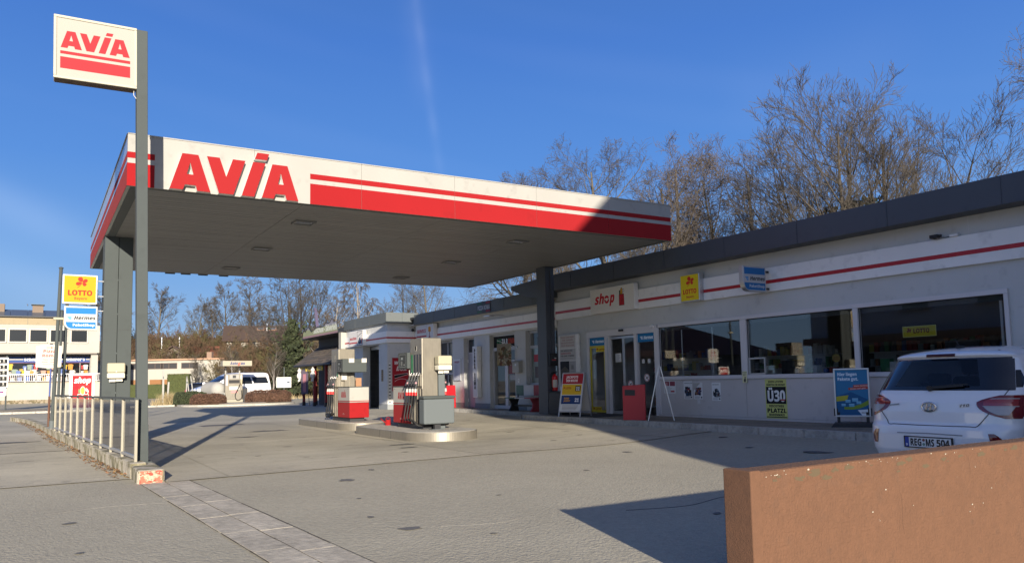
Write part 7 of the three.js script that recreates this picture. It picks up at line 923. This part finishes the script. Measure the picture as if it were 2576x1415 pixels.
// ---------------------------------------------------------------- houses across the street and behind the photographer
{
  const h = thing('street_house', 'grey rendered house across the street mirrored in the shop windows', 'house', [-20, 0, -22]); place('wall', box(-28, -14, 0, 6.2, -31, -13), new THREE.MeshStandardMaterial({ map: wearMap, color: new THREE.Color().setRGB(0.46, 0.48, 0.52), roughness: 0.9 }), h); place('roof', prism([[-28.9, 6.2], [-13.1, 6.2], [-21, 8.6]], 19).translate(0, 0, -31.5), M.tiles, h); place('ledge', box(-14, -13.2, 2.9, 3.3, -31, -13), std([0.20, 0.11, 0.06], 0.8), h); for (const z of [-29, -25, -21, -17]) { place('window', box(-14, -13.95, 4.6, 5.9, z, z + 1.4), darkGlass, h); place('window_sill', box(-14, -13.8, 4.5, 4.6, z - 0.1, z + 1.5), M.house, h); } place('shop_front', box(-14, -13.93, 0.5, 2.7, -30, -14), darkGlass, h);
  const k = thing('garage_house', 'white garage with a ribbed door and brown hipped roof down the street', 'house', [-14, 0, -41]); place('wall', box(-18, -9, 0, 2.6, -46, -38), M.house, k); place('roof', new THREE.ConeGeometry(7.4, 2.4, 4).rotateY(Math.PI / 4).translate(-13.5, 3.8, -42), M.tiles, k); place('garage_door', [...span(0.1, 2.1, 10).map(y => box(-9, -8.94, y, y + 0.17, -44, -40.5))], M.band, k);
  const big = thing('neighbour_house', 'tall house across the lower street casting its shadow on the shop', 'house', [10, 0, 14]); place('wall', box(4.2, 17, -1, 8.9, 8, 16.9), M.house, big); place('bay', box(3.0, 4.19, 6.45, 8.895, 8.02, 14), M.house, big); place('roof', prism([[3.13, 9.15], [3.4, 8.9], [17.8, 8.9], [18.07, 9.15], [16.6, 10.5], [10.6, 11.6], [4.5, 10.5]], 9.2).translate(0, 0, 7.9), M.tiles, big);  // bay added to the unseen house to shade the pizzeria front
  place('annex_wall', box(3.22, 4.19, -1, 3.45, 8.05, 12), M.house, big); place('annex_roof', prism([[3.05, 3.5], [3.64, 4.57], [4.18, 6.3], [4.19, 3.46]], 4.3).translate(0, 0, 7.95), M.tiles, big); for (const x of [6, 9.5, 13]) for (const y of [1.2, 4.2, 7]) place('window', box(x, x + 1.3, y, y + 1.4, 7.95, 8), darkGlass, big);
}
// ---------------------------------------------------------------- bare winter trees
function bareTree(seed, P) {
  const r = rng(seed), wood = { p: [], i: [] }, fine = { p: [], i: [] }, up = V(0, 1, 0), q = new THREE.Quaternion(), t1 = V(0, 0, 0), t2 = V(0, 0, 0);
  const ring = (buf, c, d, rad, n) => { t1.set(1, 0, 0); if (Math.abs(d.x) > 0.8) t1.set(0, 0, 1); t2.crossVectors(d, t1).normalize(); t1.crossVectors(t2, d); const s = buf.p.length / 3; for (let k = 0; k < n; k++) { const a = k / n * Math.PI * 2, x = Math.cos(a) * rad, y = Math.sin(a) * rad; buf.p.push(c.x + t1.x * x + t2.x * y, c.y + t1.y * x + t2.y * y, c.z + t1.z * x + t2.z * y); } return s; };
  const grow = (p0, d0, len, rad, lev) => {
    const buf = lev < 2 ? wood : fine, n = lev === 0 ? 8 : lev === 1 ? 5 : 3, segs = P.segs[lev], step = len / segs, p = p0.clone(), d = d0.clone(), kids = P.kids[lev] || 0; let s0 = ring(buf, p, d, rad, n), due = 0;
    for (let i = 1; i <= segs; i++) {
      const t = i / segs, wob = P.wob[lev]; d.x += (r() - .5) * wob; d.y += (r() - .5) * wob + P.trop[lev]; d.z += (r() - .5) * wob; d.normalize(); p.addScaledVector(d, step);
      const rr = Math.max(P.min, rad * (1 - t * P.taper[lev])), s1 = ring(buf, p, d, rr, n); for (let k = 0; k < n; k++) { const a = s0 + k, b = s0 + (k + 1) % n, c = s1 + k, e = s1 + (k + 1) % n; buf.i.push(a, b, c, b, e, c); } s0 = s1;
      if (lev < P.kids.length && t > P.start[lev]) { due += kids / (segs * (1 - P.start[lev])); while (due >= 1) { due--; const a = r() * Math.PI * 2, ang = P.angle[lev] * (0.75 + r() * 0.5); t1.set(1, 0, 0); if (Math.abs(d.x) > 0.8) t1.set(0, 0, 1); t2.crossVectors(d, t1).normalize().applyQuaternion(q.setFromAxisAngle(d, a)); const nd = d.clone().multiplyScalar(Math.cos(ang)).addScaledVector(t2, Math.sin(ang)).normalize(), back = p.clone().addScaledVector(d, -step * r()); grow(back, nd, len * P.ratio[lev] * (1 - (t - P.start[lev]) / (1 - P.start[lev]) * P.shrink[lev]) * (0.75 + r() * 0.5), rr * P.thin[lev], lev + 1); } }
    }
  };
  for (let s = 0; s < P.stems; s++) { const a = s / P.stems * 6.28 + r(), o = P.stems > 1 && s ? P.splay : 0.03; grow(V(Math.cos(a) * 0.25 * (P.stems > 1), -0.2, Math.sin(a) * 0.25 * (P.stems > 1)), V(Math.cos(a) * o, 1, Math.sin(a) * o).normalize(), P.H * (s ? 0.72 + r() * 0.2 : 0.94), P.R * (s ? 0.8 : 1), 0); }
  const geo = b => { const g = new THREE.BufferGeometry(); g.setAttribute('position', new THREE.Float32BufferAttribute(b.p, 3)); g.setIndex(b.i); g.computeVertexNormals(); return g; };
  return [geo(wood), geo(fine)];
}
const base = { H: 13, R: 0.2, stems: 1, splay: 0.1, segs: [12, 7, 5, 3, 2], kids: [20, 9, 6, 4], start: [0.28, 0.2, 0.2, 0.2], angle: [0.85, 0.75, 0.7, 0.7], ratio: [0.46, 0.46, 0.45, 0.5], shrink: [0.6, 0.45, 0.25, 0.1], thin: [0.55, 0.55, 0.55, 0.6], taper: [0.85, 0.8, 0.75, 0.5, 0.4], wob: [0.10, 0.2, 0.22, 0.2, 0.16], trop: [0.02, 0.055, 0.03, 0.02, 0.02], min: 0.007 };
const KIND = {
  beech: { ...base, H: 13.9, stems: 3, splay: 0.27, R: 0.27, kids: [17, 10, 7, 2], angle: [0.85, 0.62, 0.55, 0.5], trop: [0.01, 0.05, 0.04, 0.04, 0.04], ratio: [0.50, 0.44, 0.52, 0.7], wob: [0.10, 0.16, 0.16, 0.14, 0.12], shrink: [0.5, 0.45, 0.25, 0.1], start: [0.22, 0.18, 0.2, 0.2], min: 0.0075, thin: [0.58, 0.58, 0.55, 0.6] },
  oak: { ...base, H: 14, kids: [17, 10, 7, 2], ratio: [0.50, 0.46, 0.52, 0.68], R: 0.29, trop: [0.02, 0.05, 0.01, 0.0, 0.0], angle: [0.8, 0.75, 0.8, 0.8], wob: [0.14, 0.24, 0.26, 0.24, 0.2], min: 0.0075 },
  ash: { ...base, H: 13, stems: 2, splay: 0.16, kids: [13, 10, 7, 2], ratio: [0.48, 0.46, 0.52, 0.68], R: 0.25, trop: [0.02, 0.04, 0.01, 0.0, 0.0], angle: [0.7, 0.7, 0.75, 0.8], min: 0.0075 },
  far: { ...base, H: 12, segs: [9, 5, 4, 2, 2], kids: [17, 8, 6, 2], ratio: [0.46, 0.45, 0.5, 0.62], min: 0.014, angle: [0.7, 0.65, 0.7, 0.7], R: 0.22 },
  multi: { ...base, H: 15, stems: 6, splay: 0.2, R: 0.19, segs: [10, 6, 4, 3, 2], kids: [11, 7, 5, 2], angle: [0.8, 0.6, 0.6, 0.6], trop: [0.01, 0.02, 0.02, 0.02, 0.0], ratio: [0.5, 0.45, 0.45, 0.5], min: 0.012 },
  weep: { ...base, H: 11, segs: [10, 6, 5, 4, 3], kids: [18, 8, 6, 3], angle: [0.7, 0.8, 0.8, 0.6], trop: [0.02, 0.0, -0.22, -0.35, -0.4], ratio: [0.42, 0.45, 0.55, 0.6], min: 0.010 },
  brush: { ...base, H: 3.6, stems: 5, splay: 0.55, R: 0.035, segs: [6, 4, 3, 2], kids: [9, 6, 3], angle: [0.6, 0.7, 0.7], start: [0.2, 0.15, 0.1], ratio: [0.5, 0.5, 0.5], trop: [0.02, 0.03, 0.02, 0.02], min: 0.011 },
};
const made = {};
function tree(kind, seed, label, [x, y, z], turn, scale, m1, m2, group, name = 'bare_tree') {
  const key = kind + seed; made[key] ||= bareTree(seed, KIND[kind]); const o = local(name, label, 'tree', [x, y, z], 0, group); o.rotation.y = turn; o.scale.set(scale, scale * 1, scale);
  for (const [n, g, m] of [['trunk', made[key][0], m1], ['crown', made[key][1], m2]]) { const k = new THREE.Mesh(g, m); k.name = n; k.castShadow = k.receiveShadow = true; o.add(k); }
  return o;
}
const beyond = 'bare trees behind the shop roof', slope = 'bare trees on the slope';
tree('beech', 101, 'tallest bare tree over the shop roof, several stems fanning upward', [29.6, 0, -20.9], 0.4, 0.9, M.bark, M.twig, beyond);
tree('beech', 102, 'second tallest bare tree, standing beside the tallest over the shop roof', [32.1, 0, -19.4], 1.9, 0.9, M.bark, M.twig, beyond);
tree('ash', 106, 'bare pale tree filling the gap beside the tallest tree', [32.4, 0, -25.6], 5.2, 0.86, M.barkGrey, M.twig, beyond);
tree('oak', 104, 'bare broad tree standing apart over the far end of the shop roof', [37.6, 0, -14.6], 0.7, 1.06, M.barkGrey, M.twig, beyond);
tree('oak', 103, 'bare round-crowned tree standing behind the canopy end', [25.0, 0, -31.2], 0.2, 0.93, M.barkGrey, M.twig, beyond);
tree('ash', 105, 'bare thin-twigged tree between the canopy and the shop roof', [27.6, 0, -29.0], 1.1, 1.0, M.barkGrey, M.twigRed, beyond);
tree('ash', 106, 'bare pale-stemmed tree next to the canopy corner', [29.2, 0, -30.2], 2.6, 0.94, M.barkGrey, M.twig, beyond);
tree('ash', 107, 'bare bushy tree with rusty seed heads before the tallest tree', [32.6, 0, -28.8], 0.5, 1.04, M.barkGrey, M.twigRed, beyond);
tree('oak', 108, 'bare tree half hidden behind the white canopy edge', [26.4, 0, -41.6], 2.2, 1.0, M.barkGrey, M.twig, beyond);
tree('ash', 105, 'bare tree low behind the dark roof edge next to the canopy post', [23.6, 0, -27.5], 4.1, 0.66, M.barkGrey, M.twig, beyond);
tree('ash', 106, 'small bare tree over the pizzeria roof', [21.6, 0, -30.5], 3.3, 0.60, M.barkGrey, M.twig, beyond);
tree('oak', 103, 'bare tree over the service sign', [24.5, 0, -38.5], 3.0, 0.62, M.barkGrey, M.twig, beyond); tree('ash', 107, 'bare tree over the pizzeria banner', [24.8, 0, -35.0], 1.3, 0.66, M.barkGrey, M.twigRed, beyond);
tree('oak', 108, 'bare tree over the wash hall corner', [23.6, 0, -49.5], 5.0, 0.66, M.barkGrey, M.twig, beyond); tree('ash', 106, 'bare light-stemmed tree next to the weeping birches', [22.9, 0, -53.5], 0.9, 0.70, M.barkGrey, M.twig, beyond);
tree('weep', 111, 'weeping birch with rusty hanging twigs over the wash hall', [20.8, 0, -57.5], 0, 0.92, M.birch, M.twigRed, 'weeping birches'); tree('weep', 112, 'slimmer weeping birch next to the rusty one', [19.4, 0, -58.6], 1, 0.74, M.birch, M.twigRed, 'weeping birches');
tree('multi', 121, 'big bare many-stemmed tree over the ski hut sign', [21.3, 0.0, -74.6], 0.3, 0.92, M.bark, M.twig);
tree('far', 131, 'bare tree beside the sign pole on the slope', [14.3, 4.6, -119.5], 0, 0.92, M.barkGrey, M.twig, slope); tree('far', 132, 'bare tree nearest the steel flue on the slope', [19.6, 5.0, -119.0], 1, 0.72, M.barkGrey, M.twig, slope);
tree('far', 133, 'bare tree in the middle of the row on the slope', [22.9, 5.2, -115], 2, 0.86, M.bark, M.twig, slope); tree('far', 134, 'bare forked tree next to the big brown-roofed house', [25.6, 5.4, -113.5], 3, 0.94, M.bark, M.twig, slope);
tree('far', 131, 'bare tree between the orange roof and the taller trees', [21.2, 5.0, -117], 4, 0.74, M.barkGrey, M.twig, slope); tree('far', 133, 'small bare tree behind the ridge of the big house', [33.0, 5.5, -131], 4.4, 0.72, M.barkGrey, M.twig, slope); tree('far', 132, 'bare tree behind the wide canopy column', [8.2, 1.2, -112], 5, 1.0, M.barkGrey, M.twig, slope); tree('far', 134, 'bare tree at the gable of the big house', [27.5, 5.4, -117], 0.4, 0.62, M.bark, M.twig, slope);
tree('far', 132, 'pale bare tree in the hedge bank behind the warning panel', [17.4, 0, -68], 2.1, 0.36, M.birch, M.twig, 'small trees behind the parking'); tree('far', 134, 'gnarled little tree behind the gas pump board', [14.4, 0, -70], 4.0, 0.36, M.birch, M.twig, 'small trees behind the parking'); tree('far', 133, 'low twisted tree in front of the low white building', [14.0, 0, -86.5], 0.8, 0.36, M.bark, M.twig, 'small trees behind the parking');
{ // brush on the bank: uncountable bare shrubs
  const [a, b] = bareTree(151, KIND.brush), g = mergeGeometries([a, b].map(k => { k.deleteAttribute('uv'); return k; })), [c, d] = bareTree(152, KIND.brush), g2 = mergeGeometries([c, d].map(k => { k.deleteAttribute('uv'); return k; })); const r = rng(81), o = new THREE.Object3D(), col = new THREE.Color();
  const make = (geo, N, spot, nm, label) => { const im = new THREE.InstancedMesh(geo, std([0.5, 0.5, 0.5], 0.95), N); for (let i = 0; i < N; i++) { const [x, z, s] = spot(); o.position.set(x, hillY(x, z) - 0.3, z); o.rotation.set(0, r() * 6.3, 0); o.scale.set(s, s * (0.85 + r() * 0.4), s); o.updateMatrix(); im.setMatrixAt(i, o.matrix); const v = 0.75 + r() * 0.55, k = r(); im.setColorAt(i, k < .5 ? col.setRGB(0.21 * v, 0.128 * v, 0.075 * v) : k < .8 ? col.setRGB(0.20 * v, 0.15 * v, 0.075 * v) : col.setRGB(0.17 * v, 0.15 * v, 0.06 * v)); } im.name = nm; im.castShadow = im.receiveShadow = true; tag(im, label, 'thicket', null, 'stuff'); scene.add(im); };
  make(g, 520, () => { const z = -97 - r() * 24, x = 6 + r() * 34 * (-z / 110); return [x, z, 0.75 + r() * 0.5]; }, 'bank_thicket', 'brown bare thicket covering the bank below the houses');
  make(g2, 260, () => { const z = -74 - r() * 22, x = 17.5 + r() * 16; return [x, z, 0.75 + r() * 0.75]; }, 'parking_thicket', 'tangled bare bushes behind the parked van');
  make(g2, 120, () => { const z = -22 - r() * 40, x = 21 + r() * 12; return [x, z, 1.0 + r() * 0.6]; }, 'yard_thicket', 'bare bushes behind the roofs of shop and pizzeria');
}
{ // one evergreen
  const o = local('spruce', 'dark evergreen tree at the corner of the ski hut sign', 'tree', [19.7, 0, -70.5]), r = rng(5); o.scale.setScalar(0.86); place('trunk', bar([0, 0, 0], [0, 8.0, 0], 0.2, 0.04), M.bark, o); const mats = std([0.030, 0.040, 0.016], 0.95, { side: THREE.DoubleSide }); const im = foliage(17, 15000, [-2.3, 2.3, 0.5, 8.3, -2.3, 2.3], 0.34, mats, (x, y, z, rr) => { const R = 2.25 * Math.pow(clamp(1 - (y - 0.4) / 8.2, 0, 1), 0.65) * (0.72 + 0.28 * Math.sin(y * 5.3 + Math.atan2(z, x) * 3)), d = Math.hypot(x, z); return d < R && d > R * 0.35 * rr(); }); im.name = 'crown'; im.userData = { kind: 'stuff' }; o.add(im); void r;
  for (const [x, z, s, l, k] of [[31.6, -21.2, 2.6, 'ball of dark evergreen low behind the shop roof under the tallest tree', 1], [19.2, -72.5, 1.5, 'dark evergreen bush behind the warning panel', 2]]) { const b = local('evergreen_bush', l, 'bush', [x, 0, z]), h = k === 1 ? 9.2 : 2.2; place('stem', bar([0, 0, 0], [0, h - s * 0.5, 0], 0.12, 0.06), M.bark, b); const f = foliage(40 + k, 4000, [-s, s, h - 2 * s, h, -s, s], 0.3, mats, (a, c, e) => Math.hypot(a, (c - h + s) * 1.0, e) < s * (0.8 + 0.2 * Math.sin(a * 4 + c * 5))); f.name = 'crown'; f.userData = { kind: 'stuff' }; b.add(f); }
}
renderer.render(scene, camera);
